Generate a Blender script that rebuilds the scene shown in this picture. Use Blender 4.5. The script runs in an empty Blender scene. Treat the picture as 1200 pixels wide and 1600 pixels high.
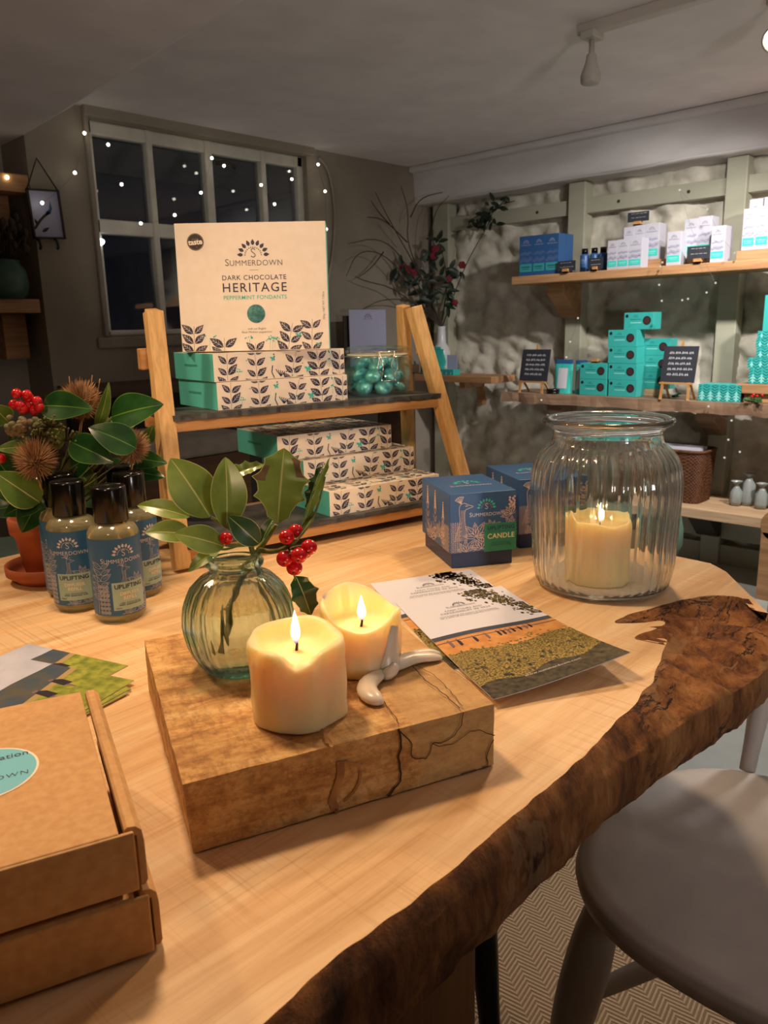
import bpy, math, random
from mathutils import Vector as V, Matrix as MX, noise as NZ

random.seed(7)
sc = bpy.context.scene
COL = sc.collection
PI = math.pi

# ------------------------------------------------------------------ camera
F_PX = 1230.0
PITCH, ROLL, YAW = math.radians(13.2), math.radians(-1.3524), math.radians(-45.7206)
TZ = 0.76                       # table top height
CAM = V((0.0, 0.0, TZ + 0.33))
_f = V((-math.sin(YAW) * math.cos(PITCH), math.cos(YAW) * math.cos(PITCH), -math.sin(PITCH)))
_r0 = V((math.cos(YAW), math.sin(YAW), 0))
_u0 = _r0.cross(_f)
RIGHT = math.cos(ROLL) * _r0 + math.sin(ROLL) * _u0
UP = -math.sin(ROLL) * _r0 + math.cos(ROLL) * _u0
FWD = _f
cam_d = bpy.data.cameras.new('camera')
cam_d.sensor_fit = 'VERTICAL'
cam_d.sensor_height = 36.0
cam_d.lens = 36.0 * F_PX / 1600.0
cam_d.clip_start = 0.02
cam_d.dof.use_dof = True
cam_d.dof.focus_distance = 0.80
cam_d.dof.aperture_fstop = 18.0
cam = bpy.data.objects.new('camera', cam_d)
COL.objects.link(cam)
m3 = MX((RIGHT, UP, -FWD)).transposed()
cam.matrix_world = MX.Translation(CAM) @ m3.to_4x4()
sc.camera = cam

# ------------------------------------------------------------------ world, exposure, lamps
wd = bpy.data.worlds.new('night')
sc.world = wd
wd.use_nodes = True
wd.node_tree.nodes['Background'].inputs[0].default_value = (0.004, 0.005, 0.009, 1)
wd.node_tree.nodes['Background'].inputs[1].default_value = 0.5
sc.view_settings.view_transform = 'Standard'
sc.view_settings.look = 'None'
sc.view_settings.gamma = 1.0
sc.view_settings.use_curve_mapping = False
sc.view_settings.exposure = 0.0


def lamp(name, kind, loc, target, power, color, size=0.05, angle=60, blend=0.5):
    d = bpy.data.lights.new(name, kind)
    d.energy = power
    d.color = color
    if kind == 'SPOT':
        d.spot_size = math.radians(angle)
        d.spot_blend = blend
        d.shadow_soft_size = size
    elif kind == 'AREA':
        d.size = size
    else:
        d.shadow_soft_size = size
    o = bpy.data.objects.new(name, d)
    COL.objects.link(o)
    o.location = loc
    o.rotation_euler = (V(target) - V(loc)).to_track_quat('-Z', 'Y').to_euler()
    return o


WARM = (1.0, 0.70, 0.43)
NEUT = (1.0, 0.95, 0.91)
HOT = (1.0, 0.64, 0.36)
lamp('spot_table_over', 'SPOT', (0.40, 0.82, 1.76), (0.38, 0.44, 0.76), 31, WARM, 0.06, 88, 0.9)
lamp('spot_table_back', 'SPOT', (0.10, 1.50, 1.76), (0.50, 0.55, 0.76), 24, WARM, 0.06, 95, 0.8)
lamp('spot_table_right', 'SPOT', (1.42, 0.72, 1.76), (0.45, 0.50, 0.76), 25, WARM, 0.06, 80, 0.8)
lamp('spot_stand', 'SPOT', (-0.30, 0.10, 1.74), (0.86, 0.90, 1.03), 35, HOT, 0.05, 31, 0.7)
lamp('spot_table_left', 'SPOT', (-0.55, 0.05, 1.72), (0.52, 0.94, 0.91), 16, WARM, 0.06, 30, 0.7)
lamp('spot_shelves', 'SPOT', (2.62, 0.98, 1.80), (3.5, 1.90, 0.62), 62, NEUT, 0.03, 105, 0.9)
lamp('spot_shelves_near', 'SPOT', (2.62, 0.35, 1.80), (3.5, 1.05, 0.60), 85, NEUT, 0.03, 100, 0.9)
lamp('ceiling_fill', 'SPOT', (0.2, -1.3, 0.9), (1.45, 0.65, 1.93), 62, NEUT, 0.12, 90, 1.0)  # unseen fill added behind the camera to brighten the ceiling
lamp('spot_floor', 'SPOT', (1.9, 0.2, 1.84), (1.75, 0.75, 0.0), 75, NEUT, 0.05, 70, 0.8)

# ------------------------------------------------------------------ geometry helpers


def ray(x, y):
    return FWD + RIGHT * ((x - 600) / F_PX) - UP * ((y - 800) / F_PX)


def onz(x, y, z=TZ):                       # where a sight line meets a level
    d = ray(x, y)
    return CAM + d * ((z - CAM.z) / d.z)


def onp(x, y, p0, n):                      # where a sight line meets a plane
    d = ray(x, y)
    n = V(n)
    return CAM + d * ((V(p0) - CAM).dot(n) / d.dot(n))


def px_of(p):
    d = V(p) - CAM
    w = d.dot(FWD)
    return 600 + F_PX * d.dot(RIGHT) / w, 800 - F_PX * d.dot(UP) / w, w


def frame(o, ex, ez=(0, 0, 1)):            # matrix with x axis ex (flattened to be square with ez)
    ez = V(ez).normalized()
    ex = V(ex)
    ex = (ex - ez * ex.dot(ez)).normalized()
    ey = ez.cross(ex)
    m = MX((ex, ey, ez)).transposed().to_4x4()
    return MX.Translation(V(o)) @ m


class Geo:
    def __init__(self):
        self.v, self.f, self.m, self.s = [], [], [], []

    def add(self, vs, fs, mi=0, sm=False, T=None):
        b = len(self.v)
        if T is not None:
            vs = [T @ V(p) for p in vs]
        self.v += [tuple(p) for p in vs]
        for k in fs:
            self.f.append(tuple(i + b for i in k))
            self.m.append(mi)
            self.s.append(sm)
        return self

    def box(self, x0, x1, y0, y1, z0, z1, mi=0, T=None):
        vs = [(x, y, z) for z in (z0, z1) for y in (y0, y1) for x in (x0, x1)]
        fs = [(0, 2, 3, 1), (4, 5, 7, 6), (0, 1, 5, 4), (2, 6, 7, 3), (0, 4, 6, 2), (1, 3, 7, 5)]
        return self.add(vs, fs, mi, False, T)

    def bar(self, p, q, w, h, mi=0, up=(0, 0, 1), taper=1.0):   # square bar between two points
        p, q = V(p), V(q)
        d = (q - p).normalized()
        s = d.cross(V(up))
        if s.length < 1e-4:
            s = d.cross(V((1, 0, 0)))
        s.normalize()
        t = s.cross(d)
        vs = []
        for c, k in ((p, 1), (q, taper)):
            for a, b in ((-1, -1), (1, -1), (1, 1), (-1, 1)):
                vs.append(c + s * a * w * k / 2 + t * b * h * k / 2)
        return self.add(vs, [(3, 2, 1, 0), (4, 5, 6, 7), (0, 1, 5, 4), (1, 2, 6, 5), (2, 3, 7, 6), (3, 0, 4, 7)], mi)

    def tube(self, pts, rad, n=8, mi=0, sm=True, flat=1.0, up=None):
        pts = [V(p) for p in pts]
        k = len(pts)
        if not hasattr(rad, '__len__'):
            rad = [rad] * k
        vs, fs = [], []
        a = None
        for i in range(k):
            d = (pts[min(i + 1, k - 1)] - pts[max(i - 1, 0)]).normalized()
            if up is not None:
                a = d.cross(V(up)).normalized()
            elif a is None:
                a = d.orthogonal().normalized()
            else:
                a = (a - d * a.dot(d)).normalized()
            b = d.cross(a)
            for j in range(n):
                t = 2 * PI * j / n
                vs.append(pts[i] + (a * math.cos(t) + b * math.sin(t) * flat) * rad[i])
        for i in range(k - 1):
            for j in range(n):
                fs.append((i * n + j, i * n + (j + 1) % n, (i + 1) * n + (j + 1) % n, (i + 1) * n + j))
        fs.append(tuple(range(n - 1, -1, -1)))
        fs.append(tuple((k - 1) * n + j for j in range(n)))
        return self.add(vs, fs, mi, sm)

    def lathe(self, prof, n=32, mi=0, sm=True, T=None, rf=None, close=True):
        # prof: list of (radius, z); rf(theta, r, z, i) -> (r, z)
        vs, fs = [], []
        for i, (r, z) in enumerate(prof):
            for j in range(n):
                t = 2 * PI * j / n
                rr, zz = rf(t, r, z, i) if rf else (r, z)
                vs.append((rr * math.cos(t), rr * math.sin(t), zz))
        for i in range(len(prof) - 1):
            for j in range(n):
                fs.append((i * n + j, i * n + (j + 1) % n, (i + 1) * n + (j + 1) % n, (i + 1) * n + j))
        if close:
            fs.append(tuple(range(n - 1, -1, -1)))
            fs.append(tuple((len(prof) - 1) * n + j for j in range(n)))
        return self.add(vs, fs, mi, sm, T)

    def ball(self, c, r, nu=12, nv=8, mi=0, T=None):
        if not hasattr(r, '__len__'):
            r = (r, r, r)
        vs = [(c[0], c[1], c[2] - r[2])]
        for i in range(1, nv):
            p = -PI / 2 + PI * i / nv
            for j in range(nu):
                t = 2 * PI * j / nu
                vs.append((c[0] + r[0] * math.cos(p) * math.cos(t), c[1] + r[1] * math.cos(p) * math.sin(t), c[2] + r[2] * math.sin(p)))
        vs.append((c[0], c[1], c[2] + r[2]))
        e = len(vs) - 1
        fs = [(0, 1 + (j + 1) % nu, 1 + j) for j in range(nu)]
        for i in range(nv - 2):
            for j in range(nu):
                fs.append((1 + i * nu + j, 1 + i * nu + (j + 1) % nu, 1 + (i + 1) * nu + (j + 1) % nu, 1 + (i + 1) * nu + j))
        k = 1 + (nv - 2) * nu
        fs += [(k + j, k + (j + 1) % nu, e) for j in range(nu)]
        return self.add(vs, fs, mi, True, T)

    def grid(self, fn, nu, nv, mi=0, sm=True, T=None, mf=None):
        vs = [fn(i / nu, j / nv) for j in range(nv + 1) for i in range(nu + 1)]
        b = len(self.v)
        fs = []
        mis = []
        for j in range(nv):
            for i in range(nu):
                fs.append((j * (nu + 1) + i, j * (nu + 1) + i + 1, (j + 1) * (nu + 1) + i + 1, (j + 1) * (nu + 1) + i))
                mis.append(mf((i + .5) / nu, (j + .5) / nv) if mf else mi)
        k = len(self.f)
        self.add(vs, fs, mi, sm, T)
        self.m[k:] = mis
        return self

    def prism(self, poly, z0, z1, mi=0, T=None, side=None):
        n = len(poly)
        vs = [(x, y, z0) for x, y in poly] + [(x, y, z1) for x, y in poly]
        self.add(vs, [tuple(range(n - 1, -1, -1)), tuple(range(n, 2 * n))], mi, False, T)
        return self.add(vs, [(i, (i + 1) % n, n + (i + 1) % n, n + i) for i in range(n)], mi if side is None else side, False, T)

    def flat(self, items, mp):              # 2d artwork: list of (points, faces, material, lift)
        for pts, fs, mi, lift in items:
            self.add([mp(x, y, lift) for x, y in pts], fs, mi)
        return self

    def merge(self, o, T=None):
        b = len(self.v)
        self.v += [tuple(T @ V(p)) if T is not None else p for p in o.v]
        self.f += [tuple(i + b for i in k) for k in o.f]
        self.m += o.m
        self.s += o.s
        return self

    def build(self, name, mats, parent=None, T=None, bevel=0, seg=2, sub=0, solid=0):
        me = bpy.data.meshes.new(name)
        me.from_pydata(self.v, [], self.f)
        if not isinstance(mats, (list, tuple)):
            mats = [mats]
        for m in mats:
            me.materials.append(m)
        me.polygons.foreach_set('material_index', self.m)
        me.polygons.foreach_set('use_smooth', self.s)
        me.validate()
        me.update()
        o = bpy.data.objects.new(name, me)
        COL.objects.link(o)
        if parent is not None:
            o.parent = parent
        if T is not None:
            o.matrix_local = T
        if solid:
            md = o.modifiers.new('solid', 'SOLIDIFY')
            md.thickness = solid
        if bevel:
            md = o.modifiers.new('bevel', 'BEVEL')
            md.width = bevel
            md.segments = seg
            md.limit_method = 'ANGLE'
            md.angle_limit = math.radians(40)
            md.harden_normals = False
        if sub:
            md = o.modifiers.new('sub', 'SUBSURF')
            md.levels = md.render_levels = sub
        return o


def tag(o, label=None, cat=None, group=None, kind=None):
    if label: o['label'] = label
    if cat: o['category'] = cat
    if group: o['group'] = group
    if kind: o['kind'] = kind
    return o


def thing(name, label, cat, T, group=None):
    o = bpy.data.objects.new(name, None)
    o.empty_display_size = 0.02
    COL.objects.link(o)
    if isinstance(T, MX):
        o.matrix_world = T
    else:
        o.location = T
    return tag(o, label, cat, group)


def dup(root, T, label=None, group=None):
    r = root.copy()
    COL.objects.link(r)
    r.matrix_world = T if isinstance(T, MX) else MX.Translation(V(T))
    if label: r['label'] = label
    if group: r['group'] = group
    for ch in [o for o in COL.objects if o.parent == root]:
        c = ch.copy()
        COL.objects.link(c)
        c.parent = r
        for g in [o for o in COL.objects if o.parent == ch]:
            d = g.copy()
            COL.objects.link(d)
            d.parent = c
    return r


_TXT = {}


def txt(s, size, align='CENTER', thin=0.0, space=1.0):
    """outline lettering as flat polygons (points, faces)"""
    key = (s, size, align, thin, space)
    if key in _TXT:
        return _TXT[key]
    cu = bpy.data.curves.new('t', 'FONT')
    cu.body = s
    cu.size = size
    cu.align_x = align
    cu.resolution_u = 3
    cu.offset = thin
    cu.space_character = space
    o = bpy.data.objects.new('t', cu)
    COL.objects.link(o)
    dg = bpy.context.evaluated_depsgraph_get()
    me = bpy.data.meshes.new_from_object(o.evaluated_get(dg))
    r = ([(v.co.x, v.co.y) for v in me.vertices], [tuple(p.vertices) for p in me.polygons])
    bpy.data.objects.remove(o)
    bpy.data.curves.remove(cu)
    bpy.data.meshes.remove(me)
    _TXT[key] = r
    return r


def T2(item, dx=0, dy=0, sx=1, sy=None, rot=0):
    pts, fs = item
    sy = sx if sy is None else sy
    c, s = math.cos(rot), math.sin(rot)
    return [(dx + sx * x * c - sy * y * s, dy + sx * x * s + sy * y * c) for x, y in pts], fs


def stroke(pts, w, closed=False):
    """ribbon along a 2d polyline"""
    P = [V((p[0], p[1])) for p in pts]
    n = len(P)
    o, fs = [], []
    for i in range(n):
        if closed:
            d = P[(i + 1) % n] - P[i - 1]
        else:
            d = P[min(i + 1, n - 1)] - P[max(i - 1, 0)]
        d = d.normalized() if d.length > 1e-9 else V((1, 0))
        q = V((-d.y, d.x)) * (w / 2)
        o += [tuple(P[i] - q), tuple(P[i] + q)]
    for i in range(n if closed else n - 1):
        j = (i + 1) % n
        fs.append((2 * i, 2 * j, 2 * j + 1, 2 * i + 1))
    return o, fs


def leaf2(cx, cy, ang, L, W, n=7):
    """pointed leaf outline starting at (cx,cy)"""
    a, b = [], []
    for i in range(n + 1):
        t = i / n
        w = W * math.sin(PI * t ** 0.85) * (1 - 0.25 * t) * 0.5
        a.append((t * L, w))
        b.append((t * L, -w))
    pts = b + a[::-1][1:-1]
    c, s = math.cos(ang), math.sin(ang)
    return [(cx + x * c - y * s, cy + x * s + y * c) for x, y in pts]


def ngon(pts):
    return pts, [tuple(range(len(pts)))]


def disc2(cx, cy, r, n=16, ry=None):
    ry = ry or r
    return ngon([(cx + r * math.cos(2 * PI * i / n), cy + ry * math.sin(2 * PI * i / n)) for i in range(n)])


def arc(cx, cy, r, a0, a1, n=12, ry=None):
    ry = ry or r
    return [(cx + r * math.cos(a0 + (a1 - a0) * i / n), cy + ry * math.sin(a0 + (a1 - a0) * i / n)) for i in range(n + 1)]


def art(out, item, mi, lift=0.0):
    out.append((item[0], item[1], mi, lift))


# ------------------------------------------------------------------ materials


def C(r, g, b):
    def l(c):
        c /= 255.0
        return c / 12.92 if c <= 0.04045 else ((c + 0.055) / 1.055) ** 2.4
    return (l(r), l(g), l(b), 1.0)


def mat(name, col, rough=0.5, metal=0.0, **kw):
    m = bpy.data.materials.new(name)
    m.use_nodes = True
    b = m.node_tree.nodes['Principled BSDF']
    b.inputs['Base Color'].default_value = col
    b.inputs['Roughness'].default_value = rough
    b.inputs['Metallic'].default_value = metal
    for k, v in kw.items():
        b.inputs[k.replace('_', ' ')].default_value = v
    return m


def nodes(m):
    nt = m.node_tree
    return nt, nt.nodes['Principled BSDF']


def N(nt, t, **kw):
    n = nt.nodes.new(t)
    for k, v in kw.items():
        if k in n.inputs:
            n.inputs[k].default_value = v
        else:
            setattr(n, k, v)
    return n


def ramp(nt, src, stops):
    r = nt.nodes.new('ShaderNodeValToRGB')
    e = r.color_ramp.elements
    while len(e) < len(stops):
        e.new(0.5)
    for k, (p, c) in zip(e, stops):
        k.position = p
        k.color = c
    nt.links.new(src, r.inputs[0])
    return r


def coords(nt, scale=(1, 1, 1), rot=(0, 0, 0), kind='Object'):
    tc = nt.nodes.new('ShaderNodeTexCoord')
    mp = nt.nodes.new('ShaderNodeMapping')
    mp.inputs['Scale'].default_value = scale
    mp.inputs['Rotation'].default_value = rot
    nt.links.new(tc.outputs[kind], mp.inputs['Vector'])
    return mp.outputs['Vector']


def mix(nt, fac, a, b, mode='MIX'):
    n = nt.nodes.new('ShaderNodeMix')
    n.data_type = 'RGBA'
    n.blend_type = mode
    for s, v in ((0, fac), (6, a), (7, b)):
        if hasattr(v, 'is_linked') or hasattr(v, 'links'):
            nt.links.new(v, n.inputs[s])
        else:
            n.inputs[s].default_value = v
    return n.outputs[2]


def bump(nt, b, h, strength=0.3, dist=0.002):
    n = nt.nodes.new('ShaderNodeBump')
    n.inputs['Strength'].default_value = strength
    n.inputs['Distance'].default_value = dist
    nt.links.new(h, n.inputs['Height'])
    nt.links.new(n.outputs[0], b.inputs['Normal'])


def mottled(name, c1, c2, scale=20, rough=0.6, bs=0.2, bd=0.002, stretch=(1, 1, 1), detail=4, lo=0.35, hi=0.65):
    m = mat(name, c1, rough)
    nt, b = nodes(m)
    n = N(nt, 'ShaderNodeTexNoise', Scale=scale, Detail=detail)
    nt.links.new(coords(nt, stretch), n.inputs['Vector'])
    r = ramp(nt, n.outputs['Fac'], [(lo, c1), (hi, c2)])
    nt.links.new(r.outputs[0], b.inputs['Base Color'])
    if bs:
        bump(nt, b, n.outputs['Fac'], bs, bd)
    return m


def wood(name, light, dark, axis=0, scale=18, rough=0.55, ring=8, bs=0.25):
    """grain running along the object's given axis"""
    st = [1.0, 1.0, 1.0]
    st[axis] = 0.06
    m = mat(name, light, rough)
    nt, b = nodes(m)
    v = coords(nt, st)
    n1 = N(nt, 'ShaderNodeTexNoise', Scale=scale, Detail=6, Roughness=0.6, Distortion=0.6)
    nt.links.new(v, n1.inputs['Vector'])
    n2 = N(nt, 'ShaderNodeTexNoise', Scale=scale * ring, Detail=3)
    nt.links.new(v, n2.inputs['Vector'])
    r1 = ramp(nt, n1.outputs['Fac'], [(0.3, dark), (0.62, light)])
    r2 = ramp(nt, n2.outputs['Fac'], [(0.35, (0.72, 0.68, 0.62, 1)), (0.6, (1, 1, 1, 1))])
    o = mix(nt, 0.7, r1.outputs[0], r2.outputs[0], 'MULTIPLY')
    nt.links.new(o, b.inputs['Base Color'])
    bump(nt, b, n2.outputs['Fac'], bs, 0.001)
    return m


def glow(name, col, strength):
    m = bpy.data.materials.new(name)
    m.use_nodes = True
    nt = m.node_tree
    nt.nodes.clear()
    e = N(nt, 'ShaderNodeEmission')
    e.inputs[0].default_value = col
    e.inputs[1].default_value = strength
    o = N(nt, 'ShaderNodeOutputMaterial')
    nt.links.new(e.outputs[0], o.inputs[0])
    return m


def glass(name, col, clear=0.5, ior=1.45, rough=0.0):
    """refracting glass that also passes light straight through (uncoloured share)"""
    m = bpy.data.materials.new(name)
    m.use_nodes = True
    nt = m.node_tree
    nt.nodes.clear()
    g = N(nt, 'ShaderNodeBsdfGlass')
    g.inputs['Color'].default_value = col
    g.inputs['IOR'].default_value = ior
    g.inputs['Roughness'].default_value = rough
    t = N(nt, 'ShaderNodeBsdfTransparent')
    t.inputs[0].default_value = col
    x = N(nt, 'ShaderNodeMixShader')
    x.inputs[0].default_value = clear
    nt.links.new(g.outputs[0], x.inputs[1])
    nt.links.new(t.outputs[0], x.inputs[2])
    o = N(nt, 'ShaderNodeOutputMaterial')
    nt.links.new(x.outputs[0], o.inputs[0])
    return m


def pane(name, col, gl=0.1):
    """thin clear sheet: sees through, with a fresnel reflection"""
    m = bpy.data.materials.new(name)
    m.use_nodes = True
    nt = m.node_tree
    nt.nodes.clear()
    t = N(nt, 'ShaderNodeBsdfTransparent')
    t.inputs[0].default_value = col
    g = N(nt, 'ShaderNodeBsdfGlossy')
    g.inputs['Roughness'].default_value = 0.02
    fr = N(nt, 'ShaderNodeFresnel')
    fr.inputs[0].default_value = 1.5
    x = N(nt, 'ShaderNodeMixShader')
    nt.links.new(fr.outputs[0], x.inputs[0])
    nt.links.new(t.outputs[0], x.inputs[1])
    nt.links.new(g.outputs[0], x.inputs[2])
    o = N(nt, 'ShaderNodeOutputMaterial')
    nt.links.new(x.outputs[0], o.inputs[0])
    return m


M_ceiling = mottled('ceiling paint', C(244, 237, 237), C(234, 227, 227), 6, 0.8, 0.05, 0.003)
M_plaster = mottled('cream plaster', C(160, 149, 134), C(148, 137, 122), 5, 0.85, 0.15, 0.006)
M_alcove = mottled('alcove plaster', C(170, 160, 144), C(158, 148, 132), 5, 0.85, 0.15, 0.006)
M_beam = mottled('white painted beam', C(226, 222, 220), C(206, 202, 200), 9, 0.7, 0.4, 0.008, (1, 0.25, 1))
M_frame = mottled('window paint', C(225, 220, 208), C(210, 204, 190), 12, 0.6, 0.1, 0.002)
M_sage = mottled('sage painted timber', C(172, 170, 150), C(162, 160, 140), 14, 0.6, 0.1, 0.002, (1, 0.3, 1))
M_floor = mottled('grey painted floor', C(176, 178, 172), C(164, 166, 160), 8, 0.5, 0.05, 0.002)
M_dark = mat('dark recess paint', C(58, 50, 42), 0.8)
M_pane = pane('window glass', (0.9, 0.93, 0.95, 1))
M_oak = wood('shelf oak', C(196, 150, 106), C(150, 106, 68), 1, 14)
M_oakx = wood('shelf oak across', C(196, 150, 106), C(150, 106, 68), 0, 14)
M_bench = wood('pale bench board', C(214, 182, 146), C(186, 150, 112), 1, 12)
M_pine = wood('stand pine', C(232, 190, 128), C(206, 158, 96), 2, 22)
M_pinex = wood('stand pine rail', C(214, 164, 104), C(178, 124, 70), 0, 22)
M_slate = mottled('slate', C(86, 86, 84), C(50, 50, 50), 30, 0.55, 0.6, 0.003, (1, 1, 3))
M_black = mat('black plastic', C(14, 12, 12), 0.18)
M_blackm = mat('black board', C(42, 44, 52), 0.7)
M_chalk = mat('chalk writing', C(214, 214, 218), 0.9)
M_cream = mottled('cream carton', C(252, 240, 222), C(248, 234, 214), 60, 0.45, 0.03, 0.0005)
M_navy = mat('navy print', C(44, 42, 74), 0.5)
M_grey = mat('grey print', C(110, 108, 116), 0.5)
M_teal = mat('teal print', C(64, 198, 184), 0.45)
M_tealbox = mat('teal carton', C(60, 176, 168), 0.4)
M_tealend = mat('turquoise carton end', C(96, 206, 200), 0.4)
M_tealdk = mat('deep teal print', C(16, 100, 104), 0.4)
M_blue = mat('blue carton', C(48, 90, 142), 0.4)
M_bluedk = mat('dark blue print', C(28, 50, 92), 0.4)
M_copper = mat('rose metallic print', C(216, 190, 172), 0.35, 0.0)
M_white = mat('white carton', C(214, 212, 220), 0.5)
M_whitec = mat('white carton board', C(188, 186, 196), 0.5)
M_lilac = mat('lilac print', C(176, 176, 204), 0.5)
M_brown = mat('brown print', C(70, 44, 44), 0.5)
M_orange = mat('orange print', C(222, 130, 64), 0.5)
M_kraft = mottled('kraft card', C(212, 164, 108), C(200, 150, 94), 160, 0.75, 0.08, 0.0005)
M_kraftdk = mat('kraft shadow gap', C(70, 44, 22), 0.9)
M_steel = mat('bright wire', C(220, 216, 210), 0.2, 1.0)
# ================================================================== the room
XW = 3.605          # stone wall
XP = 3.52          # face of the timber posts
YB = 3.06          # window wall
ZC = 1.93          # ceiling


def struct(g, name, m, label=None, bevel=0, parent=None, **kw):
    o = g.build(name, m, parent, bevel=bevel, **kw)
    o['kind'] = 'structure'
    return o


# --- floor and ceiling
g = Geo().box(-2.2, 4.3, -2.2, 4.2, -0.06, 0.0)
struct(g, 'floor', M_floor)
g = Geo().box(-2.2, 4.3, -2.2, 4.2, ZC, ZC + 0.08)
struct(g, 'ceiling', M_ceiling)
# window wall: opening found from the photograph's frame
BW = lambda x, y: onp(x, y, (0, YB, 0), (0, 1, 0))
wl, wr = BW(141, 250).x, BW(481, 300).x
wt, wb = BW(310, 214).z, BW(200, 524).z
XA = BW(62, 420).x         # corner of the white pier and the alcove
g = Geo()
g.box(XA, wl, YB, YB + 0.3, 0, ZC)
g.box(wr, 4.3, YB, YB + 0.3, 0, ZC)
g.box(wl, wr, YB, YB + 0.3, 0, wb)
g.box(wl, wr, YB, YB + 0.3, wt, ZC)
struct(g, 'wall_back', M_plaster)
g = Geo().box(-2.2, XA, YB + 0.22, YB + 0.3, 0, ZC).box(-2.28, -2.2, -2.2, YB + 0.3, 0, ZC)
struct(g, 'wall_left', M_alcove)
g = Geo().box(-2.28, 4.3, -2.28, -2.2, 0, ZC)
struct(g, 'wall_front', M_plaster)


# stone wall: rough whitewashed rubble with real relief
def stone(u, v):
    y = -2.2 + u * (4.2 + 2.2)
    z = v * (ZC - 0.0)
    p = V((y * 7.0, z * 9.0, 0.3))
    d, _ = NZ.voronoi(p, distance_metric='DISTANCE', exponent=2.5)
    h = min(d[1] - d[0], 0.5) * 0.055 + NZ.fractal(V((y * 10, z * 12, 5)), 0.9, 2.1, 5) * 0.026 + NZ.noise(V((y * 2.3, z * 2.8, 9))) * 0.03
    return (XW - h, y, z)


g = Geo().grid(stone, 330, 110)
M_stone = mottled('whitewashed stone', C(214, 208, 192), C(180, 174, 158), 11, 0.9, 0.7, 0.012, (1, 1, 1), 8)
struct(g, 'wall_right', M_stone)
g = Geo().box(XW + 0.1, XW + 0.18, -2.2, 4.2, 0, ZC)
struct(g, 'wall_right_backing', M_plaster).name = 'wall_behind_stone'

# sloping soffit at the left
A = BW(125, 165)
B0 = BW(45, 212)
D = onz(392, 0, ZC)
dirn = (D - V((A.x, A.y, ZC)))
far = V((A.x, A.y, ZC)) + dirn * 3.2
slope = V((B0.x - A.x, 0, B0.z - ZC))
g = Geo()
a0, a1 = V((A.x, YB + 0.22, ZC + 0.0)) - dirn * 0.0, far
b0, b1 = a0 + slope * 1.0, far + slope * 1.0
vs = [a0, a1, b1, b0, b0 + V((-2.4, 0, -0.0)), b1 + V((-2.4, 0, -0.0))]
up = [p + V((0, 0, 0.3)) for p in vs]
g.add(vs + up, [(0, 1, 2, 3), (3, 2, 5, 4), (6, 9, 8, 7), (9, 10, 11, 8), (0, 3, 9, 6), (3, 4, 10, 9), (1, 7, 8, 2), (2, 8, 11, 5), (0, 6, 7, 1), (4, 5, 11, 10)])
struct(g, 'trim_1', M_ceiling)

# --- window: white painted steel casement
FR = lambda x, y: onp(x, y, (0, YB + 0.05, 0), (0, 1, 0))
wn = Geo()
f0, f1 = YB + 0.03, YB + 0.08
xm = [FR(233, 280).x, FR(324, 290).x, FR(409, 300).x]
zt = FR(310, 366).z
fw = 0.022
for z0, z1 in ((wb, wb + fw), (wt - 0.05, wt), (zt - 0.028, zt + 0.028)):
    wn.box(wl, wr, f0, f1, z0, z1)
for x in (wl + fw / 2, wr - fw / 2 - 0.01):
    wn.box(x - fw / 2 - 0.004, x + fw / 2 + 0.012, f0, f1, wb, wt)
for x, w in zip(xm, (0.014, 0.019, 0.014)):
    wn.box(x - w, x + w, f0 - 0.006, f1, wb, wt)
wf = Geo().box(wl, wr, YB + 0.054, YB + 0.058, wb, wt)
win = struct(wf, 'window_1', M_pane)
fo = wn.build('window_frame', M_frame, win, bevel=0.006)
g = Geo()
g.tube([(xm[1] + 0.03, f0 - 0.01, wt - 0.09), (xm[1] + 0.07, f0 - 0.05, wt - 0.085), (xm[1] + 0.10, f0 - 0.06, wt - 0.11)], 0.008, 6)
g.build('window_stay', M_dark, win)
# reveal lining, sill and the batten along the wall head
g = Geo().box(wl - 0.02, wl, YB - 0.02, YB + 0.03, wb, ZC).box(BW(128, 200).x, wr + 0.03, YB - 0.03, YB, wt + 0.0, wt + 0.05)
struct(g, 'trim_2', M_plaster, bevel=0.006)
g = Geo().box(wl - 0.05, wr + 0.05, YB - 0.015, YB, wb - 0.05, wb - 0.005)
struct(g, 'trim_3', M_plaster, bevel=0.008)

# --- beam along the top of the shelf wall
XBm = 3.44
bt = onp(930, 222, (XBm, 0, 0), (1, 0, 0)).z
bb = onp(930, 274, (XBm, 0, 0), (1, 0, 0)).z


def beam(u, v):
    # u along the beam, v round its section
    y = -2.2 + u * (YB + 2.2)
    k = v * 4
    sec = [(XW + 0.02, ZC + 0.02), (XBm - 0.02, ZC + 0.02), (XBm, bb + 0.012), (XBm + 0.014, bb), (XW + 0.02, bb)]
    i = min(int(k), 3)
    t = k - i
    x = sec[i][0] * (1 - t) + sec[i + 1][0] * t
    z = sec[i][1] * (1 - t) + sec[i + 1][1] * t
    n = NZ.fractal(V((y * 3, z * 6, x * 5)), 1, 2, 4) * 0.010
    if 0.3 < v < 0.6:
        x += n
    if v > 0.48:
        z += n * 0.6
    return (x, y, z)


g = Geo().grid(beam, 120, 32)
struct(g, 'trim_4', M_beam)
# ledge line above the beam face (boxed-in upper strip)
zl = onp(930, 212, (XBm - 0.05, 0, 0), (1, 0, 0)).z
g = Geo().box(XBm - 0.055, XBm + 0.02, -2.2, YB, zl, ZC)
struct(g, 'trim_5', M_beam, bevel=0.012)

# --- sage posts and rails on the stone wall
PW = lambda x, y: onp(x, y, (XP, 0, 0), (1, 0, 0))
tn = 6


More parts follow.
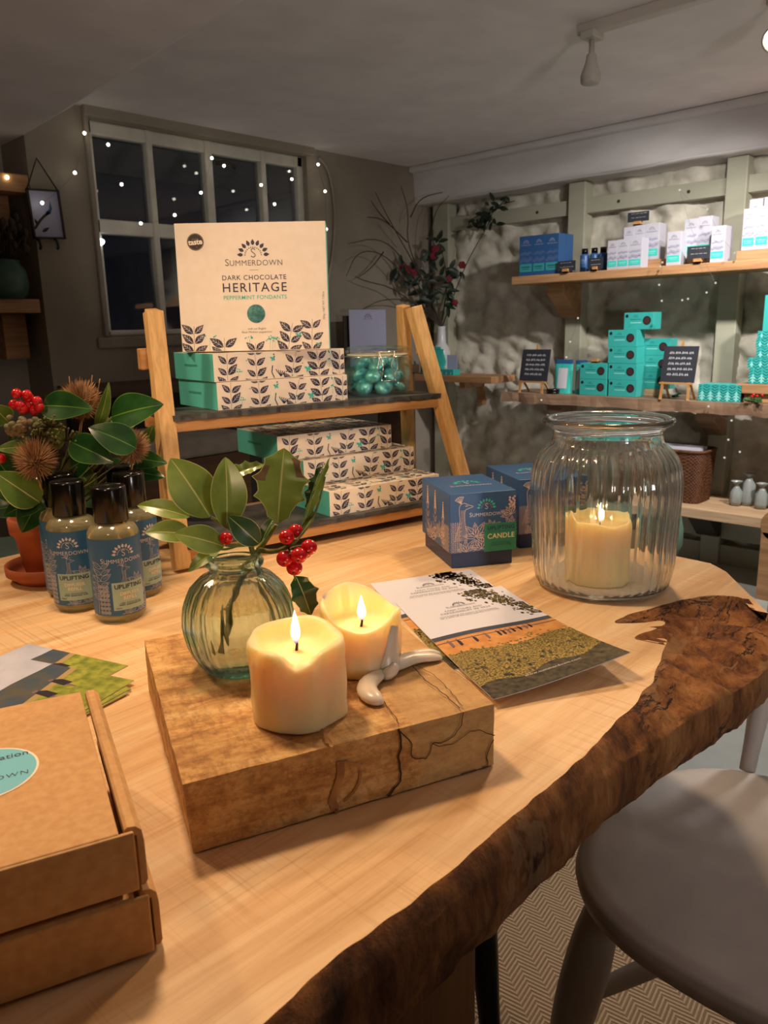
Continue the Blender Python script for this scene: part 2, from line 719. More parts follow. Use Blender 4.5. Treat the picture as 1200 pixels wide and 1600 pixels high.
def post(xa, xb, y, z1=None):
    global tn
    ya, yb = PW(xa, y).y, PW(xb, y).y
    gg = Geo().box(XP, XP + 0.075, min(ya, yb), max(ya, yb), 0, bb)
    struct(gg, 'trim_%d' % tn, M_sage, bevel=0.004)
    tn += 1
    return min(ya, yb), max(ya, yb)


p1 = post(888, 914, 310)
p2 = post(1135, 1168, 270)
pc = post(676, 700, 345)
p3 = (p2[0] - 0.80, p2[0] - 0.67)
gg = Geo().box(XP, XP + 0.075, p3[0], p3[1], 0, bb)
struct(gg, 'trim_%d' % tn, M_sage, bevel=0.004); tn += 1
rz1, rz0 = PW(1000, 296).z, PW(1000, 321.5).z
for a, b in ((p1[1], pc[0]), (p2[1], p1[0]), (p3[1], p2[0])):
    gg = Geo().box(XP + 0.02, XP + 0.07, a, b, rz0, rz1)
    for k in range(2):
        gg.tube([(XP + 0.016, a + (b - a) * (0.25 + 0.5 * k), (rz0 + rz1) / 2), (XP + 0.021, a + (b - a) * (0.25 + 0.5 * k), (rz0 + rz1) / 2)], 0.008, 8, 1)
    struct(gg, 'trim_%d' % tn, [M_sage, M_dark], bevel=0.003); tn += 1
# plinth and low boarding under the bench
g = Geo().box(XP + 0.02, XP + 0.06, -2.2, YB, 0.0, 0.09).box(XP + 0.02, XP + 0.05, -2.2, YB, 0.12, 0.21)
struct(g, 'baseboard_right', M_sage)
# ================================================================== live-edge table
M_top = mat('maple slab', C(226, 190, 144), 0.45)
nt, b = nodes(M_top)
v = coords(nt, (0.35, 4.0, 1.0))
n1 = N(nt, 'ShaderNodeTexNoise', Scale=9, Detail=7, Roughness=0.62, Distortion=0.8)
nt.links.new(v, n1.inputs['Vector'])
r1 = ramp(nt, n1.outputs['Fac'], [(0.28, C(206, 158, 106)), (0.50, C(230, 190, 140)), (0.7, C(240, 212, 170))])
w1 = N(nt, 'ShaderNodeTexNoise', Scale=1.0, Detail=3, Roughness=0.6, Distortion=0.15)
nt.links.new(coords(nt, (300, 6, 1), (0, 0, 0.04)), w1.inputs['Vector'])
w2 = N(nt, 'ShaderNodeTexNoise', Scale=1.0, Detail=3, Roughness=0.6, Distortion=0.15)
nt.links.new(coords(nt, (5, 320, 1), (0, 0, -0.03)), w2.inputs['Vector'])
n2 = N(nt, 'ShaderNodeTexNoise', Scale=9, Detail=3)
nt.links.new(coords(nt, (1, 1, 1)), n2.inputs['Vector'])
msk = ramp(nt, n2.outputs['Fac'], [(0.42, (0, 0, 0, 1)), (0.66, (1, 1, 1, 1))])
l1 = ramp(nt, w1.outputs['Fac'], [(0.36, (0.84, 0.78, 0.70, 1)), (0.47, (1, 1, 1, 1))])
l2 = ramp(nt, w2.outputs['Fac'], [(0.36, (0.82, 0.75, 0.66, 1)), (0.46, (1, 1, 1, 1))])
c1 = mix(nt, msk.outputs[0], (1, 1, 1, 1), l1.outputs[0])
n4 = N(nt, 'ShaderNodeTexNoise', Scale=6, Detail=3)
nt.links.new(coords(nt, (1, 1, 1), (0, 0, 1.0)), n4.inputs['Vector'])
msk2 = ramp(nt, n4.outputs['Fac'], [(0.40, (0, 0, 0, 1)), (0.62, (0.9, 0.9, 0.9, 1))])
c2 = mix(nt, msk2.outputs[0], (1, 1, 1, 1), l2.outputs[0])
c3 = mix(nt, 1.0, r1.outputs[0], c1, 'MULTIPLY')
c4 = mix(nt, 1.0, c3, c2, 'MULTIPLY')
nt.links.new(c4, b.inputs['Base Color'])
bump(nt, b, n1.outputs['Fac'], 0.12, 0.002)

M_bark = mat('live edge', C(120, 70, 36), 0.75)
nt, b = nodes(M_bark)
n1 = N(nt, 'ShaderNodeTexNoise', Scale=22, Detail=10, Roughness=0.75, Distortion=0.2)
nt.links.new(coords(nt, (1, 1, 0.30)), n1.inputs['Vector'])
r1 = ramp(nt, n1.outputs['Fac'], [(0.34, C(62, 34, 16)), (0.46, C(126, 76, 38)), (0.56, C(170, 110, 58)), (0.70, C(208, 150, 92))])
n2 = N(nt, 'ShaderNodeTexNoise', Scale=5.2, Detail=6, Roughness=0.65, Distortion=1.0)
nt.links.new(coords(nt, (1, 1.6, 1.0), (0.3, 0.5, 0.2)), n2.inputs['Vector'])
m2 = ramp(nt, n2.outputs['Fac'], [(0.535, (0, 0, 0, 1)), (0.55, (1, 1, 1, 1))])
pale = mix(nt, 0.6, C(196, 152, 104), r1.outputs[0])
c1 = mix(nt, m2.outputs[0], r1.outputs[0], pale)
n3 = N(nt, 'ShaderNodeTexNoise', Scale=9, Detail=9, Roughness=0.68, Distortion=0.6)
nt.links.new(coords(nt, (0.8, 2.4, 1.2), (0, 0, 0.45)), n3.inputs['Vector'])
m3_ = ramp(nt, n3.outputs['Fac'], [(0.478, (0, 0, 0, 1)), (0.492, (1, 1, 1, 1)), (0.506, (1, 1, 1, 1)), (0.52, (0, 0, 0, 1))])
n5 = N(nt, 'ShaderNodeTexNoise', Scale=7, Detail=2)
nt.links.new(coords(nt, (1, 1, 1), (0, 0.4, 0)), n5.inputs['Vector'])
m5 = ramp(nt, n5.outputs['Fac'], [(0.42, (0, 0, 0, 1)), (0.50, (1, 1, 1, 1))])
ck0 = mix(nt, 1.0, m3_.outputs[0], m5.outputs[0], 'MULTIPLY')
sxk = N(nt, 'ShaderNodeSeparateXYZ')
nt.links.new(coords(nt), sxk.inputs[0])
mk_ = ramp(nt, sxk.outputs[0], [(0.10, (0.08, 0.08, 0.08, 1)), (0.24, (1, 1, 1, 1))])
ck_ = mix(nt, 1.0, ck0, mk_.outputs[0], 'MULTIPLY')
c2 = mix(nt, ck_, c1, C(28, 15, 9))
nt.links.new(c2, b.inputs['Base Color'])
b.inputs['Roughness'].default_value = 0.9
bump(nt, b, n1.outputs['Fac'], 1.0, 0.012)

TH = 0.067
table = thing('live_edge_table', 'thick pale wooden table with a dark live edge of bark', 'table', (0.4, 0.6, 0))
TO = V((0.4, 0.6, 0))
# arris of the sawn top along the bark, from the far right corner round to the near left
arr = [(0.916, 0.281), (0.915, 0.300), (0.955, 0.330), (0.930, 0.362), (0.880, 0.380), (0.815, 0.398), (0.770, 0.402), (0.790, 0.378), (0.822, 0.360), (0.800, 0.352), (0.752, 0.366), (0.745, 0.352), (0.775, 0.335), (0.735, 0.322), (0.692, 0.308),
       (0.648, 0.295), (0.567, 0.287), (0.494, 0.278), (0.46, 0.276), (0.402, 0.276), (0.325, 0.270), (0.271, 0.272), (0.232, 0.273), (0.184, 0.267),
       (0.05, 0.272), (-0.15, 0.28), (-0.4, 0.272), (-0.75, 0.285)]
crest = [(0.93, 0.272), (0.92, 0.267), (0.91, 0.261), (0.895, 0.256), (0.88, 0.252), (0.86, 0.247), (0.84, 0.245), (0.825, 0.245), (0.81, 0.245), (0.795, 0.245), (0.78, 0.246), (0.765, 0.247), (0.75, 0.248), (0.735, 0.249), (0.69, 0.253),
         (0.645, 0.258), (0.563, 0.266), (0.491, 0.267), (0.457, 0.265), (0.40, 0.265), (0.324, 0.260), (0.27, 0.262), (0.231, 0.263), (0.184, 0.257),
         (0.05, 0.262), (-0.15, 0.27), (-0.4, 0.262), (-0.75, 0.275)]
cz = [0.004, 0.008, 0.012, 0.015, 0.018, 0.02, 0.021, 0.022, 0.022, 0.023, 0.023, 0.023, 0.022, 0.022, 0.02, 0.02, 0.02, 0.018, 0.018, 0.016] + [0.014] * 8
far_edge = [(-0.75, 1.24), (-0.2, 1.215), (0.30, 1.235), (0.419, 1.231), (0.60, 1.24), (0.85, 1.25), (1.04, 1.22), (1.085, 1.0), (1.09, 0.75), (1.082, 0.55), (1.07, 0.472), (1.066, 0.408), (1.042, 0.377)]
tp = [(x - TO.x, y - TO.y) for x, y in arr + far_edge]


def dense(pts, n):
    out = []
    for i in range(len(pts) - 1):
        for k in range(n):
            t = k / n
            out.append(tuple(a * (1 - t) + c * t for a, c in zip(pts[i], pts[i + 1])))
    out.append(tuple(pts[-1]))
    return out


def smooth(pts, it=2):
    for _ in range(it):
        q = [pts[0]]
        for a, c in zip(pts[:-1], pts[1:]):
            q.append(tuple(0.75 * x + 0.25 * y for x, y in zip(a, c)))
            q.append(tuple(0.25 * x + 0.75 * y for x, y in zip(a, c)))
        q.append(pts[-1])
        pts = q
    return pts


arrd = dense(smooth(arr), 3)
crd = dense(smooth([(x, y, z) for (x, y), z in zip(crest, cz)]), 3)
arrd = [(x + 0.003 * NZ.noise(V((x * 40, y * 40, 1))), y + 0.003 * NZ.noise(V((x * 40, y * 40, 7)))) for x, y in arrd]
g = Geo()
poly = [(x - TO.x, y - TO.y, TZ) for x, y in arrd] + [(x - TO.x, y - TO.y, TZ) for x, y in far_edge]
nA = len(arrd)
low = [(p[0], p[1], TZ - TH) for p in poly[nA - 1:]] + [(poly[0][0], poly[0][1], TZ - TH)]
g.add(poly, [tuple(range(len(poly)))])
hi = poly[nA - 1:] + [poly[0]]
g.add(hi + low, [(i, i + 1, len(hi) + i + 1, len(hi) + i) for i in range(len(hi) - 1)])
g.add([(p[0], p[1], TZ - TH) for p in poly[::-1]], [tuple(range(len(poly)))])
g.build('tabletop', M_top, table)
g = Geo()
NR = 16


def barkpt(u, v):
    i = min(int(u * (nA - 1) + 1e-6), nA - 1)
    ax, ay = arrd[i]
    cx, cy, dz = crd[i]
    if v < 0.5:
        t = v / 0.5
        x, y = ax + (cx - ax) * t, ay + (cy - ay) * t
        z = -dz * (t ** 1.5)
        w = math.hypot(cx - ax, cy - ay)
        rel = min(1, w / 0.05) * min(1, t * 4)
        z += rel * (0.010 * NZ.fractal(V((x * 26, y * 34, 2)), 0.8, 2.1, 5) - 0.002)
    else:
        t = (v - 0.5) / 0.5
        x, y = cx, cy
        z = -dz + (-TH + dz - 0.001) * t
        bulge = 0.004 * math.sin(PI * t) - 0.004 * t
        y -= bulge
        y += (0.005 * NZ.fractal(V((x * 22, 3, z * 26)), 0.9, 2.0, 4)) * min(1, t * 3)
    return (x - TO.x, y - TO.y, TZ + z)


g.grid(barkpt, nA - 1, NR, 0, True)
g.build('bark_edge', M_bark, table)
# legs: plank trestles
M_plank = wood('trestle plank', C(150, 108, 70), C(110, 74, 44), 2, 12)
pl = onp(745, 1540, (0, 0.36, 0), (0, 1, 0)).x
for x0, x1 in ((pl - 0.30, pl), (-0.62, -0.32)):
    g = Geo().box(x0 - TO.x, x1 - TO.x, 0.36 - TO.y, 0.41 - TO.y, 0.0085, TZ - TH)
    g.build('leg', M_plank, table, bevel=0.004)
for x0, x1 in ((0.60, 0.90), (-0.62, -0.32)):
    g = Geo().box(x0 - TO.x, x1 - TO.x, 1.06 - TO.y, 1.11 - TO.y, 0.0085, TZ - TH)
    g.build('leg', M_plank, table, bevel=0.004)

# ================================================================== spalted wooden block
BH = 0.052
BZ = TZ + BH
A = onz(225, 1000, BZ); B = onz(285, 1226, BZ); D = onz(772, 1100, BZ)
E_ = A + D - B
E_.z = BZ
M_block = mat('spalted beech', C(190, 138, 80), 0.6)
nt, b = nodes(M_block)
n1 = N(nt, 'ShaderNodeTexNoise', Scale=34, Detail=10, Roughness=0.78)
nt.links.new(coords(nt, (0.5, 1.4, 1.4)), n1.inputs['Vector'])
r1 = ramp(nt, n1.outputs['Fac'], [(0.36, C(168, 112, 56)), (0.50, C(222, 168, 98)), (0.64, C(248, 208, 142))])
n2 = N(nt, 'ShaderNodeTexNoise', Scale=11, Detail=5, Distortion=1.0)
nt.links.new(coords(nt, (1, 1, 1)), n2.inputs['Vector'])
r2 = ramp(nt, n2.outputs['Fac'], [(0.34, (0.74, 0.66, 0.56, 1)), (0.56, (1, 1, 1, 1))])
c1 = mix(nt, 0.5, r1.outputs[0], r2.outputs[0], 'MULTIPLY')
n3 = N(nt, 'ShaderNodeTexNoise', Scale=150, Detail=5, Roughness=0.7)
nt.links.new(coords(nt, (1.0, 0.35, 1)), n3.inputs['Vector'])
r3 = ramp(nt, n3.outputs['Fac'], [(0.40, (0.60, 0.50, 0.40, 1)), (0.52, (1, 1, 1, 1))])
c2 = mix(nt, 0.6, c1, r3.outputs[0], 'MULTIPLY')
# paler wood beyond the black line
sxb = N(nt, 'ShaderNodeSeparateXYZ')
nt.links.new(coords(nt), sxb.inputs[0])
nwb = N(nt, 'ShaderNodeTexNoise', Scale=14, Detail=3)
nt.links.new(coords(nt), nwb.inputs['Vector'])
adb = N(nt, 'ShaderNodeMath', operation='MULTIPLY_ADD')
nt.links.new(nwb.outputs['Fac'], adb.inputs[0])
adb.inputs[1].default_value = 0.02
nt.links.new(sxb.outputs[0], adb.inputs[2])
zr = ramp(nt, adb.outputs[0], [(0.176, (0, 0, 0, 1)), (0.180, (1, 1, 1, 1))])
c3 = mix(nt, zr.outputs[0], c2, mix(nt, 0.6, c2, C(206, 164, 108)))
nt.links.new(c3, b.inputs['Base Color'])
bump(nt, b, n1.outputs['Fac'], 0.7, 0.004)
M_zone = mat('black spalting', C(44, 26, 16), 0.8)
M_stain = mottled('brown stain', C(146, 94, 48), C(190, 136, 76), 60, 0.7, 0, 0)
FT = frame(V((B.x, B.y, TZ + 0.0014)), D - B)
FI = FT.inverted()
cs = [FI @ p for p in (A, B, D, E_)]
g = Geo()


def quadgrid(a, b_, c_, d_, nu, nv, jit):
    def fn(u, v):
        p = (a * (1 - u) + b_ * u) * (1 - v) + (d_ * (1 - u) + c_ * u) * v
        q = p * 60
        e = 1 if (0.001 < u < 0.999 and 0.001 < v < 0.999) else 0.6
        return p + V((NZ.noise(q), NZ.noise(q + V((9, 3, 1))), NZ.noise(q + V((2, 8, 5))))) * jit * e
    g.grid(fn, nu, nv, 0, False)


a, b_, c_, d_ = cs
lo = [V((p.x * 1.0, p.y, 0)) for p in cs]
lo[1].x += 0.003
quadgrid(b_, c_, d_, a, 24, 24, 0.0007)
quadgrid(lo[1], lo[2], c_, b_, 24, 8, 0.0010)
quadgrid(lo[2], lo[3], d_, c_, 24, 8, 0.0010)
quadgrid(lo[3], lo[0], a, d_, 24, 8, 0.0010)
quadgrid(lo[0], lo[1], b_, a, 24, 8, 0.0010)
g.add([p for p in lo[::-1]], [(0, 1, 2, 3)])
pf = B.copy()
nf = (D - B).cross(V((0, 0, 1))).normalized()


def topline(pts, w, m=1):
    q = [FI @ onz(x, y, BZ) for x, y in pts]
    q = smooth([(p.x, p.y) for p in q], 1)
    q = [(x + 0.0012 * NZ.noise(V((x * 150, y * 150, 3))), y + 0.0012 * NZ.noise(V((x * 150, y * 150, 8)))) for x, y in dense(q, 5)]
    s = stroke(q, w * 0.62)
    g.flat([(s[0], s[1], m, 0)], lambda x, y, l: (x, y, BH + 0.0011))


def frontline(pts, w, m=1):
    q = [FI @ onp(x, y, pf, nf) for x, y in pts]
    q = smooth([(p.x, p.z) for p in q], 1)
    q = [(x + 0.0012 * NZ.noise(V((x * 150, y * 150, 3))), y + 0.0012 * NZ.noise(V((x * 150, y * 150, 8)))) for x, y in dense(q, 5)]
    q = [(x, max(0.001, min(BH - 0.0005, y))) for x, y in q]
    s = stroke(q, w * 0.62)
    yb = min(cs[1].y, 0) - 0.0016
    g.flat([(s[0], s[1], m, 0)], lambda x, y, l: (x, yb, y))


topline([(690, 1035), (730, 1065), (771, 1097)], 0.0009)
topline([(645, 1045), (665, 1068), (690, 1085), (718, 1112)], 0.0014)
topline([(650, 1044), (678, 1058), (700, 1080), (722, 1108)], 0.0009)
topline([(592, 1090), (608, 1112), (624, 1136)], 0.0011)
topline([(500, 1140), (512, 1158), (520, 1172)], 0.003, 2)
frontline([(622, 1138), (626, 1160), (620, 1190), (628, 1212), (610, 1235), (604, 1255)], 0.0022)
frontline([(624, 1142), (642, 1156), (640, 1178), (650, 1185), (668, 1182), (672, 1158), (692, 1160), (716, 1140), (722, 1112)], 0.0012)
frontline([(672, 1160), (690, 1166), (712, 1158), (740, 1136), (772, 1148)], 0.0009)
frontline([(770, 1155), (758, 1178), (762, 1196), (752, 1210)], 0.0014)
frontline([(718, 1222), (730, 1214), (742, 1216)], 0.0012)
frontline([(532, 1188), (530, 1220), (518, 1240), (524, 1276)], 0.009, 2)
frontline([(540, 1186), (566, 1202), (556, 1232), (536, 1250)], 0.0026, 2)
block = g.build('wooden_block', [M_block, M_zone, M_stain], None, FT)
tag(block, 'rough wooden block with black spalting lines under the candles and vase', 'wooden block')

# ================================================================== candles on the block
M_wax = mat('cream wax', C(255, 219, 166), 0.42)
b = M_wax.node_tree.nodes['Principled BSDF']
b.inputs['Subsurface Weight'].default_value = 1.0
b.inputs['Subsurface Radius'].default_value = (1.0, 0.72, 0.46)
b.inputs['Subsurface Scale'].default_value = 0.020
M_wax2 = mat('pooled white wax', C(226, 214, 196), 0.3)
b = M_wax2.node_tree.nodes['Principled BSDF']
b.inputs['Subsurface Weight'].default_value = 0.6
b.inputs['Subsurface Radius'].default_value = (1.0, 0.6, 0.35)
b.inputs['Subsurface Scale'].default_value = 0.006
M_wick = mat('charred wick', C(40, 26, 30), 0.9)
M_flame = bpy.data.materials.new('candle flame')
M_flame.use_nodes = True
nt = M_flame.node_tree
nt.nodes.clear()
tc = N(nt, 'ShaderNodeTexCoord')
sx = N(nt, 'ShaderNodeSeparateXYZ')
nt.links.new(tc.outputs['Generated'], sx.inputs[0])
rr = ramp(nt, sx.outputs[2], [(0.0, (0.10, 0.12, 0.5, 1)), (0.22, (0.9, 0.5, 0.25, 1)), (0.4, (1.0, 0.80, 0.45, 1)), (1.0, (1.0, 0.86, 0.55, 1))])
st = ramp(nt, sx.outputs[2], [(0.0, (0.05, 0.05, 0.05, 1)), (0.3, (0.6, 0.6, 0.6, 1)), (0.5, (1, 1, 1, 1))])
mu = N(nt, 'ShaderNodeMath', operation='MULTIPLY')
nt.links.new(st.outputs[0], mu.inputs[0])
mu.inputs[1].default_value = 7.0
em = N(nt, 'ShaderNodeEmission')
nt.links.new(rr.outputs[0], em.inputs[0])
nt.links.new(mu.outputs[0], em.inputs[1])
ou = N(nt, 'ShaderNodeOutputMaterial')
nt.links.new(em.outputs[0], ou.inputs[0])


def flame(parent, c, h, r, power):
    prof = [(0.0002, 0), (r * 0.55, h * 0.10), (r * 0.92, h * 0.24), (r, h * 0.36), (r * 0.8, h * 0.55), (r * 0.45, h * 0.78), (r * 0.15, h * 0.94), (0.0002, h)]
    g = Geo().lathe(prof, 14, 0, True, MX.Translation(V(c)))
    g.build('flame', M_flame, parent)
    d = bpy.data.lights.new('candle_light', 'POINT')
    d.energy = power
    d.color = (1.0, 0.52, 0.2)
    d.shadow_soft_size = r
    o = bpy.data.objects.new('candle_light', d)
    COL.objects.link(o)
    o.parent = parent
    o.location = V(c) + V((0, 0, h * 0.5))


def bumpf(t, c, w):
    d = (t - c + PI) % (2 * PI) - PI
    return math.exp(-(d / w) ** 2)


def candle_mesh(R, rim, pool, wall, ridges=(), foot=0.0, lump=0.0015, n=96):
    """rim(theta) -> height of the wax wall; pool -> height of the melted floor"""
    g = Geo()
    prof = [(0.02, 0), (0.9, 0.0), (0.985, 0.02), (1.0, 0.06), (1.0, 0.2), (1.0, 0.4), (1.0, 0.6), (1.0, 0.8), (1.0, 0.92), (0.985, 0.985), (0.95, 1.0), (0.9, 0.99), (0.86, 0.9), (0.82, 0.6), (0.78, 0.3), (0.7, 0.08), (0.5, 0.02), (0.2, 0.0), (0.02, 0)]

    def rf(t, r, z, i):
        hh = rim(t)
        outer = i <= 9
        q = V((math.cos(t), math.sin(t), z * 2.0 if outer else 1)) * 1.6
        k = 1 + lump / R * (1.2 * NZ.fractal(q, 1, 2, 3)) if i > 0 else 1
        if outer:
            for (c_, w_, h_, sl) in ridges:
                k += h_ / R * bumpf(t, c_ + sl * z + 0.08 * math.sin(z * 7), w_) * min(1, i / 3)
        if outer:
            return R * r * k * (1 + foot * max(0, 0.4 - z)), hh * z
        w = (r - 1) / (0.85 - 1)
        rr_ = R * (1 - (1 - r) * wall / 0.15) * k if r > 0.55 else R * r
        return rr_, pool + (hh - pool) * z
    g.lathe(prof, n, 0, True, None, rf)
    return g


def ang_of(base, px, py, z):                 # azimuth of a rim point seen in the photograph
    p = onz(px, py, z) - base
    return math.atan2(p.y, p.x)


cb = onz(468, 1113, BZ)
toc = math.atan2(CAM.y - cb.y, CAM.x - cb.x)      # azimuth towards the viewer
cf = thing('pillar_candle', 'short cream lit pillar candle at the front of the wooden block', 'candle', cb)


rimF = lambda t: 0.0595 + 0.005 * bumpf(t, toc + PI, 1.4) - 0.010 * bumpf(t, toc - 0.05, 0.26) - 0.004 * bumpf(t, toc + 0.30, 0.16) + 0.001 * math.sin(4 * t)
g = candle_mesh(0.0345, rimF, 0.0495, 0.20, ridges=((toc + 0.2, 0.22, 0.0022, 0.25), (toc + 0.62, 0.12, -0.0010, -0.1), (toc - 0.55, 0.35, 0.0016, 0.1), (toc + 1.2, 0.25, 0.0014, 0.0)), lump=0.0022)
g.build('wax_body', M_wax, cf, sub=1)
Geo().tube([(0, 0, 0.048), (0.001, 0.0, 0.054), (0.0005, 0.001, 0.060)], [0.0011, 0.0010, 0.0007], 8).build('wick', M_wick, cf)
flame(cf, (0.0005, 0.0005, 0.054), 0.026, 0.0036, 0.32)

cb2 = onz(566, 1038, BZ)
toc2 = math.atan2(CAM.y - cb2.y, CAM.x - cb2.x)
ck = thing('pillar_candle', 'lopsided lit candle with wax spilled down its side, behind the front candle', 'candle', cb2)
rimB = lambda t: 0.046 + 0.018 * bumpf(t, toc2 + PI + 0.4, 1.0) + 0.008 * bumpf(t, toc2 - 1.5, 0.55) - 0.006 * bumpf(t, toc2, 0.6) + 0.007 * bumpf(t, toc2 + 1.2, 0.45)
g = candle_mesh(0.033, rimB, 0.034, 0.12, lump=0.0025)
g.build('wax_body', M_wax, ck, sub=1)
Geo().tube([(0, 0, 0.033), (0.0015, 0.0, 0.039), (0.003, 0.002, 0.043)], [0.0011, 0.0010, 0.0007], 8).build('wick', M_wick, ck)
flame(ck, (0.002, 0.001, 0.038), 0.023, 0.0038, 0.32)
# spilled wax: a sheet down the side and two runny tongues on the block
g = Geo()
loc = lambda x, y, z=BZ: onz(x, y, z) - cb2
def sheet(u, v):
    z = 0.043 - 0.039 * v
    c_ = toc2 + 0.92 - 0.10 * v
    hw_ = 0.34 - 0.10 * math.sin(PI * v) + 0.10 * v
    t_ = c_ + (u * 2 - 1) * hw_
    r = 0.0325 + 0.0042 * math.sin(PI * u) ** 0.7 * (0.45 + 0.75 * v) + 0.0010 * NZ.noise(V((v * 4, u * 3, 1)))
    return (r * math.cos(t_), r * math.sin(t_), z)
g.grid(sheet, 14, 16)
side = [tuple(V(sheet(0.5, 0.8))), tuple((V(sheet(0.5, 1.0)) + loc(606, 1050, BZ + 0.005)) / 2), tuple(loc(598, 1058, BZ + 0.005))]
g.tube(side, [0.006, 0.008, 0.006], 14, 0, True, 0.75)
t1 = [loc(604, 1046, BZ + 0.005), loc(588, 1056, BZ + 0.005), loc(572, 1068, BZ + 0.005), loc(573, 1082, BZ + 0.005), loc(584, 1091, BZ + 0.0045), loc(594, 1095, BZ + 0.004), loc(600, 1097, BZ + 0.002)]
g.tube(t1, [0.005, 0.0072, 0.0085, 0.0088, 0.0085, 0.0065, 0.002], 14, 0, True, 0.62, up=(0, 0, 1))
t2 = [loc(604, 1046, BZ + 0.005), loc(622, 1036, BZ + 0.006), loc(640, 1028, BZ + 0.006), loc(660, 1026, BZ + 0.0055), loc(680, 1026, BZ + 0.004), loc(692, 1028, BZ + 0.002)]
g.tube(t2, [0.005, 0.0095, 0.0085, 0.007, 0.006, 0.002], 14, 0, True, 0.6, up=(0, 0, 1))
t3 = [loc(634, 1026, BZ + 0.007), loc(655, 1019, BZ + 0.006), loc(676, 1018, BZ + 0.004), loc(690, 1022, BZ + 0.002)]
g.tube(t3, [0.004, 0.0055, 0.005, 0.002], 12, 0, True, 0.6, up=(0, 0, 1))
g.build('wax_spill', M_wax2, ck, sub=1)

# ================================================================== ribbed bud vase
M_green = glass('sea green glass', (0.975, 0.998, 0.992, 1), 0.10, 1.45)
_nt = M_green.node_tree
_va = N(_nt, 'ShaderNodeVolumeAbsorption')
_va.inputs['Color'].default_value = (0.25, 0.80, 0.70, 1)
_va.inputs['Density'].default_value = 45.0
_nt.links.new(_va.outputs[0], [n for n in _nt.nodes if n.type == 'OUTPUT_MATERIAL'][0].inputs['Volume'])
M_water = glass('water', (1.0, 1.0, 0.99, 1), 0.10, 1.33)
vb = onz(378, 1040, BZ)
vase = thing('bud_vase', 'round ribbed green glass vase of water on the wooden block', 'vase', vb)


def vr(z):                    # radius of the vase body
    pr = [(0, 0.028), (0.004, 0.033), (0.02, 0.0425), (0.04, 0.0465), (0.055, 0.0455), (0.07, 0.0395), (0.08, 0.030), (0.084, 0.0215), (0.090, 0.0205), (0.096, 0.021)]
    for (z0, r0), (z1, r1) in zip(pr[:-1], pr[1:]):
        if z <= z1:
            t = (z - z0) / (z1 - z0)
            return r0 + (r1 - r0) * t
    return pr[-1][1]


nrib = 24


def ribbed(t, r, z, i):
    w = max(0.0, min(1.0, (z - 0.002) / 0.012)) * max(0.0, min(1.0, (0.083 - z) / 0.008))
    return r * (1 + 0.045 * w * (abs(math.sin(nrib * (t + z * 2.0) / 2)) ** 0.8 - 0.7)), z


zs = [0.0, 0.003, 0.008, 0.015, 0.024, 0.033, 0.042, 0.05, 0.058, 0.065, 0.071, 0.076, 0.08, 0.083, 0.086]
outer = [(0.001, 0.0)] + [(vr(z), z) for z in zs]
rim = [(0.0212, 0.0885), (0.0235, 0.090), (0.0238, 0.093), (0.0222, 0.0945), (0.0215, 0.096), (0.0222, 0.0985), (0.0225, 0.1005), (0.0205, 0.1015), (0.0188, 0.100), (0.0182, 0.094), (0.018, 0.088)]
inner = [(vr(z) - 0.0035, max(z, 0.005)) for z in zs[::-1] if z > 0.003] + [(0.001, 0.006)]
g = Geo().lathe(outer + rim + inner, 168, 0, True, None, ribbed)
g.build('glass_body', M_green, vase)
wz = [0.0058, 0.009, 0.015, 0.024, 0.033, 0.042, 0.05, 0.058, 0.064]
g = Geo().lathe([(0.001, 0.0058)] + [(vr(z) - 0.0032, z) for z in wz] + [(0.001, 0.064)], 64, 0, True)
g.build('water', M_water, vase)

# ================================================================== holly sprigs
def leafmat(name, c1, c2, rough=0.32):
    m = mottled(name, c1, c2, 40, rough, 0.15, 0.001, (1, 1, 1), 5)
    return m


M_hol = leafmat('holly green', C(108, 130, 52), C(138, 156, 72), 0.26)
M_hold = leafmat('dark holly green', C(44, 76, 42), C(60, 94, 52), 0.25)
M_edge = mat('leaf edge', C(190, 186, 110), 0.5)
M_ever = leafmat('evergreen leaf', C(22, 56, 24), C(36, 76, 32), 0.22)
M_everlt = leafmat('bright evergreen leaf', C(72, 106, 38), C(96, 128, 48), 0.28)
M_brownleaf = leafmat('browned holly', C(96, 72, 42), C(120, 94, 54), 0.4)
M_stem = mottled('holly stem', C(120, 130, 60), C(96, 96, 50), 60, 0.6, 0.3, 0.001)
M_berry = mat('red berry', C(200, 24, 30), 0.18)
M_bdark = mat('berry eye', C(70, 26, 20), 0.7)


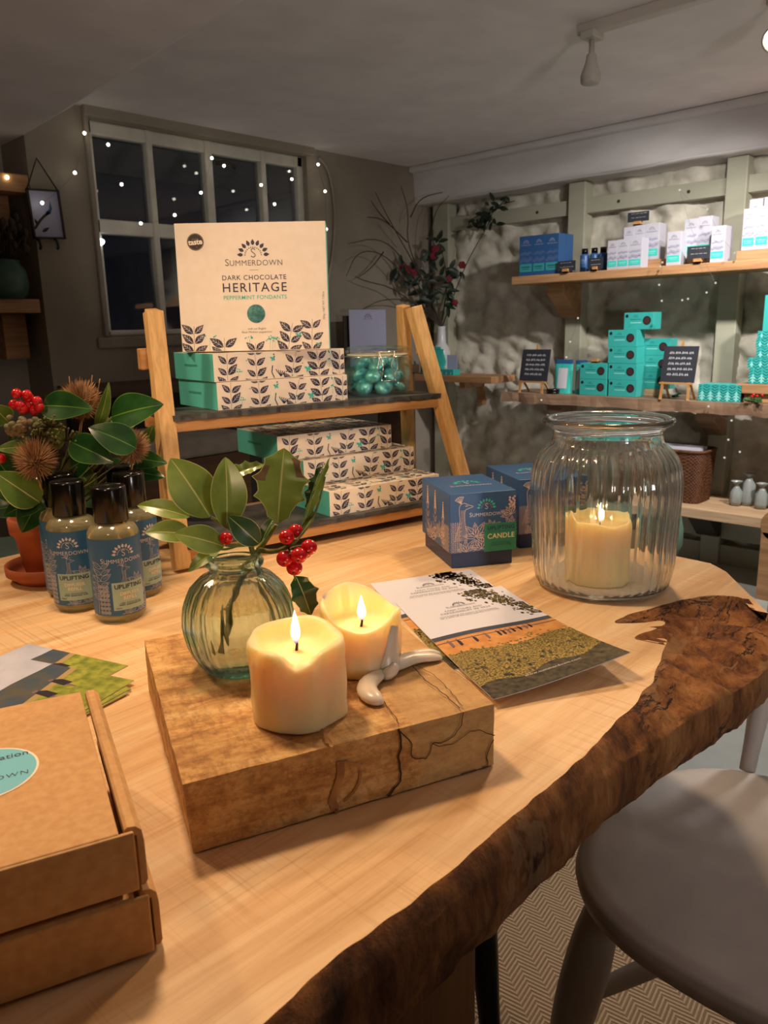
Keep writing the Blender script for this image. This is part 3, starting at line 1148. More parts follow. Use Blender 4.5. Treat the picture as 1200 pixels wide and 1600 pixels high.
def leaf_geo(base, tip, W, spines=0, fold=0.25, curl=0.15, nrm=(0, 0, 1), depth=0.0, shape=0.9, nseg=24, wav=0.0, side_mat=None):
    """one leaf blade from base to tip; the margin carries spines; material 0 blade, 1 pale edge and midrib, 2 brown patch"""
    base, tip = V(base), V(tip)
    L = (tip - base).length
    ex = (tip - base).normalized()
    nrm = V(nrm)
    ez = (nrm - ex * nrm.dot(ex)).normalized()
    ey = ez.cross(ex)
    g = Geo()
    cols = [-1.0, -0.955, -0.6, -0.3, -0.035, 0.035, 0.3, 0.6, 0.955, 1.0]
    vs, fs, ms = [], [], []

    def prof(t):
        w = (math.sin(PI * min(1, t ** shape)) ** 0.75) * (1 - 0.12 * t)
        w += 0.03 * (1 - t)
        return w
    for i in range(nseg + 1):
        t = i / nseg
        w = prof(t)
        sp = 0.0
        if spines:
            ph = (t * spines + 0.15) % 1.0
            sp = 0.26 * max(0, 1 - abs(ph - 0.5) / 0.24) * math.sin(PI * min(1, t * 1.05)) ** 0.5 - 0.08 * math.sin(PI * t)
        for c in cols:
            a = abs(c)
            ww = w + (sp if a > 0.9 else sp * a * 0.35)
            y = c * ww * W / 2
            z = fold * abs(y) - curl * L * (t - 0.5) ** 2 * 2 + curl * L * 0.5 + wav * W * math.sin(t * spines * 2 * PI if spines else t * 9) * a * 0.5
            x = t * L * (1 + (0.0 if a < 0.9 else sp * 0.05))
            vs.append(base + ex * x + ey * y + ez * z)
    k = len(cols)
    for i in range(nseg):
        for j in range(k - 1):
            fs.append((i * k + j, i * k + j + 1, (i + 1) * k + j + 1, (i + 1) * k + j))
            mi = 0
            if j in (0, k - 2) or j == 4:
                mi = 1
            elif side_mat and side_mat(i / nseg, (cols[j] + cols[j + 1]) / 2):
                mi = 2
            ms.append(mi)
    b0 = len(g.f)
    g.add(vs, fs, 0, True)
    g.m[b0:] = ms
    return g


VN = V((FWD.x, FWD.y, 0)).normalized()


def vp(x, y, d=0.0):                          # a point in the upright plane through the vase, d behind it
    return onp(x, y, vb + VN * d, VN)


TOCAM = -VN + V((0, 0, 0.35))
SIDE = V((_r0.x, _r0.y, 0))
px1 = 0.671 / F_PX


def sprig(name, label, stems, leaves, berries):
    root = thing(name, label, 'holly', vp(395, 880))
    o = V(root.location)
    g = Geo()
    for pts, r in stems:
        q = smooth([tuple(p - o) for p in pts], 2)
        n = len(q)
        g.tube(q, [r * (1.0 - 0.45 * i / n) for i in range(n)], 7)
    g.build('stem', M_stem, root)
    for kw in leaves:
        kw = dict(kw)
        m = kw.pop('m')
        bs, tp_ = kw.pop('b'), kw.pop('t')
        lg = leaf_geo(bs - o, tp_ - o, **kw)
        lg.build('leaf', [m, M_edge, M_brownleaf], root, sub=0)
    for (p, r) in berries:
        p = p - o
        g = Geo().ball(p, (r, r, r * 0.96), 16, 12, 0)
        dd = (-VN * 0.9 + V((0, 0, -0.35))).normalized()
        g.tube([p + dd * r * 0.9, p + dd * r * 1.03], r * 0.16, 6, 1)
        g.build('berry', [M_berry, M_bdark], root)
    return root


nL = lambda a=0, b=0: tuple(TOCAM + SIDE * a + V((0, 0, b)))
sprig('holly_sprig', 'holly sprig of smooth green leaves leaning left out of the green vase',
      [([vp(432, 1000, 0.01), vp(410, 910), vp(398, 872), vp(391, 850), vp(386, 826), vp(372, 812)], 0.0030),
       ([vp(390, 850), vp(372, 852, -0.005), vp(352, 852, -0.01)], 0.0022),
       ([vp(388, 840), vp(360, 826), vp(330, 808)], 0.0022),
       ([vp(376, 850), vp(356, 858), vp(340, 858)], 0.0016)],
      [dict(b=vp(328, 808, 0.0), t=vp(266, 716, 0.01), W=74 * px1, nrm=nL(0.5, 0.1), m=M_hol, spines=0, fold=0.12, curl=0.12),
       dict(b=vp(354, 826, 0.0), t=vp(352, 714, 0.02), W=58 * px1, nrm=nL(0.5, 0), m=M_hol, fold=0.5, curl=0.10),
       dict(b=vp(296, 808, 0.02), t=vp(214, 790, 0.02), W=34 * px1, nrm=nL(-0.2, 0.8), m=M_hol, fold=0.3),
       dict(b=vp(300, 836, 0.0), t=vp(226, 832, -0.01), W=40 * px1, nrm=nL(0.2, 0.6), m=M_hol, fold=0.25),
       dict(b=vp(350, 854, -0.012), t=vp(272, 834, -0.025), W=46 * px1, nrm=nL(0.1, 0.4), m=M_hol, fold=0.15),
       dict(b=vp(344, 858, 0.0), t=vp(294, 894, -0.01), W=26 * px1, nrm=nL(-0.3, 0.5), m=M_hol, fold=0.3),
       dict(b=vp(405, 850, -0.004), t=vp(356, 806, -0.01), W=40 * px1, nrm=nL(-0.3, 0.5), m=M_hold, fold=0.15, spines=0),
       dict(b=vp(352, 748, 0.02), t=vp(414, 726, 0.03), W=24 * px1, nrm=nL(0.2, 0.6), m=M_hol, fold=0.4, spines=4, wav=0.1)],
      [(vp(353, 841, -0.012), 10 * px1)])
sprig('holly_sprig', 'holly sprig with red berries and one big spiny leaf in the green vase',
      [([vp(350, 1010, -0.01), vp(375, 900, 0.0), vp(398, 868), vp(414, 846), vp(432, 820)], 0.0032),
       ([vp(406, 860, -0.004), vp(428, 863, -0.012), vp(450, 855, -0.02), vp(466, 842, -0.02)], 0.0024),
       ([vp(462, 846, -0.02), vp(488, 815, -0.01), vp(500, 780), vp(508, 745)], 0.0013),
       ([vp(455, 858, -0.02), vp(478, 852, -0.02), vp(462, 880, -0.022)], 0.0011),
       ([vp(452, 858, -0.02), vp(458, 890, 0.01), vp(462, 912, 0.02)], 0.0011)],
      [dict(b=vp(434, 818, 0.0), t=vp(444, 700, 0.015), W=80 * px1, nrm=nL(0.1, 0.1), m=M_hol, fold=0.12, curl=0.10, spines=4, wav=0.03, shape=1.15,
            side_mat=lambda t, c: (0.5 < t < 0.72 and c > 0.5) or (0.62 < t < 0.86 and c < -0.55)),
       dict(b=vp(470, 838, -0.01), t=vp(516, 714, 0.0), W=15 * px1, nrm=nL(0.8, 0.0), m=M_hol, fold=0.8, curl=-0.12, spines=5, wav=0.2),
       dict(b=vp(482, 800, 0.0), t=vp(508, 722, 0.01), W=18 * px1, nrm=nL(-0.9, 0.0), m=M_hold, fold=0.6, curl=0.15, spines=4, wav=0.2),
       dict(b=vp(408, 850, 0.0), t=vp(432, 806, 0.01), W=20 * px1, nrm=nL(-0.6, 0.3), m=M_hold, fold=0.5),
       dict(b=vp(462, 900, 0.02), t=vp(486, 962, 0.015), W=44 * px1, nrm=nL(0.3, 0.3), m=M_hold, fold=0.35, wav=0.06, spines=3)],
      [(vp(448, 839, -0.022), 11.5 * px1), (vp(462, 830, -0.012), 11 * px1), (vp(445, 873, -0.026), 12.5 * px1),
       (vp(467, 868, -0.03), 12 * px1), (vp(483, 855, -0.022), 12 * px1), (vp(460, 887, -0.022), 12 * px1), (vp(476, 862, -0.01), 11 * px1)])

# ================================================================== big glass jar, sand and candle
M_clear = glass('clear glass', (0.992, 0.998, 0.994, 1), 0.06, 1.45)
jb = onz(939, 912, TZ) + V((0, 0, 0.0006))
jar = thing('glass_jar', 'large clear ribbed glass jar with a flared rim on the table', 'jar', jb)


def jr(z):
    pr = [(0, 0.076), (0.006, 0.083), (0.03, 0.0875), (0.08, 0.0895), (0.13, 0.092), (0.150, 0.0905), (0.165, 0.086), (0.176, 0.078), (0.183, 0.070), (0.187, 0.0665)]
    for (z0, r0), (z1, r1) in zip(pr[:-1], pr[1:]):
        if z <= z1:
            t = (z - z0) / (z1 - z0)
            return r0 + (r1 - r0) * t
    return pr[-1][1]


nr2 = 40


def ribj(t, r, z, i):
    w = max(0.0, min(1.0, (z - 0.006) / 0.02)) * max(0.0, min(1.0, (0.184 - z) / 0.012))
    return r * (1 + 0.026 * w * (abs(math.sin(nr2 * t / 2)) - 0.6)), z


zs = [0.0, 0.003, 0.008, 0.018, 0.035, 0.06, 0.085, 0.11, 0.13, 0.142, 0.152, 0.160, 0.167, 0.173, 0.178, 0.182, 0.186]
outer = [(0.001, 0.0)] + [(jr(z), z) for z in zs] + [(0.0662, 0.192), (0.0665, 0.200)]
rim = [(0.070, 0.2045), (0.0775, 0.2075), (0.0795, 0.2105), (0.0788, 0.2140), (0.0755, 0.2155), (0.0715, 0.2145), (0.066, 0.2100), (0.0632, 0.204), (0.0630, 0.192)]
inner = [(jr(z) - 0.0032, max(z, 0.005)) for z in zs[::-1] if z > 0.004] + [(0.001, 0.006)]
Geo().lathe(outer + rim + inner, 276, 0, True, None, ribj).build('glass_body', M_clear, jar)
M_sand = mottled('white sand', C(232, 220, 200), C(216, 202, 180), 260, 0.9, 0.4, 0.001)
g = Geo().lathe([(0.001, 0.0065), (0.078, 0.0065), (0.081, 0.011), (0.079, 0.013), (0.05, 0.0115), (0.001, 0.0112)], 48, 0, True)
sand = g.build('sand', M_sand, None, MX.Translation(jb))
tag(sand, 'thin layer of white sand in the bottom of the large glass jar', 'sand', None, 'stuff')
jc = onz(934, 905, TZ + 0.0115)
toj = math.atan2(CAM.y - jc.y, CAM.x - jc.x)
cj = thing('pillar_candle', 'lit cream pillar candle standing inside the large glass jar', 'candle', jc)
rimJ = lambda t: 0.080 + 0.008 * bumpf(t, toj - 1.3, 0.7) - 0.002 * math.sin(5 * t) + 0.004 * bumpf(t, toj + PI, 0.8)
candle_mesh(0.0415, rimJ, 0.070, 0.10, lump=0.001).build('wax_body', M_wax, cj, sub=1)
Geo().tube([(0, 0, 0.069), (0.001, 0.0, 0.076), (0.001, 0.001, 0.080)], [0.0011, 0.0010, 0.0007], 8).build('wick', M_wick, cj)
flame(cj, (0.0, 0.0, 0.074), 0.026, 0.0042, 0.32)
# ================================================================== shared print artwork (2d)
def art_logo(out, cx, cy, s, leafm, dotm, sm, lift=0.0, n=9):
    """fan of leaves over a row of dots and an S; s = height of the fan"""
    for k in range(n):
        a = PI * (0.02 + 0.96 * k / (n - 1))
        r0, L = s * 0.62, s * 0.36
        art(out, ngon(leaf2(cx + r0 * math.cos(a), cy + r0 * math.sin(a) * 0.95, a, L, s * 0.24, 6)), leafm, lift)
    for k in range(13):
        a = PI * (0.02 + 0.96 * k / 12)
        art(out, disc2(cx + s * 0.50 * math.cos(a), cy + s * 0.47 * math.sin(a), s * 0.04, 6), dotm, lift)
    S = [(0.13, 0.30), (0.08, 0.38), (-0.02, 0.40), (-0.11, 0.34), (-0.10, 0.24), (0.0, 0.16), (0.10, 0.08), (0.13, -0.02), (0.05, -0.10), (-0.06, -0.10), (-0.14, -0.03)]
    art(out, stroke([(cx + x * s, cy + y * s) for x, y in smooth(S, 1)], s * 0.055), sm, lift)


def art_name(out, cx, cy, w, m, lift=0.0):
    """the name in small capitals with a larger first letter, slim serifs"""
    a = txt('S', 1.25, 'LEFT', 0.0)
    r = txt('UMMERDOWN', 1.0, 'LEFT', 0.0, 1.06)
    wa = max(p[0] for p in a[0])
    wr_ = max(p[0] for p in r[0])
    k = w / (wa + wr_ + 0.05)
    x0 = cx - w / 2
    art(out, T2(a, x0, cy, k), m, lift)
    art(out, T2(r, x0 + (wa + 0.05) * k, cy, k), m, lift)


def art_text(out, s, cx, cy, w, m, lift=0.0, space=1.0, thin=0.0, rot=0.0):
    t = txt(s, 1.0, 'LEFT', thin, space)
    x0, x1 = min(p[0] for p in t[0]), max(p[0] for p in t[0])
    k = w / (x1 - x0)
    c, sn = math.cos(rot), math.sin(rot)
    art(out, T2(t, cx - (x0 + x1) / 2 * k * c, cy - (x0 + x1) / 2 * k * sn, k, None, rot), m, lift)


def art_sprig(out, x, y0, h, lean, n, lm, sm, vm, ls=0.0125, rng=random):
    """stem with paired leaves and pale veins"""
    top = (x + lean * h, y0 + h)
    art(out, stroke([(x, y0), (x + lean * h * 0.4, y0 + h * 0.5), top], 0.0005), sm, 0)
    for k in range(n):
        t = (k + 0.15) / n
        bx, by = x + lean * h * t, y0 + h * t
        for sd in (-1, 1):
            a = PI / 2 - lean - sd * (0.75 + 0.25 * rng.random())
            L = ls * (0.9 + 0.3 * rng.random()) * (1 - 0.18 * t)
            W = L * 0.55
            sx_, sy_ = bx + 0.0018 * math.cos(a), by + 0.0018 * math.sin(a)
            art(out, ngon(leaf2(sx_, sy_, a, L, W)), lm, 0)
            c, s_ = math.cos(a), math.sin(a)
            art(out, stroke([(sx_ + c * L * 0.08, sy_ + s_ * L * 0.08), (sx_ + c * L * 0.85, sy_ + s_ * L * 0.85)], 0.0005), vm, 0.00012)
            for q in (0.3, 0.5, 0.68):
                for e in (-1, 1):
                    p0 = (sx_ + c * L * q, sy_ + s_ * L * q)
                    b2 = a + e * 0.75
                    p1_ = (p0[0] + math.cos(b2) * W * 0.42, p0[1] + math.sin(b2) * W * 0.42)
                    art(out, stroke([p0, p1_], 0.0003), vm, 0.00012)


def clip_art(out, x0, x1, y0, y1):
    """keep artwork inside its panel"""
    r = []
    for pts, fs, m, l in out:
        if min(p[0] for p in pts) > x1 or max(p[0] for p in pts) < x0 or min(p[1] for p in pts) > y1 or max(p[1] for p in pts) < y0:
            continue
        r.append(([(min(x1, max(x0, p[0])), min(y1, max(y0, p[1]))) for p in pts], fs, m, l))
    return r


def art_butterfly(out, x, y, s, m):
    for a, L in ((0.6, 1), (2.4, 1), (-0.7, 0.75), (-2.4, 0.75)):
        art(out, ngon(leaf2(x, y, a + 0.25, s * L, s * 0.6 * L, 4)), m, 0)


def art_dots(out, x, y, h, m, rng):
    art(out, stroke([(x, y), (x + 0.001, y + h * 0.6)], 0.0004), m, 0)
    for k in range(9):
        a = PI / 2 + (rng.random() - .5) * 1.9
        r = h * (0.45 + 0.3 * rng.random())
        art(out, disc2(x + r * math.cos(a) * 0.7, y + h * 0.35 + r * math.sin(a) * 0.8, 0.0011, 5), m, 0)


# ================================================================== ladder-shaped display stand
U = V((0.983, -0.186, 0)).normalized()
W_ = V((-U.y, U.x, 0))                       # away from the viewer
Lb = onz(285, 893)
LT = onp(239, 487, Lb + W_ * 0.08, W_)
RT = onp(646, 480, Lb + W_ * 0.08, W_)
rb0 = onp(738, 850, Lb, W_)
Rb = V((rb0.x, rb0.y, TZ))
stand = thing('display_stand', 'pine ladder-style display stand with two slate shelves holding chocolate boxes', 'display stand', frame(Lb, U))
SI = (frame(Lb, U)).inverted()
lc = lambda p: SI @ V(p)
lw = 0.020
fl = [(lc(Lb), lc(LT)), (lc(Rb), lc(RT))]
for p, q in fl:
    g = Geo().bar(p + (q - p).normalized() * 0.0045, q, lw, 0.024, 0, (1, 0, 0))
    g.build('leg', M_pine, stand, bevel=0.0015)
for (p, q), ui in zip(fl, (0.045, -0.015)):
    rb_ = V((p.x + ui, p.y + 0.165, 0.004))
    rt_ = q + V((ui * 0.2, 0.026, 0.004))
    g = Geo().bar(rb_, rt_, lw, 0.018, 0, (1, 0, 0))
    g.build('leg', M_pine, stand, bevel=0.0015)
hz = []
zz1 = fl[0][1].z * 0.83
for zc, nm in ((0.023, 'lower'), (0.200, 'upper')):
    pt = [p + (q - p) * (zc / q.z) for p, q in fl]
    hz.append(pt)
    yr = 0.150 if zc < 0.1 else 0.128
    g = Geo()
    g.bar(pt[0] + V((0, 0.0, 0)), pt[1], 0.016, 0.016, 0)
    g.bar(pt[0] + V((0, yr - pt[0].y + 0.0, 0)), pt[1] + V((0, yr - pt[1].y, 0)), 0.016, 0.016, 0)
    g.build('shelf_rail', M_pinex, stand, bevel=0.002)
    sl = Geo()
    x0, x1 = pt[0].x + 0.008, pt[1].x - 0.008
    y0 = pt[0].y - 0.012

    def ragged(u, v, x0=x0, x1=x1, y0=y0, y1=yr + 0.02, z=zc):
        x = x0 + (x1 - x0) * u
        y = y0 + (y1 - y0) * v + (0.004 * NZ.fractal(V((x * 60, v * 9, z)), 1, 2, 4) if v < 0.01 or v > 0.99 else 0)
        return (x, y, z + 0.008 + 0.008)

    def ragged0(u, v, f=ragged):
        p = f(u, v)
        return (p[0], p[1] + (0.003 * NZ.noise(V((p[0] * 90, 5, p[2]))) if v < 0.01 else 0), p[2] - 0.008)
    sl.grid(ragged, 60, 6, 0, False)
    sl.grid(ragged0, 60, 6, 0, False)
    n_ = 61
    a_ = [ragged(i / 60, 0) for i in range(61)] + [ragged0(i / 60, 0) for i in range(61)]
    sl.add(a_, [(i, 61 + i, 62 + i, i + 1) for i in range(60)])
    a_ = [ragged(i / 60, 1) for i in range(61)] + [ragged0(i / 60, 1) for i in range(61)]
    sl.add(a_, [(i, i + 1, 62 + i, 61 + i) for i in range(60)])
    for u in (0, 1):
        a_ = [ragged(u, j / 6) for j in range(7)] + [ragged0(u, j / 6) for j in range(7)]
        sl.add(a_, [(j, j + 1, 8 + j, 7 + j) for j in range(6)])
    sl.build('slate_shelf', M_slate, stand)
ca = fl[0][0] + (fl[0][1] - fl[0][0]) * 0.83
cb_ = fl[1][0] + (fl[1][1] - fl[1][0]) * 0.83
for c_, d_ in ((ca, -1), (cb_, 1)):
    Geo().bar(c_ + V((d_ * 0.004, 0.022, -0.004)), c_ + V((d_ * 0.020, 0.022, -0.004)), 0.016, 0.030).build('peg', M_pinex, stand, bevel=0.002)

# ================================================================== chocolate boxes
BWD, BDP, BHT = 0.226, 0.15, 0.041
rng = random.Random(3)
side_art = []
for x, ln, y0, n_ in ((0.021, 0.02, -0.010, 4), (0.069, -0.03, -0.014, 4), (0.128, 0.16, -0.012, 4), (0.178, -0.05, -0.008, 4), (0.216, 0.02, -0.011, 4)):
    art_sprig(side_art, x, y0, 0.064, ln, n_, 0, 1, 2, 0.0195, rng)
for x, y in ((0.038, 0.002), (0.197, 0.012), (0.199, 0.024)):
    art_dots(side_art, x, y, 0.016, 3, rng)
art_butterfly(side_art, 0.158, 0.012, 0.008, 3)
art_butterfly(side_art, 0.097, 0.030, 0.006, 3)
art(side_art, stroke([(0.098, 0.0), (0.094, 0.01), (0.096, 0.020)], 0.0016), 0)
for k in range(5):
    art(side_art, stroke([(0.109, 0.003), (0.101 + 0.004 * k, 0.014 - 0.001 * k)], 0.0012), 0)
for k in range(26):
    art(side_art, disc2(0.005 + 0.216 * rng.random(), 0.003 + 0.035 * rng.random(), 0.0008 + 0.0005 * rng.random(), 6), 3 if k % 2 else 0)
side_art = clip_art(side_art, 0.0012, BWD - 0.0012, 0.0012, BHT - 0.0012)
PRINT = [M_navy, M_grey, M_cream, M_teal]


def flat_box(label, T):
    """shallow lidded carton: printed sleeve round front, back and top, teal ends"""
    t = thing('chocolate_box', label, 'box', T, 'boxes of peppermint chocolates lying flat on the stand')
    g = Geo().box(0, BWD, 0, BDP, 0, BHT, 0)
    g.m = [0, 0, 0, 0, 1, 1]
    g.build('carton', [M_cream, M_tealend], t, bevel=0.0008)
    g = Geo()
    g.flat(side_art, lambda x, y, l: (x, -0.00035 - l, y))
    # lid edge, a little of the pattern running on to the top
    tops = clip_art([(p, f, m, l) for p, f, m, l in side_art], 0.001, BWD - 0.001, 0.001, BHT)
    for q in range(4):
        g.flat(tops, lambda x, y, l, q=q: (x if q % 2 == 0 else BWD - x, 0.004 + y + q * 0.044, BHT + 0.00035 + l))
    g.build('leaf_print', PRINT, t)
    ar = []
    art_text(ar, 'FINE ENGLISH MINTS', 0.0, 0.0, 0.05, 0)
    Geo().flat(ar, lambda x, y, l: (-0.00035, BDP * 0.55 - x, BHT * 0.5 + y)).build('lettering', [M_tealdk], t)
    return t


su = TZ + 0.200 + 0.0161
b_up = onp(342, 655, Lb + W_ * (hz[1][0].y + 0.004), W_)
b_up.z = su
T1 = frame(b_up, U)
first = flat_box('flat patterned chocolate box with teal end, lower of two on the upper slate', T1)
up2 = dup(first, frame(b_up + V((-0.003, 0, BHT + 0.0006)), (U + W_ * 0.01)), 'flat patterned chocolate box with teal end, under the upright box on the stand')
sl_ = TZ + 0.023 + 0.0161
fa = onz(516, 808, sl_)
dup(first, frame(fa, U + W_ * 0.02), 'flat chocolate box at the bottom of three stacked on the lower slate')
zb = sl_ + BHT + 0.0006
rB = onz(647, 733, zb)
dup(first, frame(rB - U * BWD, U), 'flat chocolate box in the middle of three stacked on the lower slate')
zb += BHT + 0.0006
rC = onz(612, 699, zb)
dup(first, frame(rC - U * BWD, U), 'flat chocolate box on top of three stacked on the lower slate')

# upright box facing the viewer on top of the upper pair
zt_ = su + 2 * BHT + 0.0014
pp = b_up + W_ * 0.06
nv = VN
BLp, BRp = onp(286, 562, pp, nv), onp(515, 550, pp, nv)
TLp = onp(267, 360, pp, nv)
HW = (BRp - BLp).length
HH = (TLp - BLp).length
exu = (SIDE + VN * 0.03).normalized()
lean = 0.05
ezu = (V((0, 0, 1)) + VN * lean).normalized()
ub = V((BLp.x, BLp.y, zt_ + 0.0008))
TU = frame(ub, exu, ezu)
upb = thing('chocolate_box', 'upright cream dark chocolate peppermint fondants box standing on the flat pair', 'box', TU)
HD = BHT
g = Geo().box(0, HW, 0, HD, 0, HH, 0)
g.m = [0, 0, 0, 0, 1, 1]
g.build('carton', [M_cream, M_tealend], upb, bevel=0.001)
ar = []
cx = HW * 0.512
S_ = HH / 205.0                # metres per photographed pixel on the face
fy = lambda y: HH * (1 - (y - 356) / 205.0)
art_logo(ar, cx, fy(408), 27 * S_, 0, 1, 1)
art_name(ar, cx, fy(424), 94 * S_, 1)
art(ar, stroke([(cx - 7 * S_, fy(431)), (cx + 7 * S_, fy(431))], 0.6 * S_), 1)
art_text(ar, 'DARK CHOCOLATE', cx, fy(446.5), 105 * S_, 0, 0, 1.12, 0.004)
art_text(ar, 'HERITAGE', cx, fy(465.5), 105 * S_, 0, 0, 1.18, 0.006)
art_text(ar, 'PEPPERMINT FONDANTS', cx, fy(477.5), 104 * S_, 3, 0, 1.05, 0.006)
art(ar, disc2(cx, fy(501), 15 * S_, 28), 4)
rg = random.Random(5)
for k in range(40):
    a, r = rg.random() * 2 * PI, math.sqrt(rg.random()) * 12.5 * S_
    art(ar, disc2(cx + r * math.cos(a), fy(501) + r * math.sin(a), (0.5 + rg.random()) * S_, 6), 5, 0.0001)
art_text(ar, 'with our English', cx, fy(526.5), 30 * S_, 1)
art_text(ar, 'Black Mitcham peppermint', cx, fy(532), 50 * S_, 1)
art_text(ar, '200g / NET WT 7.05oz', HW * 0.975, fy(490), 45 * S_, 1, 0, 1, 0, PI / 2)
# award roundel
rx, ry = 33 * S_, fy(385.5)
aw = []
art(aw, disc2(rx, ry, 13.5 * S_, 28), 6)
art(aw, stroke(arc(rx, ry, 12.4 * S_, 0, 2 * PI, 28), 0.7 * S_), 7, 0.0001)
art_text(aw, 'great', rx, ry + 2.5 * S_, 11 * S_, 7, 0.0001, 1, 0, 0.08)
art_text(aw, 'taste', rx, ry - 4 * S_, 23 * S_, 2, 0.0001, 0.95, 0.03, 0.08)
art(aw, disc2(rx + 2 * S_, ry - 8 * S_, 1.0 * S_, 5), 8, 0.0001)
rg = random.Random(11)
art_sprig(ar, 20 * S_, -6 * S_, 48 * S_, 0.04, 3, 0, 1, 2, 24 * S_, rg)
art_sprig(ar, 70 * S_, -16 * S_, 38 * S_, 0.02, 2, 0, 1, 2, 25 * S_, rg)
art_sprig(ar, 122 * S_, -18 * S_, 30 * S_, 0.0, 2, 0, 1, 2, 22 * S_, rg)
art_sprig(ar, 176 * S_, -8 * S_, 52 * S_, 0.18, 3, 0, 1, 2, 23 * S_, rg)
art_sprig(ar, 216 * S_, -6 * S_, 56 * S_, 0.04, 3, 0, 1, 2, 22 * S_, rg)
for x, y, h in ((46, 2, 34), (112, 8, 18), (150, 2, 24), (154, 4, 20), (146, 2, 22)):
    art_dots(ar, x * S_, y * S_, h * S_, 3, rg)
art_butterfly(ar, 195 * S_, 24 * S_, 7 * S_, 3)
art_butterfly(ar, 228 * S_, 8 * S_, 6 * S_, 3)
ar = clip_art(ar, 0.001, HW - 0.001, 0.001, HH - 0.001)
M_foil = mottled('teal foil print', C(20, 96, 100), C(80, 156, 152), 90, 0.3, 0, 0)
M_gold = mat('dull gold print', C(150, 120, 80), 0.4)
M_blk = mat('black print', C(26, 24, 26), 0.5)
M_redp = mat('red print', C(190, 50, 40), 0.5)
g = Geo().flat(ar, lambda x, y, l: (x, -0.0004 - l, y))
g.build('printed_face', [M_navy, M_grey, M_cream, M_teal, M_foil, M_tealdk, M_blk, M_gold, M_redp], upb)
Geo().flat(aw, lambda x, y, l: (x, -0.0006 - l, y)).build('award_sticker', [M_navy, M_grey, M_cream, M_teal, M_foil, M_tealdk, M_blk, M_gold, M_redp], upb)

# ================================================================== clip-top jar of foil-wrapped mints
jp = onp(591, 622, Lb + W_ * (hz[1][0].y + 0.062), W_)
jp.z = su
jR = 51 / F_PX * px_of(jp)[2]
cj_ = thing('clip_top_jar', 'small clip-top glass jar full of teal foil sweets on the upper slate', 'jar', frame(jp, U))
jh = 0.083
M_jar = glass('pale green jar glass', (0.975, 0.995, 0.985, 1), 0.75, 1.45)
pr = [(0.001, 0), (jR * 0.80, 0.0), (jR * 0.93, 0.006), (jR, 0.018), (jR, 0.040), (jR * 0.96, 0.054), (jR * 0.9, 0.062), (jR * 0.9, 0.067)]
inn = [(r - 0.003, max(z, 0.004)) for r, z in pr[::-1] if r > 0.01] + [(0.001, 0.004)]
Geo().lathe(pr + inn, 48).build('glass_body', M_jar, cj_)
Geo().lathe([(0.001, 0.070), (jR * 0.94, 0.070), (jR * 0.97, 0.073), (jR * 0.97, 0.077), (jR * 0.9, 0.082), (jR * 0.55, 0.0835), (jR * 0.5, 0.080), (0.001, 0.080)], 48).build('glass_lid', M_jar, cj_)
Geo().lathe([(jR * 0.80, 0.0672), (jR * 0.92, 0.0672), (jR * 0.92, 0.0698), (jR * 0.80, 0.0698), (jR * 0.80, 0.0672)], 40, close=False).build('rubber_seal', mat('pale seal', C(220, 214, 180), 0.6), cj_)
# wire clasp on the side towards the viewer
wd_ = SI.to_3x3() @ (-VN + SIDE * 0.28).normalized()
wd_ = V((wd_.x, wd_.y, 0)).normalized()
ws = V((-wd_.y, wd_.x, 0))
g = Geo()
q = lambda s, r, z: tuple(ws * s + wd_ * r + V((0, 0, z)))
R_ = jR + 0.003
for s in (-1, 1):
    g.tube(smooth([q(s * 0.013, R_ * 0.97, 0.074), q(s * 0.013, R_ + 0.001, 0.064), q(s * 0.016, R_ + 0.002, 0.052), q(s * 0.018, R_ + 0.004, 0.046), q(s * 0.011, R_ + 0.006, 0.036), q(s * 0.012, R_ + 0.007, 0.029), q(s * 0.0115, R_ + 0.007, 0.0265)], 1), 0.0010, 6)
    g.tube([q(s * 0.013, R_ * 0.97, 0.0735), q(s * 0.007, R_ + 0.002, 0.05), q(s * 0.010, R_ + 0.005, 0.034)], 0.0009, 6)
g.tube([q(-0.0115, R_ + 0.007, 0.0265), q(0.0115, R_ + 0.007, 0.0265)], 0.0010, 6)
g.tube([q(-0.018, R_ * 0.94, 0.074), q(0.018, R_ * 0.94, 0.074)], 0.0012, 6)
ringp = [(R_ * 0.945 * math.cos(2 * PI * k / 40), R_ * 0.945 * math.sin(2 * PI * k / 40), 0.0655) for k in range(41)]
g.tube(ringp, 0.0009, 6)
g.build('wire_clasp', M_steel, cj_)
M_sweet = mottled('teal foil', C(60, 170, 180), C(150, 226, 228), 70, 0.3, 0.5, 0.002)
M_sweet.node_tree.nodes['Principled BSDF'].inputs['Metallic'].default_value = 0.5
rg = random.Random(9)
sw0 = None
spots = []
for lay, (z, rr_, n, ph) in enumerate(((0.0155, 0.0275, 6, 0.2), (0.0155, 0.0, 1, 0), (0.0345, 0.0265, 6, 0.75), (0.036, 0.0, 1, 0), (0.052, 0.0225, 5, 0.3), (0.053, 0.0, 1, 0))):
    for k in range(n):
        a = ph + 2 * PI * k / max(n, 1)
        spots.append((rr_ * jR / 0.05 * 1.08 * math.cos(a), rr_ * jR / 0.05 * 1.08 * math.sin(a), z, a))
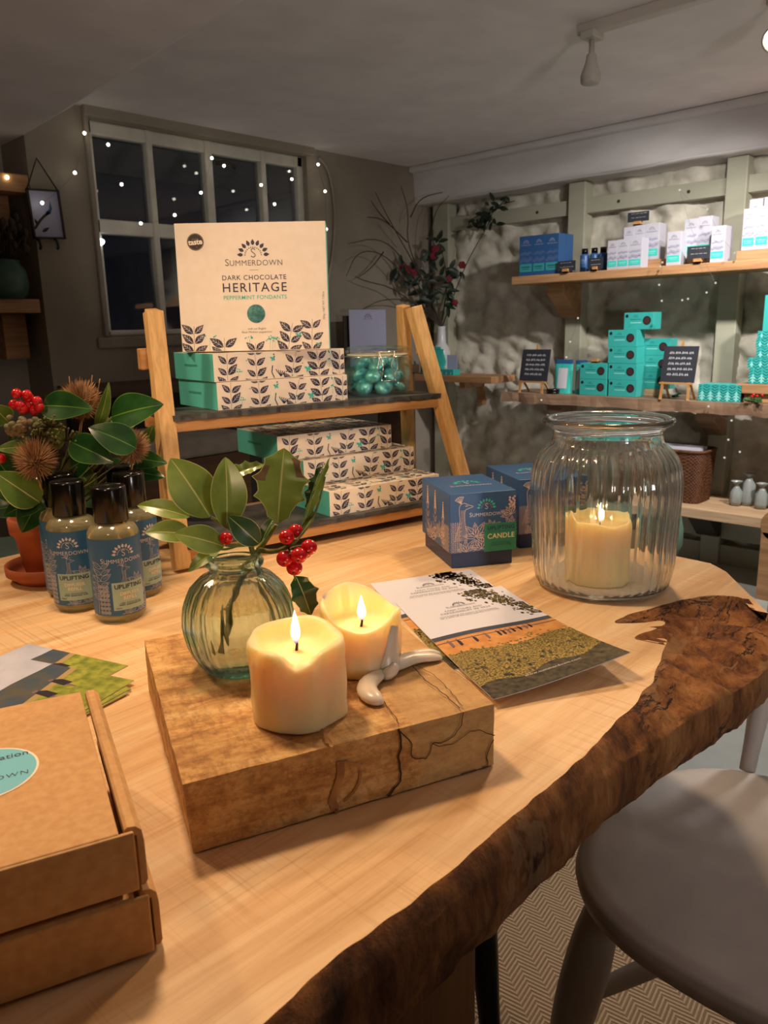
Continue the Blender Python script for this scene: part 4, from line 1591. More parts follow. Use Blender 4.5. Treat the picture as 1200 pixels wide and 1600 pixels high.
for x, y, z, a in spots:
    rot = MX.Rotation(a, 4, 'Z') @ MX.Rotation(rg.uniform(0.5, 1.2), 4, 'Y') @ MX.Rotation(rg.uniform(-.5, .5), 4, 'X')
    Tm = frame(jp, U) @ MX.Translation((x, y, z)) @ rot
    if sw0 is None:
        g = Geo()

        def lens(t, r, z, i):
            k = 1 + 0.03 * NZ.noise(V((math.cos(t) * 3, math.sin(t) * 3, z * 300)))
            return r * k, z
        g.lathe([(0.0005, -0.0085), (0.007, -0.008), (0.0125, -0.005), (0.0155, -0.0012), (0.0155, 0.0012), (0.0125, 0.005), (0.007, 0.008), (0.0005, 0.0085)], 24, 0, True, None, lens)
        sw0 = g.build('foil_sweet', M_sweet, None, Tm)
        o = sw0
    else:
        o = sw0.copy()
        COL.objects.link(o)
        o.matrix_world = Tm
    tag(o, 'round mint in teal foil inside the small clip-top jar', 'sweet', 'foil wrapped sweets in the clip-top jar')
# ================================================================== candle cartons
def art_plume(out, x, y0, h, m, rng):
    """lavender-like spike drawn in outline"""
    art(out, stroke([(x, y0), (x + 0.001, y0 + h * 0.6)], 0.0005), m)
    for k in range(4):
        yy = y0 + h * (0.08 + 0.15 * k)
        for sd in (-1, 1):
            a = PI / 2 + sd * (0.95 - 0.1 * k)
            L = h * (0.22 - 0.025 * k)
            p = leaf2(x, yy, a, L, L * 0.42, 6)
            art(out, stroke(p, 0.0005, True), m)
            art(out, stroke([(x, yy), (x + math.cos(a) * L * 0.8, yy + math.sin(a) * L * 0.8)], 0.0004), m)
    for k in range(7):
        yy = y0 + h * (0.66 + 0.05 * k)
        r = h * 0.045 * (1.15 - k * 0.1)
        for sd in (-0.6, 0.6):
            art(out, disc2(x + sd * r + 0.001, yy, r * 0.62, 6, r * 0.8), m)


def art_leafspray(out, x, y, s, m, rng, n=5, a0=0.3, a1=2.8):
    for k in range(n):
        a = a0 + (a1 - a0) * k / (n - 1) + rng.uniform(-.1, .1)
        L = s * rng.uniform(0.8, 1.1)
        p = leaf2(x, y, a, L, L * 0.42, 7)
        art(out, stroke(p, s * 0.035, True), m)
        c, sn = math.cos(a), math.sin(a)
        art(out, stroke([(x, y), (x + c * L * 0.85, y + sn * L * 0.85)], s * 0.022), m)
        for q in (0.3, 0.45, 0.6, 0.72):
            for e in (-1, 1):
                b2 = a + e * 0.6
                p0 = (x + c * L * q, y + sn * L * q)
                art(out, stroke([p0, (p0[0] + math.cos(b2) * L * 0.13, p0[1] + math.sin(b2) * L * 0.13)], s * 0.018), m)


def art_bird(out, x, y, s, m):
    """crested bird drawn in fine lines, facing right; (x,y) = foot of the neck, s = height"""
    neckL = smooth([(-0.18, -0.25), (-0.10, 0.05), (-0.02, 0.25), (-0.05, 0.50), (-0.05, 0.66), (0.0, 0.73)], 2)
    neckR = smooth([(0.16, -0.25), (0.14, 0.0), (0.10, 0.25), (0.09, 0.48), (0.12, 0.58)], 2)
    head = smooth([(0.0, 0.73), (0.07, 0.76), (0.15, 0.73), (0.20, 0.70), (0.31, 0.665), (0.33, 0.64), (0.24, 0.625), (0.12, 0.58)], 1)
    q = lambda pts: [(x + a * s, y + b * s) for a, b in pts]
    for p in (neckL, neckR, head):
        art(out, stroke(q(p), s * 0.014), m)
    art(out, stroke(q([(0.10, 0.675), (0.15, 0.69), (0.20, 0.675), (0.15, 0.665)]), s * 0.012, True), m)
    for k in range(6):
        a = 1.25 + 0.26 * k
        art(out, stroke(q([(0.0, 0.74), (0.17 * math.cos(a), 0.74 + 0.17 * math.sin(a))]), s * 0.014), m)
        art(out, disc2(x + 0.18 * s * math.cos(a), y + (0.74 + 0.18 * math.sin(a)) * s, s * 0.018, 6), m)
    for k in range(24):
        t = -0.22 + k * 0.034
        xl = -0.17 + 0.16 * min(1, max(0, (t + 0.25) / 0.5))
        xr = 0.155 - 0.06 * min(1, max(0, (t + 0.25) / 0.5))
        art(out, stroke(q([(xl, t), ((xl + xr) / 2, t - 0.012), (xr, t)]), s * 0.009), m)


def art_scales(out, x0, x1, y0, y1, r, m):
    j = 0
    y = y0
    while y < y1:
        x = x0 + (r if j % 2 else 0)
        while x < x1:
            art(out, stroke(arc(x, y, r, PI, 2 * PI, 6), r * 0.16), m)
            art(out, disc2(x, y - r * 0.3, r * 0.28, 5), m)
            x += 2 * r
        y += r * 0.9
        j += 1


CS, CD = 0.0970, 0.132
ch = 0.106
lidz = 0.022


def candle_carton(label, T):
    t = thing('candle_carton', label, 'box', T, 'blue candle cartons on the table')
    g = Geo().box(0.0035, CS - 0.0035, 0.0035, CD - 0.0035, 0, lidz + 0.02)
    g.build('base', [M_bluedk], t, bevel=0.0006)
    g = Geo().box(0, CS, 0, CD, lidz, ch)
    g.build('lid', [M_blue], t, bevel=0.0008)
    rg = random.Random(2)
    # front: bird, name, leaves
    a = []
    art_bird(a, 0.016, lidz + 0.030, 0.054, 1)
    art_scales(a, 0.001, 0.014, lidz + 0.004, lidz + 0.045, 0.0032, 1)
    art_leafspray(a, 0.038, lidz + 0.022, 0.023, 1, rg, 6, -0.4, 3.0)
    art_leafspray(a, 0.024, lidz + 0.001, 0.019, 1, rg, 5, 0.3, 2.9)
    art_leafspray(a, 0.046, lidz + 0.004, 0.022, 1, rg, 5, 0.3, 2.9)
    art_leafspray(a, 0.062, lidz + 0.032, 0.014, 1, rg, 4, 0.6, 2.5)
    art_leafspray(a, 0.090, lidz + 0.050, 0.017, 1, rg, 5, 0.9, 3.3)
    for k in range(14):
        art(a, disc2(0.091 + 0.004 * math.cos(k * 2.4), lidz + 0.068 + 0.0012 * (k - 7), 0.0017, 6), 1)
    art_leafspray(a, 0.090, lidz + 0.032, 0.016, 1, rg, 5, 0.9, 3.3)
    art_logo(a, 0.053, lidz + 0.062, 0.0145, 2, 3, 4)
    art_name(a, 0.054, lidz + 0.0505, 0.052, 4)
    a = clip_art(a, 0.001, CS - 0.001, lidz + 0.001, ch - 0.001)
    Geo().flat(a, lambda x, y, l: (x, -0.0004 - l, y)).build('printed_front', [M_bluedk, M_copper, M_teal, M_orange, M_white], t)
    # left side: plumes and leaves (x runs from the back edge to the front edge)
    a = []
    for x, h in ((0.030, 0.078), (0.066, 0.078), (0.102, 0.068)):
        art_plume(a, x, lidz + 0.002, h, 1, rg)
    art_leafspray(a, 0.048, lidz + 0.004, 0.028, 1, rg, 5)
    art_leafspray(a, 0.086, lidz + 0.014, 0.024, 1, rg, 5)
    art_scales(a, 0.104, 0.129, lidz + 0.004, lidz + 0.040, 0.0032, 1)
    for k in range(12):
        art(a, stroke(arc(0.098 + 0.004 * (k % 2), lidz + 0.006 + 0.003 * k, 0.0026, 0, 2 * PI, 8), 0.0005), 1)
    a = clip_art(a, 0.001, CD - 0.001, lidz + 0.001, ch - 0.001)
    Geo().flat(a, lambda x, y, l: (-0.0004 - l, CD - x, y)).build('printed_side', [M_bluedk, M_copper], t)
    # top: logo and name
    a = []
    art_logo(a, CS / 2, CD * 0.50, 0.022, 2, 2, 4)
    art_name(a, CS / 2, CD * 0.36, 0.062, 4)
    Geo().flat(a, lambda x, y, l: (x, y, ch + 0.0004 + l)).build('printed_top', [M_bluedk, M_copper, M_teal, M_orange, M_white], t)
    # green sticker wrapped on the front lower right
    g = Geo().box(0.050, CS + 0.0006, -0.0010, -0.0004, lidz - 0.001, lidz + 0.039, 0)
    st_ = g.build('sticker', [mat('green sticker', C(44, 140, 112), 0.5)], t)
    a = []
    art_text(a, 'UPLIFTING', 0.0745, lidz + 0.0300, 0.040, 0, 0, 1.05, 0.02)
    art(a, stroke([(0.054, lidz + 0.0275), (0.095, lidz + 0.0275)], 0.0004), 0)
    art_text(a, 'CANDLE', 0.0745, lidz + 0.0175, 0.040, 1, 0, 1.05, 0.012)
    art_text(a, 'lemon, mint and rosemary', 0.0745, lidz + 0.0105, 0.026, 0)
    art_text(a, 'natural wax 200g', 0.0745, lidz + 0.007, 0.030, 0)
    Geo().flat(a, lambda x, y, l: (x, -0.0014 - l, y)).build('lettering', [M_bluedk, mat('pale gold print', C(236, 224, 180), 0.5)], st_)
    return t


c0 = onz(697, 888)
c1 = onz(795, 883)
c1d = (c1 - c0).normalized()
c1d = V((0.082, -0.051, 0)).normalized()
Tc = frame(V((0.812, 0.666, TZ + 0.0004)), c1d)
cc = candle_carton('blue candle carton with green sticker, the nearer one with its whole front showing', Tc)
cc2 = dup(cc, frame(V((0.955, 0.652, TZ + 0.0004)), c1d), 'blue candle carton standing behind the large glass jar')

# ================================================================== diffuser refill bottles
M_oil = mat('pale yellow oil', C(238, 228, 178), 0.12)
M_oil.node_tree.nodes['Principled BSDF'].inputs['Transmission Weight'].default_value = 0.8
M_lab = mat('blue bottle label', C(48, 104, 156), 0.35)
M_labg = mat('pale green label', C(168, 200, 196), 0.5)
bR, bH = 0.0292, 0.108


def bottle(label, T, turn=0.0):
    t = thing('refill_bottle', label, 'bottle', T, 'blue labelled refill bottles')
    pr = [(0.001, 0.002), (bR * 0.7, 0.0), (bR * 0.9, 0.001), (bR, 0.006), (bR, 0.10), (bR * 0.985, 0.106), (bR * 0.86, 0.112), (bR * 0.62, 0.1155), (bR * 0.56, 0.117), (bR * 0.56, 0.121), (0.001, 0.121)]
    Geo().lathe(pr, 48).build('bottle_body', M_oil, t)
    cr = bR * 0.665
    Geo().lathe([(cr * 0.98, 0.1175), (cr, 0.1185), (cr, 0.156), (cr * 0.97, 0.1585), (cr * 0.88, 0.1592), (cr * 0.86, 0.1585), (0.001, 0.1585)], 40).build('cap', M_black, t)
    rl = bR + 0.0004
    z0, z1 = 0.010, 0.1015
    half = 0.041          # half width round the bottle
    mp = lambda x, y, l: ((rl + 0.0002 + l) * math.sin(x / rl + turn), -(rl + 0.0002 + l) * math.cos(x / rl + turn), y)
    g = Geo().grid(lambda u, v: mp(-half * 1.25 + u * half * 2.5, z0 + v * (z1 - z0), -0.0002), 36, 1, 0)
    lab = g.build('label', [M_lab], t)
    a = []
    rg = random.Random(4)
    art_logo(a, 0.006, 0.083, 0.0135, 1, 1, 1)
    art_name(a, 0.004, 0.0735, 0.050, 1)
    art(a, stroke([(-0.002, 0.0705), (0.008, 0.0705)], 0.0004), 1)
    art_bird(a, 0.004, 0.050, 0.025, 2)
    art_leafspray(a, 0.020, 0.048, 0.013, 2, rg, 4, 0.5, 2.6)
    art_leafspray(a, 0.030, 0.030, 0.018, 2, rg, 4, 0.9, 2.4)
    art_leafspray(a, 0.036, 0.012, 0.020, 2, rg, 5, 0.4, 2.6)
    for k in range(6):
        art_leafspray(a, -0.026 + 0.001 * k, 0.030 + k * 0.0075, 0.015, 2, rg, 2, 0.5, 2.7)
    art(a, stroke([(-0.030, 0.012), (-0.027, 0.055), (-0.033, 0.07)], 0.0006), 2)
    for i in range(7):
        for j in range(3):
            art(a, stroke(arc(-0.025 + j * 0.0044, 0.014 + i * 0.0052, 0.0019, 0, 2 * PI, 8), 0.0007), 2)
            art(a, disc2(-0.025 + j * 0.0044, 0.014 + i * 0.0052, 0.0009, 6), 2)
    art_leafspray(a, 0.008, 0.010, 0.010, 2, rg, 6, 0.1, 3.0)
    art_leafspray(a, 0.024, 0.010, 0.010, 2, rg, 6, 0.1, 3.0)
    a = clip_art(a, -half * 1.2, half * 1.2, z0 + 0.001, z1 - 0.001)
    Geo().flat(a, mp).build('printed_artwork', [M_lab, M_white, mat('silver print', C(190, 192, 204), 0.4)], lab)
    a2 = [([(-0.0105 + 0.040 * (i / 8), 0.0165) for i in range(9)] + [(-0.0105 + 0.040 * (1 - i / 8), 0.050) for i in range(9)], [(i, i + 1, 16 - i, 17 - i) for i in range(8)], 0, 0.0002)]
    st_ = Geo().flat(a2, mp).build('sticker', [M_labg], lab)
    a3 = []
    art_text(a3, 'UPLIFTING', 0.0095, 0.0425, 0.034, 0, 0.0005, 1, 0.02)
    art(a3, stroke([(-0.0075, 0.0403), (0.0265, 0.0403)], 0.0003), 0, 0.0005)
    art_text(a3, 'DIFFUSER', 0.0095, 0.0345, 0.023, 1, 0.0005, 1, 0.02)
    art_text(a3, 'REFILL', 0.0095, 0.0292, 0.016, 1, 0.0005, 1, 0.02)
    art_text(a3, 'lemon, mint and rosemary', 0.0095, 0.0245, 0.024, 0, 0.0005)
    art_text(a3, 'with essential oils', 0.0095, 0.0218, 0.027, 0, 0.0005)
    art_text(a3, '100ml', -0.005, 0.018, 0.006, 0, 0.0005)
    Geo().flat(a3, mp).build('lettering', [M_navy, mat('cream label text', C(244, 234, 208), 0.5)], t)
    return t


def face_cam(p):
    return math.atan2(p.y - CAM.y, p.x - CAM.x) - PI / 2


bps = [((190, 962), 0.10, 'front diffuser refill bottle with black cap, nearest of the blue bottles'),
       ((126, 946), -0.45, 'left diffuser refill bottle with black cap, beside the nearest blue bottle'),
       ((218, 926), 0.55, 'diffuser refill bottle half hidden behind the nearest blue bottle'),
       ((112, 925), -0.2, 'diffuser refill bottle hidden behind the left blue bottle'),
       ((206, 906), 0.2, 'hindmost diffuser refill bottle, only its black cap showing')]
b0 = None
sp_ = []
for (x, y), rot, lab in bps:
    p = onz(x, y) + V((0, 0, 0.0004))
    for s_ in sp_:
        d_ = V((p.x - s_.x, p.y - s_.y, 0))
        if d_.length < 2 * bR + 0.002:
            p += d_.normalized() * (2 * bR + 0.002 - d_.length)
    sp_.append(p)
    T = MX.Translation(p) @ MX.Rotation(face_cam(p) + rot, 4, 'Z')
    if b0 is None:
        b0 = bottle(lab, T)
    else:
        dup(b0, T, lab)

# ================================================================== potted winter foliage
M_terra = mottled('terracotta', C(176, 92, 52), C(156, 78, 42), 30, 0.7, 0.1, 0.001)
M_soil = mottled('dark soil', C(40, 28, 20), C(24, 18, 14), 80, 0.95, 0.6, 0.003)
M_thist = mottled('dry teasel', C(190, 148, 108), C(140, 104, 72), 60, 0.85, 0.3, 0.001)
M_seed = mottled('ivy seed head', C(110, 112, 78), C(134, 108, 84), 50, 0.7, 0.2, 0.001)
M_twig = mottled('green twig', C(112, 116, 60), C(84, 78, 44), 60, 0.7, 0.2, 0.001)
pb = onz(82, 902)
pb = pb + V((0, 0, 0.0004))
pot = thing('potted_arrangement', 'terracotta pot of glossy evergreen leaves, teasel heads and red berries', 'plant', pb)
pk = px_of(pb)[2] / F_PX
saucer = thing('plant_saucer', 'orange terracotta saucer under the pot of winter foliage', 'saucer', pb)
Geo().lathe([(0.001, 0.0), (0.044, 0.0), (0.050, 0.006), (0.0585, 0.012), (0.059, 0.024), (0.0565, 0.0245), (0.054, 0.015), (0.046, 0.006), (0.001, 0.006)], 48).build('dish', M_terra, saucer)
pot.location = pb + V((0, 0, 0.0066))
po = V(pot.location)
Geo().lathe([(0.001, 0.0), (0.030, 0.0), (0.032, 0.002), (0.042, 0.062), (0.047, 0.062), (0.048, 0.082), (0.043, 0.083), (0.040, 0.070), (0.001, 0.070)], 40).build('flower_pot', M_terra, pot)
Geo().lathe([(0.001, 0.0705), (0.0405, 0.0705), (0.03, 0.078), (0.001, 0.081)], 24).build('soil', M_soil, pot)


def pp_(x, y, d=0.0):
    return onp(x, y, po + VN * d, VN) - po


pl_leaves = [  # base px, tip px, width px, depth, normal (side, up), material
    ((92, 668), (66, 630), 0, 0, 0, 0, 0),
    ((66, 634), (146, 640), 42, -0.06, 0.1, 0.5, 0), ((174, 652), (256, 632), 50, -0.05, 0.0, 0.5, 0), ((212, 700), (138, 668), 44, -0.08, 0.2, 0.7, 0),
    ((110, 690), (178, 722), 40, -0.08, -0.2, 0.5, 0), ((152, 668), (170, 596), 18, -0.04, 0.9, 0.0, 1), ((62, 785), (-8, 738), 46, -0.08, 0.1, 0.5, 1),
    ((58, 770), (-20, 765), 40, -0.07, 0.0, 0.6, 0), ((62, 782), (34, 832), 40, -0.075, 0.2, 0.4, 0), ((70, 775), (6, 806), 34, -0.07, 0.1, 0.4, 0),
    ((14, 660), (-14, 632), 30, -0.03, 0.2, 0.5, 1), ((50, 700), (-6, 702), 22, -0.05, 0.0, 0.7, 1), ((120, 730), (146, 768), 30, -0.05, 0.3, 0.4, 1),
    ((170, 720), (206, 752), 26, -0.03, 0.1, 0.6, 0), ((200, 715), (262, 724), 30, 0.0, -0.1, 0.5, 0), ((190, 735), (258, 746), 32, 0.01, 0.0, 0.6, 0),
    ((150, 740), (110, 770), 34, -0.03, 0.0, 0.5, 0), ((100, 740), (150, 706), 34, -0.03, 0.3, 0.3, 0), ((60, 740), (96, 760), 30, -0.04, 0.2, 0.5, 0),
    ((186, 690), (236, 690), 30, 0.03, 0.1, 0.8, 0), ((40, 720), (72, 690), 30, 0.0, 0.2, 0.5, 0), ((16, 690), (40, 660), 26, 0.0, -0.3, 0.5, 0),
    ((176, 690), (150, 640), 26, 0.02, 0.5, 0.3, 1), ((200, 664), (230, 640), 24, 0.04, -0.3, 0.5, 1), ((20, 750), (-20, 700), 40, 0.0, 0.3, 0.5, 0),
    ((230, 690), (240, 664), 20, 0.05, 0.3, 0.4, 1), ((80, 700), (100, 660), 26, 0.0, 0.4, 0.3, 1), ((120, 770), (176, 790), 34, 0.0, 0.2, 0.5, 0),
    ((150, 770), (214, 800), 34, 0.02, 0.2, 0.5, 0), ((30, 790), (-20, 800), 36, 0.02, 0.0, 0.6, 0), ((84, 800), (120, 836), 30, 0.0, 0.2, 0.4, 0)]
for (b_, t_, w_, d_, sn_, un_, k_) in pl_leaves[1:]:
    if 84 <= t_[0] <= 215 and t_[1] > 735:
        d_ += 0.06
    nn = -VN + SIDE * sn_ + V((0, 0, un_))
    lg = leaf_geo(pp_(*b_, d_), pp_(*t_, d_ - 0.012), w_ * pk * 1.08, 0, 0.16, 0.12, tuple(nn), shape=0.72)
    lg.build('leaf', [M_everlt if k_ else M_ever, M_edge if k_ else M_everlt], pot)
g = Geo()
rg = random.Random(6)
for (b_, t_, w_, d_, sn_, un_, k_) in pl_leaves[1:]:
    g.tube(smooth([tuple(V((rg.uniform(-.02, .02), rg.uniform(-.02, .02), 0.074))), tuple(pp_(b_[0], b_[1] + 14, d_ * 0.5) * 0.8 + V((0, 0, 0.02))), tuple(pp_(*b_, d_))], 1), 0.0013, 5)
g.build('stems', M_twig, pot)


def teasel(x, y, d, r, n=420):
    c = pp_(x, y, d)
    g = Geo().ball(c, (r * 0.5, r * 0.5, r * 0.56), 14, 10)
    for k in range(n):
        zz = 1 - 2 * (k + .5) / n
        a = k * 2.399963
        q = math.sqrt(1 - zz * zz)
        dv = V((q * math.cos(a), q * math.sin(a), zz))
        e1 = dv.orthogonal().normalized()
        e2 = dv.cross(e1)
        bpt = V(c) + dv * r * 0.45
        tipp = V(c) + (dv + e1 * rg.uniform(-.1, .1) + V((0, 0, 0.12))) * r * rg.uniform(0.95, 1.12)
        w = r * 0.05
        g.add([bpt + e1 * w, bpt - e1 * w * .5 + e2 * w, bpt - e1 * w * .5 - e2 * w, tipp], [(0, 1, 3), (1, 2, 3), (2, 0, 3)])
    if x < 100:
        g.tube([c - V((0, 0, r * 0.6)), c - V((0, 0, r * 1.6)) + VN * 0.01], 0.0016, 6)
    else:
        g.tube([c - V((0, 0, r * 0.6)), c - V((0, 0, r * 2.2)) - SIDE * 0.01], 0.0016, 6)
    g.build('teasel_head', M_thist, pot)
    return c


teasel(56, 721, -0.085, 31 * pk)
tc_ = teasel(126, 628, -0.02, 31 * pk)
teasel(206, 700, -0.035, 27 * pk)
for s_, (dx, dy) in enumerate(((-46, -2), (-34, 20), (-18, -30), (18, -32), (30, -26), (8, -14))):
    g = Geo().tube(smooth([tuple(pp_(126, 655, -0.02)), tuple(pp_(126 + dx * 0.8, 640 + dy * 0.3, -0.03)), tuple(pp_(126 + dx, 618 + dy, -0.03))], 1), [0.0011] * 4 + [0.0006] * 2, 5)
    g.build('bract', M_thist, pot)
for x, y in ((26, 615), (42, 617), (45, 622), (58, 627), (22, 632), (31, 634), (44, 633), (62, 637), (53, 642), (36, 640), (2, 716)):
    Geo().ball(pp_(x, y, -0.06 + rg.uniform(-.006, .006)), 7.2 * pk, 12, 9).build('berry', M_berry, pot)
g = Geo()
for x, y in ((26, 615), (58, 627), (22, 632), (53, 642)):
    g.tube([pp_(40, 648, -0.055), pp_((x + 40) / 2, (y + 640) / 2, -0.056), pp_(x, y, -0.056)], 0.0010, 5)
g.build('berry_stalks', M_twig, pot)
# ivy seed clusters
g = Geo()
for k in range(34):
    a, q = rg.random() * 2 * PI, math.sqrt(rg.random())
    g.ball(pp_(34 + 26 * q * math.cos(a), 664 + 17 * q * math.sin(a), -0.065 - 0.012 * (1 - q)), (5.2 * pk, 5.2 * pk, 4.6 * pk), 8, 6)
o_ = g.build('ivy_seed_head', M_seed, pot)
for cx_, cy_, n_ in ((78, 668, 34), (104, 690, 30), (60, 684, 22)):
    g = Geo()
    for k in range(n_):
        a = rg.uniform(-0.4, PI + 0.4)
        r = rg.uniform(12, 26)
        e_ = pp_(cx_ + r * math.cos(a), cy_ - r * 0.8 * math.sin(a), -0.075 + rg.uniform(-.012, .012))
        g.tube([pp_(cx_, cy_, -0.06), e_], 0.0006, 4)
        g.ball(e_, 1.9 * pk, 6, 4)
    g.build('ivy_flower_head', M_twig, pot)
# ================================================================== leaflets
M_paper = mat('leaflet paper', C(228, 230, 246), 0.35)
M_skyl = mottled('printed pale sky', C(224, 228, 250), C(232, 228, 226), 3, 0.35, 0, 0)
M_hill = mat('printed far hills', C(72, 78, 92), 0.35)
M_gold2 = mottled('printed golden field', C(226, 164, 94), C(204, 138, 74), 90, 0.35, 0, 0)
M_hedge = mottled('printed hedge', C(178, 152, 80), C(70, 68, 36), 520, 0.35, 0, 0, (1, 1, 1), 8, 0.40, 0.60)
M_tree = mottled('printed tree', C(42, 38, 30), C(92, 84, 62), 150, 0.35, 0, 0)
M_folk = mat('printed walkers', C(52, 44, 56), 0.35)
M_folk2 = mat('printed walkers light', C(130, 104, 112), 0.35)
M_skyblue = mottled('printed cloudy sky', C(206, 206, 222), C(178, 184, 206), 20, 0.35, 0, 0)
M_forest = mottled('printed forest', C(66, 84, 104), C(96, 92, 80), 45, 0.35, 0, 0)
M_grass = mottled('printed grass', C(168, 170, 70), C(110, 124, 48), 90, 0.35, 0, 0)
M_path = mat('printed path', C(176, 150, 104), 0.35)
LPR = [M_paper, M_skyl, M_hill, M_gold2, M_hedge, M_tree, M_folk, M_folk2, M_grey, M_white]


def leaflet_art():
    a = []
    rg = random.Random(21)
    n = 14
    hl = lambda u: 0.555 + 0.012 * math.sin(u * 5) + 0.012 * u

    def band(f0, f1, m, lift=0.0, rows=8):
        pts = [(i / n, f0(i / n) + (f1(i / n) - f0(i / n)) * j / rows) for j in range(rows + 1) for i in range(n + 1)]
        art(a, (pts, [(j * (n + 1) + i, j * (n + 1) + i + 1, (j + 1) * (n + 1) + i + 1, (j + 1) * (n + 1) + i) for j in range(rows) for i in range(n)]), m, lift)
    band(lambda u: hl(u), lambda u: 1.0, 1)
    band(lambda u: hl(u) - 0.03, lambda u: hl(u) + 0.008, 2, 0.00005)
    band(lambda u: 0.37 + 0.02 * math.sin(u * 9), lambda u: hl(u) - 0.028, 3)
    band(lambda u: hl(u) - 0.062, lambda u: hl(u) - 0.055, 2, 0.00005)
    band(lambda u: 0.0, lambda u: 0.38 + 0.02 * math.sin(u * 9), 4, 0.00005)
    band(lambda u: 0.0, lambda u: 0.10 + 0.05 * u + 0.02 * math.sin(u * 14), 5, 0.0001)
    for k in range(520):                      # overhanging boughs at the top right
        t = rg.random()
        px_, py_ = 0.62 + 0.38 * t, 1.0 - 0.40 * max(0, t - 0.35) * 1.4
        u = px_ + rg.gauss(0, 0.05)
        v = py_ - abs(rg.gauss(0, 0.06)) + 0.02
        if 0.4 < u < 1 and 0.6 < v < 1:
            r = rg.uniform(0.005, 0.016)
            art(a, disc2(u, v, r, 6, r * 0.8), 5 if k % 4 else 4, 0.00015)
    for k in range(200):
        u, v = rg.random(), 0.36 + rg.gauss(0, 0.03)
        art(a, disc2(min(.98, max(.02, u)), v, 0.012, 5, 0.007), 4, 0.0001)
    for k in range(60):
        u, v = rg.random() * .96 + .02, rg.random() * 0.3 + .02
        art(a, disc2(u, v, rg.uniform(.006, .016), 6), 5, 0.0001)
    for k, u in enumerate((0.10, 0.17, 0.30, 0.40, 0.50, 0.54, 0.58, 0.62, 0.68, 0.73, 0.77)):
        s = 0.66 - 0.3 * u
        v = 0.47 + 0.03 * u
        m = 6 if k % 3 else 7
        art(a, ngon([(u - .022 * s, v - .03 * s), (u + .022 * s, v - .03 * s), (u + .026 * s, v + .03 * s), (u + .01 * s, v + .05 * s), (u - .016 * s, v + .048 * s)]), m, 0.0001)
        art(a, disc2(u - .003, v + .062 * s, .013 * s, 7), 7, 0.0001)
        art(a, ngon([(u - .012 * s, v - .045 * s), (u - .004 * s, v - .045 * s), (u + .004, v - .03 * s), (u - .016 * s, v - .03 * s)]), 6, 0.0001)
    return a


ARL = leaflet_art()


def leaflet(label, fn, wid, hei):
    t = fn(0, 0)
    root = thing('leaflet', label, 'leaflet', t, 'farm tour leaflets')
    Geo().grid(lambda u, v: fn(u, v) - t, 24, 24, 0).build('sheet', [M_paper], root, solid=0.0003)

    def mp(u, v, l):
        return fn(u, v) - t + V((0, 0, 0.0003 + l))
    Geo().flat(ARL, mp).build('printed_picture', LPR, root)
    a = []
    q = wid / hei
    art_logo(a, 0.0, 0.0, 0.062, 2, 2, 2)
    art_name(a, 0.0, -0.045, 0.26, 2)
    art_text(a, 'FARM TOURS AND', 0.0, -0.115, 0.33, 8, 0, 1.1)
    art_text(a, 'EXPERIENCES IN 2026', 0.0, -0.165, 0.44, 8, 0, 1.1)
    art_text(a, 'Come behind the scenes at Summerdown', 0, -0.22, 0.5, 8)
    art_text(a, 'for a tour of the farm and the mint fields', 0, -0.25, 0.52, 8)
    b_ = []
    art_text(b_, 'www.summerdown.com', 0, 0, 0.42, 9, 0, 1.05)
    g = Geo().flat(a, lambda x, y, l: mp(0.47 + x, 0.86 + y * q, 0.0007))
    g.build('lettering', LPR, root)
    Geo().flat(b_, lambda x, y, l: mp(0.52 + x, 0.085 + y * q, 0.0007)).build('lettering', LPR, root)
    return root


TR = onz(783, 916, TZ + 0.001); BR = onz(985, 1022, TZ + 0.024); BL = onz(771, 1093, TZ + 0.009)
TL = TR + (BL - BR) * 1.0; TL.z = TZ + 0.001


def leafA(u, v):
    fl_ = (TL * (1 - u) + TR * u) * v + (BL * (1 - u) + BR * u) * (1 - v)
    flz = TZ + 0.0016
    c_ = max(0.0, 1 - v) ** 2.2
    z = flz + c_ * (0.0075 + 0.0165 * max(0.0, u) ** 1.5)
    return V((fl_.x, fl_.y, z))


leaflet('front leaflet about farm tours with its near corner curling up off the table', leafA, (TR - TL).length, (TR - BR).length)
TR1 = onz(735, 890); TL1 = onz(549, 917)
dn = (BR - TR); dn.z = 0
ex1 = (TR1 - TL1)
TL1 = TR1 - ex1.normalized() * (TR - TL).length


def leafB(u, v):
    p = TL1 * (1 - u) + TR1 * u + dn * (1 - v)
    return V((p.x, p.y, TZ + 0.0005))


leaflet('rear leaflet about farm tours, mostly covered by the front leaflet', leafB, (TR - TL).length, dn.length)

# ================================================================== picture cards at the left
ca_ = onz(45, 1007); cb2_ = onz(200, 1041)
hv = cb2_ - ca_
CH_ = hv.length
wv = V((hv.y, -hv.x, 0)).normalized()
if wv.dot(onz(0, 1035) - ca_) < 0:
    wv = -wv
CWD = 0.205
CPR = [M_paper, M_skyblue, M_forest, M_grass, M_path, M_folk, M_folk2]


